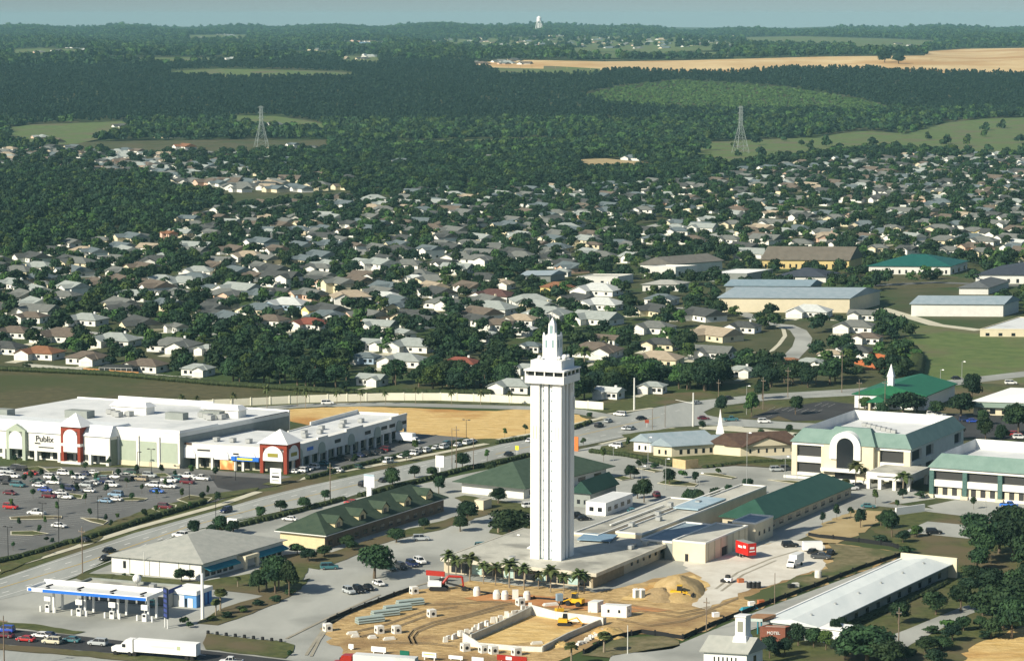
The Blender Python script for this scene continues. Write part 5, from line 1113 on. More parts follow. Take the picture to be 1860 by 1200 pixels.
# hand placed trees of the commercial foreground: kind, x, ground y, height and width in photo pixels
FT = [('oak',680,1050,62,84),('oak',926,978,56,84),('oak',849,952,46,44),('oak',836,965,30,34),('oak',713,888,42,32),('oak',753,868,26,24),('oak',797,896,34,26),('oak',785,868,22,22),('oak',840,852,32,30),('oak',890,860,22,26),
 ('oak',510,928,22,26),('oak',552,925,24,30),('oak',475,942,24,24),('oak',590,910,22,22),('oak',352,973,32,26),('oak',400,968,34,34),('oak',384,975,26,22),('oak',424,972,30,28),('oak',905,915,34,34),('oak',720,985,28,36),('oak',630,995,26,30),('oak',770,962,24,24),
 ('oak',1145,870,28,24),('oak',1170,912,46,30),('oak',1158,905,30,26),('oak',1216,880,34,28),('oak',1262,926,42,30),('oak',1248,920,34,22),('oak',1270,928,40,22),('oak',1300,918,36,26),('oak',1325,912,34,20),('oak',1358,898,32,26),('oak',1375,910,26,20),('oak',1342,922,28,20),('oak',1302,942,34,22),('oakl',1152,868,22,20),
 ('oak',1263,876,22,16),('oak',1360,948,18,20),('young',1096,838,28,16),('young',1141,818,26,14),('young',1160,855,24,16),
 ('oak',1385,725,40,30),('oakl',1365,756,46,30),('oak',1445,753,36,30),('oak',1310,752,38,26),('oak',1640,752,46,70),('oak',1665,748,34,44),('oak',1745,758,50,58),('oak',1765,730,56,40),('oak',1700,756,30,34),('oak',1600,765,36,30),('oak',1850,790,60,60),('oak',1790,800,46,34),('oak',1820,806,40,30),('oak',1735,800,36,40),('oak',1785,772,30,22),
 ('oakl',1570,742,22,28),('oak',1610,742,20,26),('young',1275,785,24,16),('young',1382,800,24,16),('young',1434,792,24,16),('young',1320,808,18,12),
 ('young',1545,942,26,16),('oak',1563,958,38,24),('young',1590,915,30,18),('oak',1620,975,52,34),('oak',1610,960,38,26),('young',1494,952,26,14),('young',1520,944,34,16),('young',1768,925,26,14),('oakl',1852,958,40,34),('young',1630,925,20,14),('oak',1640,905,20,20),
 ('oak',1700,1116,44,52),('oak',1745,1110,50,54),('oak',1632,1132,42,48),('oak',1820,1145,90,110),('oak',1855,1120,80,80),('oak',1800,1080,54,70),('oak',1850,1085,56,60),('oak',1790,1022,74,70),('oak',1840,1020,86,80),('oak',1815,1005,60,80),('oak',1870,1040,70,70),('oak',1765,1058,34,44),
 ('oak',1575,1205,72,110),('oak',1535,1198,46,60),('oak',1610,1212,56,70),('oak',1450,1172,46,44),('oak',1478,1175,38,34),('oak',1398,1195,44,36),('oakl',1500,1180,38,34),('oak',1518,1164,46,32),('oak',1530,1150,34,28),('oak',1560,1155,24,24),('oakl',1540,1150,22,20),
 ('oak',1730,1165,34,40),('oak',1680,1185,32,44),('oak',1750,1145,28,34),('oak',1645,1200,30,40),('oakl',1780,1140,24,30),('oak',1700,1205,30,50),('oak',1600,955,24,26),('oak',1640,985,26,30),('oakl',1665,975,22,28),
 ('oak',500,1078,74,56),('oak',525,1082,66,40),('oak',470,1076,44,40),('oak',560,1020,26,36),('oak',540,1008,22,34),('oak',590,1012,24,36),('oak',330,1058,28,30),('oak',345,1056,24,22),('oak',640,1000,20,26),
 ('young',28,842,20,12),('young',56,876,24,14),('young',98,885,26,14),('young',82,958,24,10),('young',72,974,24,10),('young',104,935,28,12),('young',35,958,22,10),('young',163,942,22,10),('young',192,950,20,9),('young',202,962,22,12),('young',213,946,16,12),('young',156,858,22,12),('young',198,850,22,12),('young',248,862,22,12),('young',294,862,22,12),('young',347,866,24,14),('young',392,870,26,14),
 ('young',262,945,24,14),('young',283,935,20,12),('young',330,910,26,12),('young',345,925,16,12),('young',368,914,24,14),('young',378,905,28,10),('young',395,915,26,16),('young',113,897,20,12),('young',193,898,24,14),('young',140,895,20,12),('young',24,1000,20,12),('young',85,985,12,12),('young',95,988,14,10),
 ('young',45,880,22,12),('young',75,868,20,12),('young',130,872,22,12),('young',175,878,22,12),('young',215,870,22,12),('young',230,885,22,12),('young',300,888,22,12),('young',20,925,22,12),('young',60,905,20,12),('young',155,915,22,12),('young',240,912,20,12),('young',318,872,22,12),('young',285,905,20,12),
 ('young',258,897,22,12),('young',645,850,30,14),('young',738,838,24,18),('young',755,822,26,20),('young',695,848,24,10),('young',600,868,28,12),('young',954,787,20,14),('young',917,795,20,12),('young',1015,800,20,12),('young',1060,812,20,14),('young',885,838,24,14),('oak',1070,760,12,14),
 ('palm',1554,880,38,26),('palm',1640,895,34,30),('palm',1570,876,24,20),('sabal',1536,888,20,20),
 ('palm',815,1048,44,26),('palm',828,1050,36,22),('palm',853,1056,46,34),('palm',878,1060,36,24),('palm',900,1064,38,26),('palm',925,1068,48,34),('palm',952,1072,44,26),('palm',978,1070,30,20),('palm',1000,1076,44,30),('palm',1024,1078,34,22),('palm',1050,1080,42,26),('palm',1061,1078,36,22),
 ('sabal',400,1110,46,30),('sabal',392,1118,34,22),('sabal',484,1070,52,30),('sabal',506,1072,56,30),('sabal',432,1066,22,16),('sabal',1097,1185,42,32),('sabal',1038,1208,48,30),('sabal',905,968,26,30),('sabal',520,1060,40,24),
 ('palm',555,742,34,12),('palm',485,742,38,14),('palm',540,738,30,12),('palm',655,734,24,10),('palm',873,736,24,12),('palm',700,734,22,10),('palm',755,734,28,10),('palm',925,736,24,10),('palm',358,752,30,12),('palm',332,752,30,12),('palm',262,740,18,12),('palm',296,744,18,12),('palm',424,744,28,12),('palm',330,745,26,10),('palm',612,736,24,10),('palm',820,736,24,10),
 ('sabal',128,505,40,18),('palm',1062,668,34,28),('palm',1100,640,26,20),
 ('shrub',412,1122,14,30),('shrub',440,1112,12,30),('shrub',470,1100,14,30),('shrub',500,1092,14,30),('shrub',528,1080,14,28),('shrub',384,1128,12,26),('shrub',335,1135,18,26),('shrub',345,1140,14,20),('shrub',528,1190,12,16),('shrub',240,1046,6,12),('shrub',255,1048,6,12),('shrub',225,1045,6,10),
 ('shrub',1240,868,16,26),('shrub',1305,862,14,20),('shrub',1190,850,12,24),('shrub',1170,842,12,24),('shrub',1512,874,12,14),('shrub',1670,905,16,26),('shrub',1650,1005,16,40),('shrub',1600,985,16,40),('shrub',1690,1150,16,40),('shrub',1722,1140,18,44),('shrub',1650,1190,16,44),('shrub',1790,1160,18,36),('shrub',1840,1140,14,30),
 ('oak',1775,990,60,70),('oak',1830,975,64,80),('oak',1862,1000,80,60),('oak',1775,1035,40,50),('oak',1760,1085,40,50),('oak',1870,1085,70,60),('oak',1838,1160,80,70),('oak',1785,1118,46,56),('oak',1800,1160,40,50),('oak',1555,1190,60,70),('oak',1600,1190,50,60),('oak',1425,1190,36,34),('oak',1710,1180,26,50),
 ('shrub',50,668,12,30),('shrub',610,690,20,40),('shrub',1410,1190,16,24)]
for (k_, a, b, c, d_) in FT: tpx(k_, a, b, c*(1.12 if k_ == 'palm' else 1), d_*(1.15 if k_ == 'palm' else 1))
# clipped hedges along the lots
for nm, pts, wd, hh in (('hedge along the lower kerb of the main road', [(385,965),(432,957),(520,936),(580,920),(626,908)], 2.2, 1.5), ('long hedge between the main road and the tower car park', [(655,902),(720,886),(790,868),(850,852),(905,842),(962,828)], 2.2, 1.5),
    ('hedge between the supermarket car park and the sidewalk', [(130,988),(190,970),(250,950),(330,926),(376,912)], 2.2, 1.6), ('hedge at the left edge below the supermarket lot', [(-10,1022),(40,1012),(90,998),(132,984)], 2.4, 1.4),
    ('hedge beside the shop row car park', [(560,870),(640,850),(730,828),(800,812),(850,801)], 2, 1.5), ('hedge at the front edge of the sand lot', [(905,806),(960,797),(1040,780),(1075,768)], 2.2, 1.6), ('hedge in front of the school building', [(1075,822),(1140,829),(1185,838),(1222,848)], 2.5, 1.6), ('hedge below the church hall', [(1280,850),(1350,842),(1440,838)], 2, 1.2),
    ('hedge shadowed row behind the green field houses', [(1655,640),(1668,660),(1660,690)], 6, 4), ('dark hedge line behind the motel building', [(1500,1155),(1600,1112),(1720,1058)], 3, 1.2), ('low bushes along the edge of the olive field', [(-10,672),(200,682),(400,700),(640,716),(890,716)], 4, 2.2)):
    P_ = [G(*p) for p in pts]; m = MB(); rg = random.Random(len(nm)); 
    for a, b in zip(P_, P_[1:]):
        n = max(1, int((b-a).length/1.1))
        for i in range(n):
            c = a+(b-a)*(i/n); m.sph(c.x+rg.uniform(-.3, .3), c.y+rg.uniform(-.3, .3), hh*.42, wd*.55*rg.uniform(.8, 1.15), hh*rg.uniform(.5, .65), 6, 4)
    tag(link('hedge', m.mesh('hedge', HEDGE)), nm, 'hedge')
# ---------------------------------------------------------------- neighbourhood trees: the nearest as things, the others as woods
BPL = [[(x, y-1) for x, y in tp]+[(x, y+6) for x, y in bt[::-1]] for nm, tp, bt, mm in BANDS]
PL = np.array(placed); rgn = np.random.default_rng(5)
ROADW = []   # street centre lines kept free of trees
for nm_ in ([(1403,589),(1428,591),(1450,600),(1460,614),(1455,630),(1440,645),(1425,662)], [(1060,417),(1151,419),(1222,402),(1290,396)], [(1245,440),(1330,420),(1432,400)], [(1475,392),(1490,387),(1530,378),(1657,382)], [(1700,352),(1729,344),(1801,311),(1880,303)], [(1480,436),(1526,426),(1590,410)]):
    for a, b in zip(nm_, nm_[1:]):
        A_, B_ = G(*a), G(*b)
        for t in np.linspace(0, 1, 12): q = A_+(B_-A_)*t; ROADW.append((q.x, q.y, 7.))
PL = np.concatenate([PL, np.array(ROADW)])
def scatter(poly, dens, clear=1.0, avoid=(), jit=1, hole=None):
    """points spread evenly over the ground inside a photo polygon; dens = trees per hectare"""
    g = [GT(*p) for p in poly]; x0, x1 = min(p.x for p in g), max(p.x for p in g); y0, y1 = min(p.y for p in g), max(p.y for p in g)
    n = int((x1-x0)*(y1-y0)/1e4*dens); x = rgn.uniform(x0, x1, n); y = rgn.uniform(y0, y1, n); z = TZ(x, y)
    px, py = P(x, y, z); k = inpoly(px, py, poly) & (px > -440) & (px < 2300)
    for a in avoid: k &= ~inpoly(px, py, a)
    x, y, z, px, py = x[k], y[k], z[k], px[k], py[k]
    if clear:
        keep = np.ones(len(x), bool)
        for i0 in range(0, len(x), 4000):
            s_ = slice(i0, i0+4000); d2 = (x[s_, None]-PL[None, :, 0])**2+(y[s_, None]-PL[None, :, 1])**2
            keep[s_] = ~np.any(d2 < (PL[None, :, 2]*clear+1.5)**2, axis=1)
        x, y, z, px, py = x[keep], y[keep], z[keep], px[keep], py[keep]
    return np.stack([x, y, z, px, py], 1)
NB = [(-420,455),(60,458),(150,444),(300,430),(335,402),(420,380),(620,360),(900,348),(1300,322),(1400,306),(1500,300),(2280,292),(2280,600),(1780,585),(1650,600),(1672,690),(1560,700),(1340,706),(1110,722),(1095,740),(890,715),(700,712),(400,698),(330,688),(120,668),(-420,668)]
AVO = [[(1270,596),(1400,600),(1470,596),(1470,664),(1400,662),(1270,640)], [(1600,520),(1800,520),(1760,600),(1600,590)]]
nbt = scatter(NB, 78, .8, AVO)
# denser wood in places the photo shows as solid green
for pl, dn in (([(300,585),(640,600),(640,720),(400,700),(300,680)], 60), ([(640,600),(980,600),(980,712),(640,712)], 40), ([(180,510),(420,510),(400,600),(180,590)], 50), ([(1060,660),(1660,640),(1660,700),(1340,706),(1110,720)], 48), ([(-420,500),(140,500),(140,560),(-420,560)], 40), ([(0,560),(330,600),(330,680),(0,660)], 22), ([(1060,690),(1340,680),(1340,706),(1110,722)], 60)):
    nbt = np.concatenate([nbt, scatter(pl, dn, .9, AVO)])
nbt = nbt[(rgn.uniform(0, 1, len(nbt)) < np.where((nbt[:, 3] > 1180) & (nbt[:, 4] < 460), .72, 1.))]
nbt = nbt[np.argsort(-nbt[:, 4])]
# open lawns on the near side of the houses, so the trees stand beside and behind them
hs_ = np.array(placed[len(CPT):len(CPT)+MAXH]); kp = np.ones(len(nbt), bool); rv_ = rgn.uniform(0, 1, len(nbt))
for i, (hx, hy, hr_) in enumerate(hs_):
    near = i < len(HL)
    kp &= ~((np.abs(nbt[:, 0]-hx*nbt[:, 1]/hy) < hr_*(.95 if near else .7)) & (nbt[:, 1] < hy) & (nbt[:, 1] > hy-(46 if near else 34)) & (rv_ < (.9 if near else .6)))
nbt = nbt[kp]
NIND = 292-sum(1 for t in FT if t[0] in ('oak', 'oakl', 'pine', 'young'))
inf_ = (nbt[:, 3] > -25) & (nbt[:, 3] < 1885); nin = nbt[inf_]; nout = nbt[~inf_]
for i, (x, y, z, px, py) in enumerate(nin[:NIND]):
    r_ = (i*7919) % 100
    kd = 'oak' if r_ < 66 else ('oakl' if r_ < 82 else 'pine'); hh = 7.5+(i*31 % 40)/10.
    tree(kd, (x, y, 0), hh, None, seed=i, px=px, py=py-15)
rest = np.concatenate([nin[NIND:], nout])
print('trees', NT[0], 'rest', len(rest))
# ---------------------------------------------------------------- woods scattered with geometry nodes over vertex clouds
def wood_group(name, coll):
    ng = bpy.data.node_groups.new(name, 'GeometryNodeTree')
    ng.interface.new_socket('Geometry', in_out='INPUT', socket_type='NodeSocketGeometry'); ng.interface.new_socket('Geometry', in_out='OUTPUT', socket_type='NodeSocketGeometry')
    N = ng.nodes; L = ng.links; gi = N.new('NodeGroupInput'); go = N.new('NodeGroupOutput'); ip = N.new('GeometryNodeInstanceOnPoints')
    ci = N.new('GeometryNodeCollectionInfo'); ci.inputs['Collection'].default_value = coll; ci.inputs['Separate Children'].default_value = True; ci.inputs['Reset Children'].default_value = True
    at = N.new('GeometryNodeInputNamedAttribute'); at.data_type = 'FLOAT_VECTOR'; at.inputs['Name'].default_value = 'size'
    rv = N.new('FunctionNodeRandomValue'); rv.data_type = 'FLOAT_VECTOR'; rv.inputs[1].default_value = (0, 0, 6.28)
    L.new(gi.outputs[0], ip.inputs['Points']); L.new(ci.outputs[0], ip.inputs['Instance']); ip.inputs['Pick Instance'].default_value = True
    L.new(at.outputs[0], ip.inputs['Scale']); L.new(rv.outputs[0], ip.inputs['Rotation']); L.new(ip.outputs[0], go.inputs[0]); return ng
def lowcoll(name, specs):
    c = bpy.data.collections.new(name)
    for i, (sd, R, H, z0, n, ls, cl, sh, m) in enumerate(specs):
        o = bpy.data.objects.new(name+'_tree', leafy(sd, R, H, z0, n, ls, cl, sh).mesh(name+'_tree', m)); c.objects.link(o)
    return c
CM = lowcoll('mid_tree', [(80+i, 1, 1.32, .18, 230, .16, 8, 'round', LEAF[(0, 1, 0, 2, 1)[i]]) for i in range(5)])
CP_ = lowcoll('far_tree', [(90+i, 1, 1.3, .1, 60, .3, 5, 'round', LEAF[(0, 1, 0, 2)[i]]) for i in range(4)])
CN = lowcoll('pine_tree', [(95+i, .62, 2.1, .1, 60, .26, 5, 'cone' if i else 'column', LEAF[1]) for i in range(2)])
YLEAF = mat('fresh plantation foliage', (.045, .1, .026), (.10, .17, .045), .1, rough=.8)
CY = lowcoll('sapling', [(98+i, 1, 1.0, 0, 50, .3, 5, 'round', YLEAF) for i in range(2)])
def wood(name, label, pts, sz, coll, cat='woods', zs=1.0):
    me = bpy.data.meshes.new(name); n = len(pts); me.vertices.add(n)
    me.vertices.foreach_set('co', np.ascontiguousarray(pts[:, :3], dtype=np.float32).ravel())
    a = me.attributes.new('size', 'FLOAT_VECTOR', 'POINT'); s_ = rgn.uniform(.72, 1.25, n)*sz
    a.data.foreach_set('vector', np.stack([s_, s_, s_*rgn.uniform(.85, 1.15, n)*zs], 1).astype(np.float32).ravel()); me.update()
    o = link(name, me); o['kind'] = 'stuff'; tag(o, label, cat)
    md = o.modifiers.new('scatter', 'NODES'); md.node_group = wood_group(name, coll); return o
wood('neighbourhood_trees', 'countless small dark trees between the houses farther off', rest, 5.0, CM)
F1 = [(-420,312),(80,316),(150,324),(260,338),(400,362),(425,372),(335,398),(298,428),(140,444),(60,456),(-420,458)]
F2 = [(395,292),(480,282),(600,276),(640,268),(800,268),(1000,262),(1200,262),(1262,280),(1300,302),(1300,316),(1180,330),(1060,340),(900,348),(760,350),(640,360),(620,345),(520,332),(470,316),(420,306)]
F3 = [(1060,330),(1240,306),(1330,300),(1440,286),(1560,272),(1640,268),(1640,280),(1500,292),(1400,304),(1300,320),(1180,336)]
A_ = BPL
w1 = np.concatenate([scatter(F1, 120, 1, A_), scatter(F2, 105, 1, A_), scatter(F3, 110, 1, A_), scatter([(-420,272),(640,272),(640,352),(-420,318)], 26, .9, A_), scatter([(-420,296),(110,300),(260,312),(260,335),(150,326),(-420,318)], 60, .9, A_), scatter([(1640,268),(2280,275),(2280,290),(1500,296)], 60, .9, A_)])
wood('near_wood', 'dense dark green wood left of and behind the housing estate', w1, 6.2, CM)
w2 = np.concatenate([scatter([(-420,225),(1260,225),(1260,300),(600,275),(-420,272)], 90, 1, A_), scatter([(1200,205),(2280,205),(2280,218),(1560,244),(1440,258),(1200,265)], 85, 0, A_), scatter([(1200,240),(2280,215),(2280,290),(1640,285),(1260,300)], 1.6, 0, [])])
wood('wood_belt', 'belt of rounded trees along the fields below the pine forest', w2, 7.5, CP_)
YG = [(1050,176),(1120,160),(1240,148),(1420,160),(1560,182),(1640,205),(1560,215),(1440,208),(1240,205),(1100,192)]
w3 = scatter([(-420,118),(310,112),(640,105),(860,118),(905,134),(1240,132),(1450,123),(2280,132),(2280,208),(1200,225),(-420,228)], 150, 0, A_+[YG])
wood('pine_forest', 'huge even dark pine forest covering the hillside in the distance', w3, 4.9, CN)
w4 = scatter(YG, 150, 0, A_)
wood('young_plantation', 'brighter green young plantation patch on the right of the hillside', w4, 3.6, CY)
w5 = np.concatenate([scatter([(-420,44),(2280,44),(2280,112),(860,118),(640,112),(310,124),(-420,130)], 24, 1, A_), scatter([(760,62),(1340,60),(1340,90),(760,92)], 1.5, 1, [])])
g_ = rgn.uniform(0, 1, (21000, 2)); y = 11000+g_[:, 0]*3500; x = (g_[:, 1]*2-1)*y*.27; rid = np.stack([x, y, TZ(x, y)], 1)
wood('ridge_wood', 'hazy blue green trees covering the far ridge under the sky', np.concatenate([w5[:, :3], rid]), 11, CP_)
rg2 = rgn.uniform(0, 1, (1200, 2)); y = 12500+rg2[:, 0]*1600; x = (rg2[:, 1]*2-1)*y*.2
wood('skyline_trees', 'taller clumps of trees breaking the skyline of the far ridge', np.stack([x, y, TZ(x, y)], 1), 17, CP_)
# the pair of big round trees alone on the orange dirt field
for px, lb in ((1607, 'left one of two big round trees alone on the orange dirt field'), (1632, 'right one of two big round trees alone on the orange dirt field')):
    g = GT(px, 116 if px < 1620 else 118); s_ = F/(g.y)
    t = tree('oak', g, 24/s_, 27/s_, px=px, py=110, label=lb, group='round trees on the dirt field')
# ================================================================ VEHICLES
CC = {'white': (.78,.78,.76), 'black': (.012,.013,.016), 'maroon': (.12,.012,.02), 'red': (.42,.02,.02), 'navy': (.015,.025,.08), 'blue': (.03,.08,.42), 'light blue': (.22,.34,.46), 'teal': (.05,.16,.18), 'silver': (.42,.45,.46), 'dark green': (.02,.06,.045), 'cream': (.6,.56,.42), 'tan': (.35,.29,.2), 'charcoal': (.05,.055,.06), 'bright blue': (.03,.16,.6)}
CMAT = {k: mat(k+' car paint', v, rough=.28, spec=.5) for k, v in CC.items()}
CP3 = {}
def loft(rings):
    m = MB(); n = len(rings[0])
    for r in rings: m.v += [tuple(p) for p in r]
    for j in range(len(rings)-1):
        for i in range(n): m.f.append((j*n+i, j*n+(i+1) % n, (j+1)*n+(i+1) % n, (j+1)*n+i)); m.m.append(0)
    m.f += [tuple(range(n-1, -1, -1)), tuple(range((len(rings)-1)*n, len(rings)*n))]; m.m += [0, 0]; return m
def car_proto(k):
    if k in CP3: return CP3[k]
    L, W, H = {'sedan': (4.7, 1.8, 1.42), 'suv': (4.8, 1.9, 1.8), 'pickup': (5.6, 2.0, 1.85), 'van': (5.0, 1.95, 1.8)}[k]
    zb = {'sedan': .82, 'suv': 1.05, 'pickup': 1.08, 'van': 1.0}[k]; h = L/2
    def ring(x, w, z0, z1): return [(x, -w, z0), (x, -w*1.0, (z0+z1)/2), (x, -w*.93, z1), (x, w*.93, z1), (x, w, (z0+z1)/2), (x, w, z0)]
    w = W/2
    nose = zb-.12 if k != 'van' else zb-.05
    b = loft([ring(-h, w*.9, .4, zb-.08), ring(-h+.15, w, .28, zb), ring(h-1.5, w, .28, zb), ring(h-.3, w*.97, .28, nose), ring(h, w*.85, .4, nose-.12)])
    c0, c1, i0, i1 = {'sedan': (-1.75, 1.15, .55, .75), 'suv': (-2.3, 1.1, .2, .65), 'pickup': (-.6, 1.4, .15, .6), 'van': (-2.4, 1.6, .2, .9)}[k]
    g = MB(); g.add([(c0,-w*.9,zb-.02),(c1,-w*.9,zb-.02),(c1,w*.9,zb-.02),(c0,w*.9,zb-.02),(c0+i0,-w*.72,H-.06),(c1-i1,-w*.72,H-.06),(c1-i1,w*.72,H-.06),(c0+i0,w*.72,H-.06)], [(0,1,5,4),(1,2,6,5),(2,3,7,6),(3,0,4,7),(4,5,6,7)])
    r = MB().frus(c0+i0-.05, c1-i1+.05, -w*.74, w*.74, H-.06, H, .06)
    for x, s_ in ((c0, i0), (c1, -i1), ((c0+c1)/2, 0)):
        for q in (-1, 1): r.tube((x, q*w*.9, zb-.02), (x+s_, q*w*.73, H-.05), .05, .05, 4)
    b.v += []; n = len(b.v); b.add(r.v, r.f)
    if k == 'pickup': b.add([(-h+.1,-w*.93,zb),(-.7,-w*.93,zb),(-.7,w*.93,zb),(-h+.1,w*.93,zb),(-h+.1,-w*.93,zb+.02),(-.7,-w*.93,zb+.02),(-.7,w*.93,zb+.02),(-h+.1,w*.93,zb+.02)], [(4,5,6,7)]); 
    def wheel(x, y):
        m = MB(); sg = 1 if y > 0 else -1; n = 12; r_ = .34 if k != 'pickup' else .4
        vs = [(x+r_*cos(2*pi*i/n), y+yy, r_+r_*sin(2*pi*i/n)) for yy in (-.11, .11) for i in range(n)]
        m.add(vs, [tuple(range(n-1,-1,-1)), tuple(range(n, 2*n))]+[(i, (i+1)%n, n+(i+1)%n, n+i) for i in range(n)], 0)
        vs = [(x+r_*.55*cos(2*pi*i/n), y+sg*.125, r_+r_*.55*sin(2*pi*i/n)) for i in range(n)]; m.add(vs, [tuple(range(n))], 1); return m.mesh('wheel', [TYRE, CHROME])
    P3 = {'body': b.mesh('body', [WHITE]), 'window_glass': g.mesh('window_glass', GLASS), 'wheels': [wheel(x, y) for x in (-h+.95, h-.95) for y in (-w+.08, w-.08)]}
    P3['headlight'] = [MB().box(h-.08, h+.01, q*w*.62-.18, q*w*.62+.18, .55, .7).mesh('headlight', LAMPW) for q in (-1, 1)]
    if k == 'pickup': P3['bed'] = MB().box(-h+.25, -.85, -w*.78, w*.78, zb+.0, zb+.03).mesh('bed', DARK)
    CP3[k] = P3; return P3
NC = [0]
def car(kind, col, px, py, ang, ctx, label=None, group=None, loc=None):
    pr = car_proto(kind); g = loc or G(px, py); g = Vector((g.x, g.y, .2)); NC[0] += 1
    nm = {'suv': 'parked_car', 'sedan': 'parked_car', 'van': 'van', 'pickup': 'pickup_truck'}[kind]; cat = {'suv': 'car', 'sedan': 'car', 'van': 'van', 'pickup': 'pickup truck'}[kind]
    if 'road' in ctx or 'highway' in ctx: nm = nm.replace('parked_', '')
    r = link(nm, None, None, g, radians(ang)); lb = '%s %s %s, ' % (col, kind if kind != 'suv' else 'SUV', ctx)
    tag(r, label or lb+where(lb, px, py-4), cat, group)
    o = link('body', pr['body'], r); slot(o, CMAT[col]); link('window_glass', pr['window_glass'], r)
    for w_ in pr['wheels']: link('wheel', w_, r)
    for w_ in pr['headlight']: link('headlight', w_, r)
    if 'bed' in pr: link('bed', pr['bed'], r)
    return r
def z1(x, y, ox, oy, s=4.615): return ox+x/s, oy+y/s
GL = 'cars in the supermarket car park'
for x, y, c, k in [(85,915,'maroon','sedan'),(150,850,'teal','van'),(330,852,'white','sedan'),(380,890,'blue','sedan'),(415,942,'maroon','suv'),(500,912,'white','sedan'),(550,950,'white','suv'),(450,828,'white','suv'),(310,815,'dark green','sedan'),(430,785,'white','suv'),(540,752,'white','suv'),(660,785,'white','suv'),(590,880,'navy','suv'),(720,850,'silver','suv'),(740,895,'white','sedan'),(770,745,'white','sedan'),(850,800,'teal','suv'),(940,850,'white','suv'),(980,782,'white','suv'),(1050,770,'white','sedan'),(1100,740,'dark green','van'),(1130,795,'charcoal','sedan'),(895,822,'navy','suv'),(970,930,'light blue','van'),(880,982,'light blue','sedan'),(965,968,'white','sedan'),(1280,850,'white','suv'),(1315,900,'bright blue','sedan'),(1410,860,'white','pickup'),(1420,812,'white','pickup'),(1565,775,'white','pickup'),(1570,825,'maroon','suv'),(1690,795,'white','pickup'),(1255,772,'silver','suv'),(90,1035,'red','suv'),(305,1085,'white','pickup'),(495,1190,'white','sedan'),(1385,1035,'maroon','suv'),(55,735,'silver','suv'),(120,705,'charcoal','suv'),(110,775,'white','suv'),(25,760,'white','sedan'),(30,800,'black','suv'),(170,715,'black','suv'),(700,755,'navy','sedan'),(775,832,'white','sedan'),(1185,800,'tan','suv'),(260,752,'red','sedan'),(660,820,'charcoal','sedan'),(1040,800,'charcoal','van'),(60,830,'black','sedan'),(1500,800,'teal','suv')]:
    px, py = z1(x, y, 0, 700); car(k, c, px, py, 158+RS.uniform(-4, 4)+(180 if RS.random() < .5 else 0), 'parked in the supermarket lot', group=GL)
for i, (x, y, c, k) in enumerate([(835,735,'white','sedan'),(905,728,'white','suv'),(955,712,'white','sedan'),(1005,700,'white','suv'),(1090,668,'teal','sedan'),(1240,625,'charcoal','suv'),(1300,628,'black','suv'),(1440,590,'black','suv'),(1500,582,'charcoal','sedan'),(1560,566,'black','sedan'),(1605,552,'maroon','suv'),(1390,600,'navy','sedan'),(1765,608,'white','sedan'),(1625,645,'white','suv'),(1370,694,'dark green','sedan'),(1205,725,'white','sedan'),(1835,585,'white','suv')]):
    px, py = z1(x, y, 350, 700); car(k, c, px, py, 150+RS.uniform(-4, 4), 'parked before the shop row', group='cars before the shop row')
for x, y, c, k in [(20,650,'white','suv'),(150,608,'white','sedan'),(270,570,'white','pickup'),(350,560,'white','suv'),(430,535,'white','sedan'),(495,530,'white','suv'),(520,505,'teal','suv'),(612,512,'white','sedan'),(690,495,'white','suv'),(730,482,'white','sedan')]:
    px, py = z1(x, y, 700, 700); car(k, c, px, py, 62, 'past the shop row', group='cars before the shop row')
RD = 62
for x, y, ox, oy, c, k, a, ctx in [(1435,845,350,700,'black','suv',RD,'driving on the main road'),(1600,808,350,700,'charcoal','sedan',RD,'driving on the main road'),(280,1065,350,700,'navy','suv',RD+180,'driving on the main road'),(1035,588,700,700,'black','sedan',RD,'driving on the main road'),(1215,475,700,700,'white','sedan',RD,'driving on the main road'),
    (695,205,0,940,'black','sedan',150,'leaving the lot onto the road'),(915,290,0,940,'black','sedan',RD,'driving on the main road'),(880,355,0,940,'charcoal','sedan',RD+180,'beside the grey roofed building on the road'),(130,350,1060,700,'black','suv',RD,'waiting on the road near the junction'),(305,255,1060,700,'white','van',150,'turning at the road junction'),(485,288,1060,700,'black','sedan',RD-20,'crossing the road junction'),(355,370,1060,700,'white','sedan',RD,'on the road near the junction'),
    (1005,288,1060,700,'maroon','sedan',5,'on the side road beside the junction'),(1235,298,1060,700,'teal','pickup',5,'on the side road beside the junction'),(1515,315,1060,700,'white','suv',5,'on the side road beside the junction'),(1215,118,1060,700,'charcoal','sedan',40,'on the road beyond the junction'),(950,158,1060,700,'silver','sedan',40,'on the road at the junction'),(400,372,1060,700,'silver','sedan',RD,'on the road before the junction'),(210,310,1060,700,'silver','sedan',RD,'on the road near the junction')]:
    px, py = z1(x, y, ox, oy); car(k, c, px, py, a, ctx, group='cars on the main road')
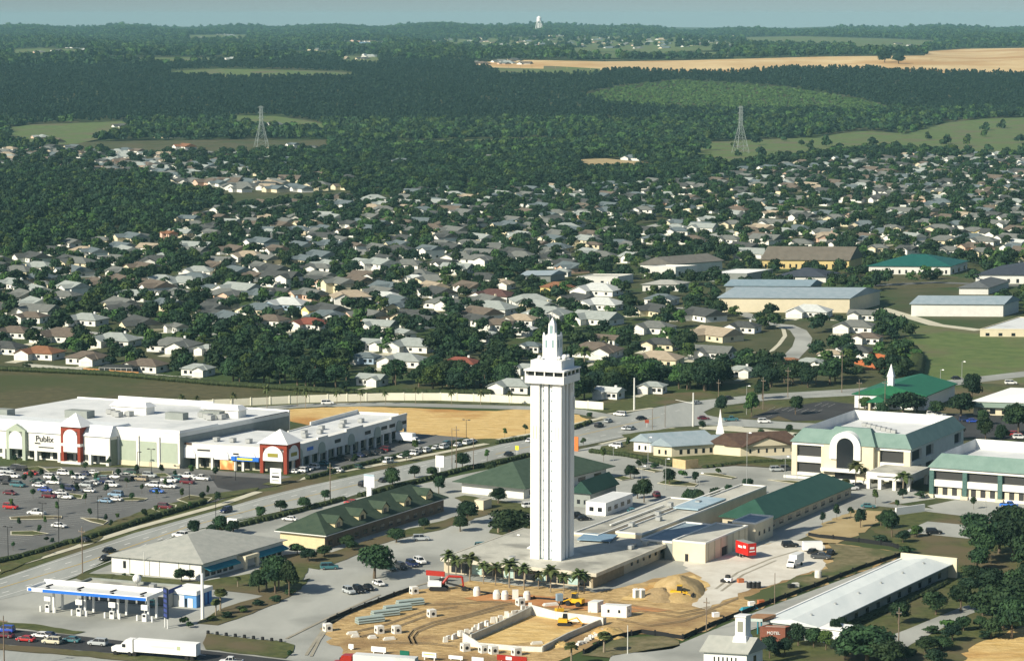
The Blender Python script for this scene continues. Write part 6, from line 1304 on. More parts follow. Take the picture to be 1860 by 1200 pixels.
for x, y, ox, oy, sc_, c, k, a, ctx in [(815,1135,350,700,4.615,'white','sedan',160,'parked behind the dormered building'),(1330,995,350,700,4.615,'red','sedan',160,'parked behind the dormered building'),(1510,165,0,940,4.615,'white','suv',150,'parked behind the grey hip roof'),(610,935,1060,700,4.615,'maroon','suv',100,'parked on the pale lot behind the tower'),(775,1070,1060,700,4.615,'white','sedan',-25,'beside the mulch strip'),(400,1075,1060,700,4.615,'teal','suv',100,'parked beside the white office trailer'),(1620,720,1060,700,4.615,'silver','suv',10,'parked beside the two storey office'),(1700,712,1060,700,4.615,'charcoal','suv',10,'parked beside the two storey office'),(270,520,1060,700,4.615,'white','suv',150,'parked by the school'),
    (1145,432,350,940,4.615,'teal','van',10,'alone in the open car park'),(1310,635,350,940,4.615,'silver','suv',-60,'first of the open lot row'),(1395,625,350,940,4.615,'black','suv',-60,'second of the open lot row'),(1475,605,350,940,4.615,'black','sedan',-60,'third of the open lot row'),(1560,568,350,940,4.615,'white','sedan',-60,'last of the open lot row'),(1660,440,350,940,4.615,'dark green','sedan',-60,'under the big oak in the open lot'),
    (300,192,700,940,4.615,'silver','suv',8,'by the lawn behind the open car park'),(135,430,700,940,4.615,'charcoal','suv',-60,'beside the big oak'),(225,408,700,940,4.615,'navy','suv',-60,'between two cars beside the big oak'),(290,385,700,940,4.615,'white','suv',-60,'right of the big oak'),(820,258,700,940,4.615,'teal','suv',20,'behind the hall left of the tower'),(1210,1025,700,700,4.615,'white','suv',20,'just left of the tower shaft'),(1665,1130,700,700,4.615,'black','sedan',20,'below the white office trailer'),(1610,1110,700,700,4.615,'black','suv',20,'close right of the tower shaft'),
    (60,375,1420,900,4,'black','suv',10,'on the sandy edge of the gravel lot'),(225,420,1420,900,4,'black','sedan',60,'right of the white box truck'),(285,460,1420,900,4,'charcoal','pickup',-20,'on the weeds right of the box truck'),(355,430,1420,900,4,'black','sedan',70,'last of the cars right of the box truck'),(1105,280,1420,900,4,'black','suv',0,'alone on the small office lot'),(1650,85,1420,900,4,'bright blue','pickup',-20,'beside the second office'),(740,590,1420,900,4,'teal','pickup',62,'half hidden behind the motel'),(650,612,1420,900,4,'white','sedan',62,'half hidden behind the motel'),
    (420,942,1420,640,3.75,'white','sedan',20,'before the arched office'),(475,938,1420,640,3.75,'white','suv',20,'before the arched office'),(530,925,1420,640,3.75,'charcoal','suv',20,'before the arched office'),(590,1058,1420,640,3.75,'teal','sedan',-10,'by the lane below the arched office'),(1030,432,1420,640,3.75,'white','suv',0,'parked by the church'),(1075,434,1420,640,3.75,'white','sedan',0,'parked by the church'),(1190,185,1420,640,3.75,'black','sedan',20,'on the far right street above the church'),(1560,218,1420,640,3.75,'white','van',0,'on the grass near the far right street'),
    (1590,570,1420,640,3.75,'red','suv',0,'parked right of the office roof'),(1620,590,1420,640,3.75,'white','suv',0,'parked right of the office roof'),(1300,478,1420,640,3.75,'blue','sedan',0,'on the dark lot right of the church'),(1250,470,1420,640,3.75,'navy','suv',0,'on the dark lot right of the church'),(1130,160,350,700,4.615,'white','van',5,'on the street beside the white wall'),(1305,745,0,940,4.615,'teal','suv',20,'under the end of the fuel canopy')]:
    px, py = ox+x/sc_, oy+y/sc_; car(k, c, px, py, a, ctx)
for x, y, c, k in [(45,962,'blue','suv'),(40,1005,'maroon','sedan'),(215,1038,'red','sedan'),(345,1005,'white','sedan'),(435,1058,'cream','suv'),(595,1045,'teal','sedan'),(820,1072,'silver','suv'),(400,1006,'navy','sedan')]:
    px, py = z1(x, y, 0, 940); car(k, c, px, py, 163, 'queuing on the dark highway', group='cars queuing on the highway')
car('pickup', 'white', 420, 1207, 172, 'at the bottom edge on the highway'); car('van', 'bright blue', 398, 552+8, 10, 'parked among houses')
# trucks
def trucks():
    g = G(368, 1196, .2); g.z = .2; r = thing('semi_truck', 'long white articulated lorry with box trailer driving left on the highway', 'lorry', g, radians(162))
    b = lambda *a: MB().box(*a)
    part('trailer', b(.5, 16.4, 0, 2.6, 1.15, 4.0), BWHITE, r); part('trailer_logo', MB().box(4.5, 5.4, 2.6, 2.64, 2.3, 3.2), mat('pale olive logo', (.45, .5, .3)), r)
    part('trailer_stripe', MB().box(6, 12, 2.6, 2.63, 2.5, 3.0), mat('faint grey print', (.6, .66, .63)), r); part('chassis', b(.5, 21.5, .7, 1.9, .7, 1.1), DARK, r)
    part('cab', MB().ext([(16.9, .8), (22.3, .8), (22.4, 1.9), (20.4, 2.1), (19.7, 2.9), (18.6, 3.9), (16.9, 3.9)], .1, 2.5, 'y'), BWHITE, r)
    part('windscreen', MB().add([(20.46, .3, 2.15), (20.46, 2.3, 2.15), (19.78, 2.3, 2.88), (19.78, .3, 2.88)], [(0,1,2,3)]), GLASS, r); part('window', MB().box(18.7, 19.6, 2.5, 2.55, 2.0, 2.8), GLASS, r); part('exhaust_stack', MB().cyl(16.7, 2.3, 1, 4.2, .1), STEEL, r)
    for x in (1.6, 2.9, 16.4, 17.7, 21.4):
        for y in (0, 2.1):
            m = MB(); n = 12; vs = [(x+.52*cos(2*pi*i/n), y+yy, .52+.52*sin(2*pi*i/n)) for yy in (0, .5) for i in range(n)]
            m.add(vs, [tuple(range(n-1,-1,-1)), tuple(range(n, 2*n))]+[(i, (i+1)%n, n+(i+1)%n, n+i) for i in range(n)]); part('wheel', m, TYRE, r)
    g = G(760, 1222, .2); r = thing('semi_truck', 'red cab with pale trailer at the bottom edge below the sand', 'lorry', Vector((g.x, g.y, .2)), radians(164))
    part('trailer', b(0, 15, 0, 2.6, 1.1, 4.0), ROOFW, r); part('cab', MB().ext([(15.4, .7), (20, .7), (20.1, 1.9), (18.4, 2.1), (17.8, 3.6), (15.4, 3.7)], .1, 2.5, 'y'), REDV, r); part('windscreen', MB().box(18, 18.4, .3, 2.3, 2.2, 3.0), GLASS, r)
    for x in (1.6, 3, 15.2, 18.8): part('wheel', MB().tube((x, 0, .5), (x, .4, .5), .5, .5, 12), TYRE, r); part('wheel', MB().tube((x, 2.2, .5), (x, 2.6, .5), .5, .5, 12), TYRE, r)
    for (px, py, ln, wd, z0, z1_, mm, lab, cab, ang) in ((1366, 1016, 6.4, 2.7, 1.0, 4.4, mat('red trailer paint', (.55,.02,.015), rough=.5), 'bright red high sided trailer parked on the pale gravel lot', False, 118), (1440, 1031, 5.2, 2.3, 1.0, 3.4, BWHITE, 'white box truck facing left on the pale gravel lot', True, 62), (752, 806, 7, 2.4, 1.0, 3.6, BWHITE, 'white box truck at the end of the shop row beside the sand lot', True, 150), (1458, 1001, 5.5, 2.3, .3, 2.6, BWHITE, 'plain white storage box above the box truck on the sand', False, 5)):
        g = G(px, py); r = thing('box_truck' if cab else 'trailer', lab, 'truck' if cab else 'trailer', Vector((g.x, g.y, .2)), radians(ang))
        part('box_body', b(0, ln, -wd/2, wd/2, z0, z1_), mm, r); part('box_roof', b(.1, ln-.1, -wd/2+.1, wd/2-.1, z1_+.003, z1_+.05), ROOFW if 'red' not in lab else GREYW, r)
        if cab: part('cab', MB().ext([(-2, .5), (0, .5), (0, 2.4), (-1.0, 2.3), (-1.5, 1.4), (-2, 1.2)], -1, 1, 'y'), BWHITE, r); part('windscreen', MB().add([(-1.52, -.9, 1.45), (-1.52, .9, 1.45), (-1.03, .85, 2.2), (-1.03, -.85, 2.2)], [(0,1,2,3)]), GLASS, r)
        if 'red' in lab:
            for y in (-wd/2-.04, wd/2): part('lettering_block', b(1.2, 2.4, y, y+.04, 2.9, 3.6).box(3, 5, y, y+.04, 2.7, 3.3), BWHITE, r)
            part('lettering_block', b(-.05, 0, -.7, .7, 2.8, 3.4).box(-.05, 0, -.9, .9, 2.0, 2.3).box(ln, ln+.05, -.9, .9, 2.4, 3.3), BWHITE, r)
        for x in ([-1.2, ln*.75] if cab else [ln*.6, ln*.85]):
            if ln < 6 and not cab: continue
            for y in (-wd/2, wd/2-.3): part('wheel', MB().tube((x, y, .45), (x, y+.3, .45), .45, .45, 12), TYRE, r)
trucks()
# ================================================================ STREET FURNITURE, FENCES, SITE
def pole(px, y0, y1, r=.16, m=WOODP, label='', kind='utility_pole', cat='pole', arm=0, lamp=0, mast=False, group=None):
    g = G(px, y1); h = heightat(g, y0); a = thing(kind, label, cat, g, radians(-28 if not mast else 0), group=group)
    part('shaft', MB().cyl(0, 0, -.2, h, r, r*.7, 8), m, a)
    if arm:
        part('crossarm', MB().box(-arm/2, arm/2, -.08, .08, h-1.3, h-1.1), m, a)
        part('insulator', MB().cyl(-arm/2+.1, 0, h-1.1, h-.8, .07, n=6).cyl(arm/2-.1, 0, h-1.1, h-.8, .07, n=6).cyl(0, 0, h, h+.3, .07, n=6), STEEL, a)
    if lamp:
        for s_ in ((-1, 1) if lamp == 2 else (1,)):
            part('lamp_arm', MB().box(min(0, s_*1.1), max(0, s_*1.1), -.05, .05, h-.1, h), m, a); part('lamp_head', MB().frus(s_*1.1-.45, s_*1.1+.45, -.28, .28, h-.16, h+.12, .1), DARK if m is DARK else LAMPW, a)
    return Vector((g.x, g.y, h))
CP2 = mat('pale concrete pole', (.6, .6, .55), (.68, .68, .64), 2)
GP = 'utility poles along the road'
pole(1152, 686, 744, .42, CP2, 'thick pale concrete pole with sign arm left of the junction', arm=0, group=GP); pp = pole(1259, 713, 774, .42, CP2, 'thick pale concrete pole with long mast arm at the junction', group=GP)
g = G(1259, 774); part('mast_arm', MB().tube((0, 0, 8.5), (-9, 4, 8.8), .12, .08, 6), CP2, bpy.data.objects['utility_pole.001'])
W1 = []
for px, a, b, t, arm in [(829,774,853,'left of the green hip roof',2.2),(821,777,855,'beside its twin by the main road',0),(860,795,852,'between road and hedge by the sand lot',0),(600,842,909,'above the dormered building hedge',2.0),(150,957,1042,'near the grey hip roof building',2.2),(8,1118,1215,'at the lower left corner',2.2),(262,1002,1046,'in front of the white wall of the grey roofed building',0),
     (1185,742,780,'near the school on the lower kerb',0),(1208,733,776,'beside the junction kerb',0),(1431,668,722,'among the trees above the junction',2.2),(1529,640,713,'left of the green roofed church',2.2),(1607,690,752,'in front of the church porch',2.2),(1283,1085,1146,'at the right of the sandy site',1.6),(1407,1040,1098,'on the weedy strip of the site',0),(1140,1135,1188,'pale one at the bottom of the site',0),
     (1347,1108,1145,'by the brick motel lobby',0),(1632,1104,1184,'with lamps in the motel garden',1.2),(1560,690,760,'left of the arched office roof',2.0),(1305,690,735,'above the road bend',1.6),(1386,686,744,'between trees beside the road bend',1.8)]:
    W1.append(pole(px, a, b, .17 if arm else .13, WOODP if px not in (1140, 262) else CP2, 'tall wooden utility pole '+t if px not in (1140, 262) else 'pale thin pole '+t, arm=arm, group=GP))
for i, (px, a, b, n) in enumerate([(77,913,942,2),(178,900,946,1),(275,815,857,2),(344,878,906,1),(107,900,962,1),(428,828,872,1),(847,762,803,2),(15,956,1015,2),(107,940,989,2),(1114,812,854,1),(1166,845,878,1),(1209,832,889,1),(1270,858,906,1),(1356,785,903,1),(1426,828,872,1),(1177,793,850,1),(1356,700,753,1),(1790,905,953,1),(1747,656,691,1),(1708,671,697,1),(392,905,938,1),(936,970,998,1),(250,820,850,1)]):
    pole(px, a, b, .11, DARK if px < 900 else STEEL, 'slim lamp post, '+where('lamp', px, a), 'street_lamp', 'street lamp', lamp=n, group='lamp posts')
def wires(name, pts, label, sag=1.6, r=.03):
    m = MB()
    for a, b in zip(pts, pts[1:]):
        p = a
        for k in range(1, 9): q = a+(b-a)*(k/8); q = Vector((q.x, q.y, q.z-4*sag*(k/8)*(1-k/8))); m.tube(p, q, r, r, 4); p = q
    tag(link(name, m.mesh(name, DARK)), label, 'cable')
wires('overhead_cable', [W1[9], W1[10], W1[11]], 'thin black overhead cables sagging between poles beside the church')
wires('overhead_cable', [W1[18], W1[19], W1[9]], 'thin black overhead cables above the road bend trees')
# signs
def sign(px, y0, y1, y2, wd, mp, label, name='sign_board', post=.25, two=False, ang=-22, stripes=None, th=.35, kind='sign'):
    g = G(px, y2); h0 = max(.1, heightat(g, y1)) if y2-y1 > 1 else .1; h1 = heightat(g, y0); a = thing(name, label, kind, g, radians(ang))
    if h0 > .15:
        for x in ((-wd*.35, wd*.35) if two else (0,)): part('post', MB().box(x-post, x+post, -post*.5, post*.5, -.2, h0), LAMPW, a)
    part('panel', MB().box(-wd/2, wd/2, -th/2, th/2, h0, h1), mp, a)
    for (x0, x1, z0, z1_, m) in (stripes or []): part('print', MB().box(-wd/2+wd*x0, -wd/2+wd*x1, -th/2-.04, -th/2-.001, h0+(h1-h0)*z0, h0+(h1-h0)*z1_), m, a)
    return a
sign(501, 850, 878, 879, 3.9, BWHITE, 'white pylon sign on the grass corner before the red corner tower', stripes=[(.15,.85,.4,.52,DARK),(.2,.8,.66,.72,GREYW),(.2,.8,.2,.26,GREYW)])
sign(671, 861, 884, 903, 3.6, BWHITE, 'tall white sign on a post above the dormered building', post=.8, stripes=[(0,1,.85,1,SKYB)])
sign(422, 941, 953, 970, 3.2, BWHITE, 'white sign on a short post behind the grey hip roof', post=.35)
sign(799, 827, 848, 858, 3, BWHITE, 'white rectangular sign standing by the hedge left of the green hip roof', post=.2)
sign(1047, 793, 818, 819, 1.4, mat('orange panel', (.75,.2,.05)), 'tall narrow orange sign close right of the tower')
sign(791, 1036, 1045, 1056, 5.4, REDV, 'wide red sign board raised beside the digger and palms', two=True, post=.15)
sign(735, 1181, 1196, 1204, 2.3, mat('green road sign', (.01,.14,.09)), 'dark green road sign board at the bottom edge', two=True, post=.1)
sign(780, 1184, 1193, 1199, 3.6, BWHITE, 'white site board with faint print at the bottom edge', two=True, post=.12, stripes=[(.1,.9,.55,.7,mat('sign yellow', (.8,.7,.05)))])
sign(688, 1174, 1183, 1187, 3.8, BWHITE, 'blank white board beside the pale driveway', two=True, post=.12)
sign(638, 1169, 1177, 1180, 1.3, BWHITE, 'small white board at the corner of the sandy site')
sign(828, 1190, 1196, 1199, 3.6, BWHITE, 'low white board right of the printed site board', two=True, post=.1)
sign(868, 1193, 1200, 1203, 3, BWHITE, 'low white board left of the red banner')
sign(930, 1190, 1200, 1204, 7.5, REDV, 'wide red banner board at the bottom edge under the pit wall', two=True, post=.12, stripes=[(.3,.5,.2,.8,BWHITE)])
sign(302, 1067, 1122, 1140, 2.6, mat('dark price board', (.02,.03,.06)), 'tall dark price sign tower at the right end of the fuel canopy', two=True, post=.16, ang=-62, stripes=[(.1,.9,.05+.16*i,.15+.16*i,mat('navy blue panel', (.04,.06,.22))) for i in range(6)])
sign(939, 809, 817, 825, 1.3, mat('sign yellow', (.8,.7,.05)), 'small yellow warning sign beside the main road left of the tower', post=.05, th=.05)
sign(1175, 762, 768, 776, 1.6, REDP, 'small red sign standing at the junction', post=.05, th=.05)
sign(1345, 882, 890, 892, .9, mat('orange panel', (.75,.2,.05)), 'small orange post beside a lot tree behind the halls')
p_ = Frame(368, 1124, 367, 369, 20); a = thing('flag_pole', 'thick white pole right of the blue car wash', 'pole', p_.A); part('shaft', MB().cyl(0, 0, -.2, heightat(p_.A, 1041), .45, .35, 10), BWHITE, a); part('crossbar', MB().box(-1.2, 1.2, -.15, .15, 8.4, 8.7), BWHITE, a)
# walls and fences
def fence(name, pts, h, m, label, th=.2, post=None, cat='fence', step=6, pm_=None):
    w_ = [G(*p) for p in pts]; A0 = w_[0].copy(); a = thing(name, label, cat, A0); n = 0
    for p, q in zip(w_, w_[1:]):
        d = (q-p); L = d.length; k = max(1, int(L/step+.5))
        for i in range(k):
            s_, e = p+d*(i/k)-A0, p+d*((i+1)/k)-A0; nn = Vector((-d.y, d.x, 0)).normalized()*th/2
            part('panel', MB().add([(v.x, v.y, z) for z in (-.2, h+.05*((n*7) % 3)) for v in (s_-nn, e-nn, e+nn, s_+nn)], [(0,3,2,1),(4,5,6,7),(0,1,5,4),(1,2,6,5),(2,3,7,6),(3,0,4,7)]), m, a)
            if post and n % post == 0: part('post', MB().box(s_.x-.22, s_.x+.22, s_.y-.22, s_.y+.22, -.2, h+.3), pm_ or m, a)
            n += 1
PW = mat('pale yellow wall', (.80, .77, .62), (.85, .82, .68), .4)
fence('boundary_wall', [(320,742),(420,738),(560,731),(700,727),(800,727),(890,730),(967,733),(1040,740),(1096,744)], 2.9, PW, 'long pale boundary wall curving behind the sand lot and street', post=1, cat='wall', step=8)
fence('fence', [(45,668),(150,676)], 1.9, mat('grey wood boards', (.3,.3,.27), (.38,.38,.34), 1), 'grey wooden fence at the left end of the olive field edge', step=5)
fence('fence', [(152,676),(252,684)], 1.9, mat('orange wood boards', (.42,.2,.07), (.5,.27,.11), 1), 'orange brown wooden fence below the black pool cage', step=5)
fence('fence', [(252,685),(366,695)], 1.9, MC['grey wood boards'], 'grey wooden fence below the grey roofed house at the field', step=5)
RUST = mat('rust red boards', (.42,.12,.045), (.5,.17,.07), .8)
fence('fence', [(1552,660),(1600,672),(1655,682)], 2.2, RUST, 'long rust red garden fence at the corner of the green field', step=5); fence('fence', [(1570,646),(1600,652),(1650,664)], 2.2, RUST, 'upper rust red garden fence beside dark trees', step=5); fence('fence', [(1655,642),(1668,640)], 2.2, RUST, 'short rust red fence at the field corner')
fence('fence', [(1222,848),(1245,852),(1268,849)], 3.0, mat('timber gate boards', (.52,.38,.2), (.6,.46,.26), 1), 'tall timber bin enclosure between the school and the lot', step=3)
SILT = mat('black silt cloth', (.015, .016, .018))
fence('silt_fence', [(592,1144),(590,1139),(600,1128),(650,1108),(700,1089),(747,1072)], 1.1, SILT, 'black silt fence along the left side of the sandy site', .06, 2, step=4)
fence('silt_fence', [(1060,1188),(1110,1162),(1165,1150),(1240,1161),(1300,1134),(1385,1101),(1480,1066),(1560,1035),(1652,1004),(1620,992),(1560,984),(1490,977),(1468,973)], 1.1, SILT, 'black silt fence zigzagging round the right side of the site', .06, 2, step=4)
fence('silt_fence', [(812,1060),(870,1076),(940,1086),(1000,1090),(1060,1092)], .6, SILT, 'low black cloth barrier in front of the palm row', .06, 2, step=4)
f_ = Frame(240, 681, 180, 252, 12, 40); a = thing('pool_cage', 'black screened pool cage behind the orange brown fence', 'pool cage', f_.A)
m = f_.mb()
for y in np.linspace(0, f_.Ly, 7): m.box(-.06, .06, y-.05, y+.05, 0, 2.8); m.box(f_.Lx-.06, f_.Lx+.06, y-.05, y+.05, 0, 2.8); m.box(0, f_.Lx, y-.05, y+.05, 2.8, 2.9)
for z in (1.4, 2.8): m.box(-.06, .06, 0, f_.Ly, z, z+.1); m.box(0, f_.Lx, -.06, .06, z, z+.1)
part('frame', m, LAMPW, a); part('screen', f_.mb().frus(.1, f_.Lx-.1, .1, f_.Ly-.1, .1, 2.75, .05), mat('black screen mesh', (.03, .035, .035)), a); part('screen_roof', f_.mb().frus(0, f_.Lx, 0, f_.Ly, 2.92, 4.2, 2), MC['black screen mesh'], a)
# pylons
for px, yt, yb, lb in ((475, 193, 270, 'left lattice pylon standing before the dark pine forest'), (1345, 193, 280, 'right lattice pylon standing on the green pasture')):
    g = GT(px, yb); h = heightat(g, yt); a = thing('lattice_pylon', lb, 'pylon', g, radians(20), group='power pylons'); m = MB(); w0, w1, w2 = 7.5, 1.6, 1.2; hw = h*.62; R_ = .24
    PM = mat('pylon steel', (.26, .30, .29), rough=.6)
    def q(t): return (w0+(w1-w0)*min(1, t/hw)) if t < hw else w1+(w2-w1)*(t-hw)/(h-hw)
    lv = [0, h*.18, h*.34, h*.48, hw, h*.72, h*.8, h*.88, h*.95, h]
    for z0, z1_ in zip(lv, lv[1:]):
        a0, a1 = q(z0), q(z1_); c = [(1,1),(-1,1),(-1,-1),(1,-1)]
        for i in range(4):
            x, y = c[i]; u, v = c[(i+1) % 4]; m.tube((x*a0, y*a0, z0), (x*a1, y*a1, z1_), R_, R_, 4); m.tube((x*a0, y*a0, z0), (u*a1, v*a1, z1_), R_*.5, R_*.5, 4); m.tube((u*a0, v*a0, z0), (x*a1, y*a1, z1_), R_*.5, R_*.5, 4); m.tube((x*a1, y*a1, z1_), (u*a1, v*a1, z1_), R_*.5, R_*.5, 4)
    part('lattice_mast', m, PM, a)
    for z in (h*.72, h*.85, h*.97): part('crossarm', MB().tube((-4, 0, z), (4, 0, z), .25, .25, 4).tube((-4, 0, z), (0, 0, z+1.8), .18, .18, 4).tube((4, 0, z), (0, 0, z+1.8), .18, .18, 4), PM, a)
# water tower on the ridge
g = GT(979, 60); s_ = F/g.y; k = 20/s_/24; g.z += 10*k*.6; a = thing('water_tower', 'white water tower rising above the far wooded ridge', 'water tower', g); m = MB()
for i in range(6): t = i*pi/3; m.tube((7*k*cos(t), 7*k*sin(t), -2), (5.4*k*cos(t), 5.4*k*sin(t), 19*k), .8*k, .7*k, 6)
part('legs', m.cyl(0, 0, 0, 19*k, 1.2*k), BWHITE, a); part('tank', MB().cyl(0, 0, 19*k, 27*k, 5*k, 5*k, 14).cyl(0, 0, 27*k, 30*k, 5*k, 1*k, 14).cyl(0, 0, 16.5*k, 19*k, 3*k, 5*k, 14), BWHITE, a)
# ---------------------------------------------------------------- building site
def at(px, py): g = G(px, py); return Vector((g.x, g.y, .1))
for px, py, lb in ((752,1078,'beside the pipe stacks'),(784,1120,'alone in the middle of the bare soil'),(720,1150,'on the soil at lower left'),(595,1146,'at the far left corner by the silt fence'),(689,1150,'left of its near twin on the soil'),(945,1099,'in front of the orange clay row'),(845,1182,'leftmost below the pit wall'),(878,1185,'second from left below the pit wall'),(896,1187,'third from left below the pit wall'),(938,1190,'with dark lid below the pit wall')):
    a = thing('concrete_chamber', 'square pale concrete drain chamber '+lb, 'concrete block', at(px, py), radians(28), group='concrete chambers on the site')
    part('box', MB().frus(-.95, .95, -.95, .95, 0, 1.9, .04), CONCW, a); part('opening', MB().tube((-.97, 0, .9), (-.9, 0, .9), .42, .42, 12), DARK, a); part('opening', MB().tube((0, -.97, .9), (0, -.9, .9), .42, .42, 12), DARK, a)
for px, py, lb, sq in ((866,1082,'leftmost of the row on the orange clay',0),(902,1088,'second of the row on the orange clay',0),(917,1089,'third of the row on the orange clay',0),(936,1088,'square fourth of the row on the orange clay',1),(957,1090,'last of the row on the orange clay',0)):
    a = thing('manhole_ring', 'tall white concrete manhole '+lb, 'manhole ring', at(px, py), 0, group='manhole rings in a row')
    part('ring', (MB().cyl(0, 0, 0, 1.6, .95, .95, 14).cyl(0, 0, 1.6, 2.4, .95, .6, 14) if not sq else MB().box(-.8, .8, -.8, .8, 0, 2.4)), CONCW, a)
for i, (px, py, lb) in enumerate(((672,1131,'nearest'), (700,1119,'second'), (722,1110,'third'), (745,1100,'farthest'))):
    a = thing('pipe_stack', lb+' of four stacks of long grey pipes beside the silt fence', 'pipes', at(px, py), radians(28), group='pipe stacks')
    for r_ in range(3):
        for c in range(4-(r_ > 1)): x = -.9+c*.62+(.3 if r_ > 1 else 0); part('pipe', MB().tube((-3.6, x, .35+r_*.55), (3.6, x, .35+r_*.55), .27, .27, 8), mat('grey green pipe', (.33, .4, .38)), a)
def wall3(pts, hs, label, m, th=.4, blocks=False):
    w_ = [at(*p) for p in pts]; a = thing('retaining_wall', label, 'wall', w_[0])
    for i, (p, q) in enumerate(zip(w_, w_[1:])):
        d = q-p; nn = Vector((-d.y, d.x, 0)).normalized()*th/2; b = [p-nn-w_[0], q-nn-w_[0], q+nn-w_[0], p+nn-w_[0]]
        part('wall_panel', MB().add([(v.x, v.y, 0) for v in b]+[(b[0].x, b[0].y, hs[i]), (b[1].x, b[1].y, hs[i+1]), (b[2].x, b[2].y, hs[i+1]), (b[3].x, b[3].y, hs[i])], [(0,3,2,1),(4,5,6,7),(0,1,5,4),(1,2,6,5),(2,3,7,6),(3,0,4,7)]), m, a)
wall3([(855,1166),(885,1153),(915,1140),(940,1129),(966,1117)], [1.9,1.9,2.0,2.2,2.4], 'stepped concrete retaining wall on the left side of the pit', mat('block wall', (.42,.42,.38), (.52,.52,.47), .6))
wall3([(966,1117),(1010,1125),(1050,1130),(1096,1136)], [2.6,2.0,2.1,2.0], 'sunlit concrete retaining wall on the far side of the pit', CONCW)
wall3([(841,1172),(870,1176),(940,1182),(985,1184)], [3.2,1.2,1.2,1.2], 'low concrete wall on the near side of the pit', CONCW)
wall3([(985,1184),(1030,1160),(1075,1141),(1100,1132)], [1.4,1.4,1.4,1.6], 'grey concrete wall on the right side of the pit', MC['block wall'])
rg = random.Random(3)
for i in range(26):
    t = i/25; px = 810+(962-810)*t+rg.uniform(-2, 2); py = 1166-(1166-1106)*t+rg.uniform(-2, 2)
    a = thing('concrete_slab', 'small leaning pale slab beside the stepped pit wall, number %d from the lower left' % (i+1), 'slab', at(px, py), radians(28+rg.uniform(-30, 30)), group='loose concrete slabs')
    part('slab', MB().frus(-.6, .6, -.35, .35, 0, rg.uniform(.8, 1.7), rg.uniform(.02, .2)), CONCW, a)
for i in range(14):
    t = i/13; px = 1052+(1090-1052)*t+rg.uniform(-3, 3); py = 1172-(1172-1150)*t+rg.uniform(-2, 2)
    a = thing('concrete_slab', 'small pale rubble slab right of the pit near the cabbage palm, number %d from the left' % (i+1), 'slab', at(px, py), radians(rg.uniform(0, 90)), group='loose concrete slabs')
    part('slab', MB().frus(-.6, .6, -.5, .5, 0, rg.uniform(.5, .9), .1), CONCW, a)
for i, (px, py, w_, d_) in enumerate(((640,1152,2.8,1),(676,1159,2,1.4),(707,1162,3,.9),(645,1157,2,.8),(1080,1111,3,1),(1000,1100,4,1.5),(975,1170,3,.7))):
    a = thing('plank_pile', 'flat pale board pile lying on the soil, '+where('plank', px, py), 'boards', at(px, py), radians(20), group='boards lying on the soil'); part('boards', MB().box(-w_/2, w_/2, -d_/2, d_/2, 0, .4).box(-w_/2+.3, w_/2-.2, -d_/2+.1, d_/2-.1, .4, .7), CONCW, a)
# heap of sand and other mounds
def mound(pts, hgt, m, label, seed):
    w_ = [G(*p) for p in pts]; cx = sum(p.x for p in w_)/len(w_); cy = sum(p.y for p in w_)/len(w_); mb = MB(); n = len(w_); K = 7; rg = random.Random(seed); v = []; f = []
    for k in range(K):
        t = k/K
        for p in w_: v.append((p.x+(cx-p.x)*t-cx+rg.uniform(-.3, .3), p.y+(cy-p.y)*t-cy+rg.uniform(-.3, .3), max(0, hgt*(t**.85)+rg.uniform(-.25, .25)) if k else -.1))
    v.append((0, 0, hgt))
    for k in range(K-1):
        for i in range(n): f.append((k*n+i, k*n+(i+1) % n, (k+1)*n+(i+1) % n, (k+1)*n+i))
    for i in range(n): f.append(((K-1)*n+i, (K-1)*n+(i+1) % n, len(v)-1))
    mb.add(v, f); me = mb.mesh('sand_heap', m); me.shade_smooth(); o = link('sand_heap', me, None, (cx, cy, .1)); tag(o, label, 'sand heap')
def oval(cx, cy, rx, ry, n=20): return [(cx+rx*cos(2*pi*i/n), cy-ry*sin(2*pi*i/n)) for i in range(n)]
mound(oval(1232, 1072, 50, 24), 4.0, mat('heaped soil', (.42, .29, .12), (.56, .41, .2), .3, bump=.5), 'large yellow soil heap behind the yellow loader', 1)
mound(oval(1205, 1082, 40, 14), 2.2, mat('brown heaped soil', (.28, .2, .1), (.4, .29, .15), .3, bump=.5), 'lower brown soil heap left of the yellow loader', 2)
mound(oval(1105, 1152, 34, 12), 1.6, SAND, 'low sand heap below the white site trailer', 3); mound(oval(1010, 1170, 26, 7), .8, SAND, 'small sand heap inside the pit', 4)
# machines
a = thing('excavator', 'white bodied digger with long red boom near the palms', 'excavator', at(797, 1072), radians(-5))
for y in (-1.6, 1.0): part('track', MB().ext([(-2, .1), (2, .1), (2.5, .6), (2, 1.1), (-2, 1.1), (-2.5, .6)], y, y+.6, 'y'), DARK, a)
part('house', MB().box(-2.8, .8, -1.3, 1.3, 1.2, 2.4), BWHITE, a); part('cab', MB().frus(.0, 1.6, .1, 1.3, 1.2, 3.1, .15), DARK, a)
part('boom', MB().tube((1, -.4, 1.8), (2.6, -.4, 3.9), .38, .38, 6).tube((2.6, -.4, 3.9), (6.2, -.4, 3.8), .38, .32, 6), REDV, a); part('stick', MB().tube((6.2, -.4, 3.9), (6.6, -.4, 1.2), .32, .22, 6), REDV, a); part('bucket', MB().ext([(6.0, .3), (7.4, .1), (7.2, 1.2), (6.4, 1.3)], -.9, .1, 'y'), DARK, a)
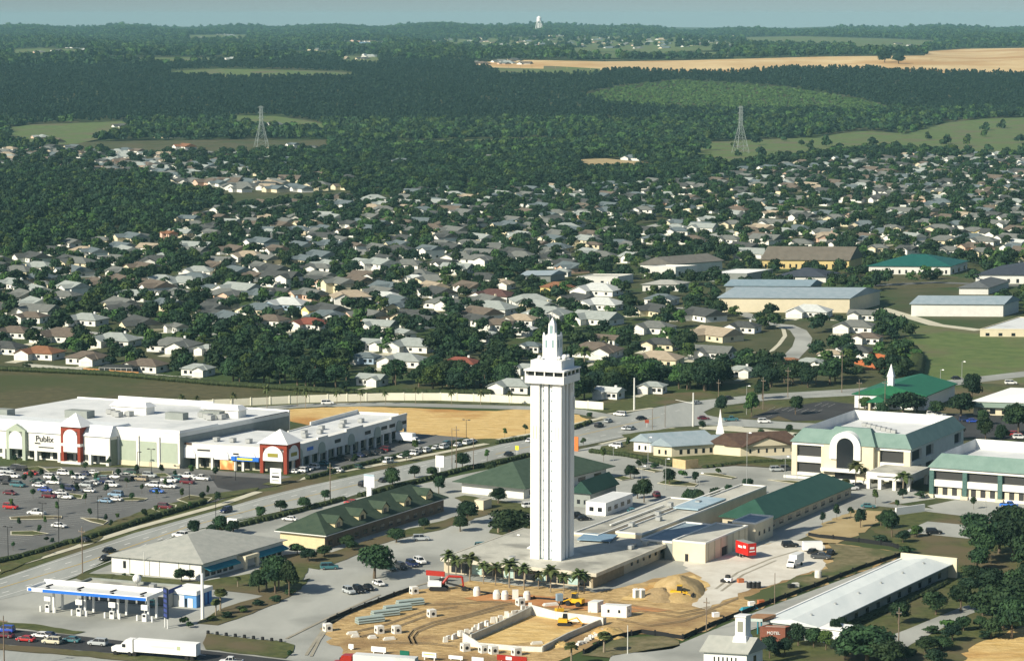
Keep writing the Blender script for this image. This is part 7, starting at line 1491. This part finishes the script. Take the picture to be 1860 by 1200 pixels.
def loader(px, py, ang, lb):
    a = thing('wheel_loader', lb, 'loader', at(px, py), radians(ang)); part('body', MB().box(-2.6, .3, -.9, .9, .9, 2.0).box(.3, 1.8, -.6, .6, .8, 1.5), YELV, a); part('cab', MB().frus(-.9, .5, -.7, .7, 2.0, 3.3, .12), GLASS, a); part('cab_roof', MB().box(-.9, .5, -.75, .75, 3.3, 3.42), YELV, a)
    part('lift_arm', MB().tube((.6, -.7, 1.9), (3.0, -.7, .9), .16, .14, 5).tube((.6, .7, 1.9), (3.0, .7, .9), .16, .14, 5), YELV, a); part('bucket', MB().ext([(2.9, .2), (4.1, .2), (3.6, .5), (3.3, 1.4), (2.9, 1.2)], -1.3, 1.3, 'y'), DARK, a)
    for x in (-1.7, 1.2):
        for y in (-1.35, .85): part('wheel', MB().tube((x, y, .7), (x, y+.5, .7), .7, .7, 12), TYRE, a)
loader(1236, 1086, -15, 'yellow wheel loader in front of the yellow soil heap'); loader(1043, 1100, 150, 'yellow loader standing on the far side of the pit')
a = thing('excavator', 'small yellow digger working inside the pit', 'excavator', at(1026, 1136), radians(-8))
for y in (-1.2, .8): part('track', MB().ext([(-1.5, .1), (1.5, .1), (1.9, .45), (1.5, .8), (-1.5, .8), (-1.9, .45)], y, y+.4, 'y'), DARK, a)
part('house', MB().box(-1.6, .7, -1, 1, .9, 1.8), YELV, a); part('cab', MB().frus(-.6, .7, -.1, .9, 1.8, 2.9, .1), GLASS, a); part('boom', MB().tube((.7, -.4, 1.4), (3, -.4, 2.2), .2, .2, 6).tube((3, -.4, 2.2), (4.6, -.4, .5), .18, .14, 6), YELV, a); part('bucket', MB().ext([(4.2, .1), (5, .1), (5, .6), (4.4, .7)], -.8, 0, 'y'), DARK, a)
a = thing('lift_platform', 'upright grey blue access platform beside the loader over the pit', 'lift', at(1016, 1112), radians(20)); part('base', MB().box(-1, 1, -.7, .7, .3, 1.1), YELV, a); part('mast', MB().tube((-.5, -.3, 1), (.6, .3, 3), .08, .08, 5).tube((.5, -.3, 1), (-.6, .3, 3), .08, .08, 5), DARK, a); part('cage', MB().box(-.8, .8, -.6, .6, 3, 4.8), mat('blue grey cage', (.25, .33, .4)), a)
fr = Frame(1138, 1122, 1092, 1147, 14, 30); building('site_trailer', 'white site office trailer with two small windows on the sand', 'trailer', fr, 2.9, BWHITE, ROOFW, 'flat', par=.1, nx=1, ny=2, wz=(1.2, 2), frac=.2)
fr = Frame(1085, 1113, 1068, 1096, 14, 30); building('site_trailer', 'cream storage container left of the white site trailer', 'container', fr, 2.7, WHITE, ROOFW, 'flat', par=.1, nx=0, ny=0)
for px, lb in ((1155, 'left'), (1166, 'right')):
    a = thing('portable_toilet', lb+' of two pale cabins beside the soil heap', 'portable toilet', at(px, 1086), radians(28), group='pale cabins'); part('cabin', MB().box(-.6, .6, -.6, .6, 0, 2.2), BWHITE, a); part('roof', MB().frus(-.7, .7, -.7, .7, 2.2, 2.5, .25), LAMPW, a); part('door', MB().box(-.45, .45, -.66, -.6, .2, 2.0), GREYW, a)
for px, lb in ((1361, 'left'), (1369, 'middle'), (1377, 'right')): a = thing('water_tank', lb+' of three black drums at the gravel edge', 'drum', at(px, 1068), 0, group='black drums'); part('drum', MB().cyl(0, 0, 0, 1.7, .75, .75, 12), DARK, a); part('lid', MB().cyl(0, 0, 1.7, 1.85, .5, .4, 10), STEEL, a)
a = thing('skid_loader', 'small white skid loader on the gravel lot', 'loader', at(1322, 1058), radians(150)); part('body', MB().box(-1.2, .8, -.7, .7, .4, 1.3), BWHITE, a); part('cab', MB().frus(-.6, .6, -.6, .6, 1.3, 2.1, .1), DARK, a); part('bucket', MB().box(1, 1.8, -.9, .9, .1, .8), DARK, a)
for x in (-.7, .6):
    for y in (-.95, .65): part('wheel', MB().tube((x, y, .4), (x, y+.3, .4), .4, .4, 10), TYRE, a)
for px, py, lb, m_ in ((1486, 1049, 'white round concrete ring on the weedy strip', CONCW), (1345, 1058, 'small rust red crate between skid loader and drums', RUST), (1365, 1100, 'small white crate beside the silt fence', BWHITE), (1300, 1120, 'white scrap box near the utility pole on the site', BWHITE), (1382, 1097, 'rust coloured crate beside the silt fence', RUST), (1437, 1068, 'dark scrap bin on the weedy strip', DARK), (1445, 1066, 'pale scrap box on the weedy strip', CONCW)):
    a = thing('site_crate', lb, 'crate', at(px, py), radians(20)); part('box', MB().box(-.8, .8, -.6, .6, 0, 1.0) if 'ring' not in lb else MB().cyl(0, 0, 0, 1.9, .95, .95, 14), m_, a); part('lid', MB().box(-.85, .85, -.65, .65, 1.0, 1.08) if 'ring' not in lb else MB().cyl(0, 0, 1.9, 2.0, .7, .7, 12), m_, a)
a = thing('turquoise_tarp', 'turquoise sheet draped by the silt fence above the carport', 'tarp', at(1360, 1107), radians(30)); part('sheet', MB().frus(-2.5, 2.5, -.8, .8, 0, .8, .5), TEALA, a)
fr = Frame(878, 927, 862, 893, 28); building('small_shed', 'small cream shed with brown side in front of the green hip roof', 'shed', fr, 3.0, CREAM, ROOFG, 'flat', par=.1, nx=0, ny=0)
for i in range(9):
    g = at(378+i*16.5, 1151+i*1.9); a = thing('planter_barrel', 'dark squat bollard, number %d from the left along the median grass' % (i+1), 'bollard', g, 0, group='bollards along the median'); part('barrel', MB().cyl(0, 0, 0, .8, .45, .38, 10), DARK, a)
# ================================================================ HAZE
hz = mat('haze', (0, 0, 0)); t = hz.node_tree; t.nodes.clear(); out = t.nodes.new('ShaderNodeOutputMaterial'); pv = t.nodes.new('ShaderNodeVolumePrincipled')
pv.inputs['Color'].default_value = (.45, .86, 1.0, 1); pv.inputs['Density'].default_value = HAZE; pv.inputs['Anisotropy'].default_value = 0; t.links.new(pv.outputs[0], out.inputs['Volume'])
o = link('haze', MB().box(-9000, 9000, -400, 15800, -12, 168).mesh('haze', hz)); o['kind'] = 'stuff'; tag(o, 'thin pale blue haze lying over the whole landscape and thickening far away', 'haze')
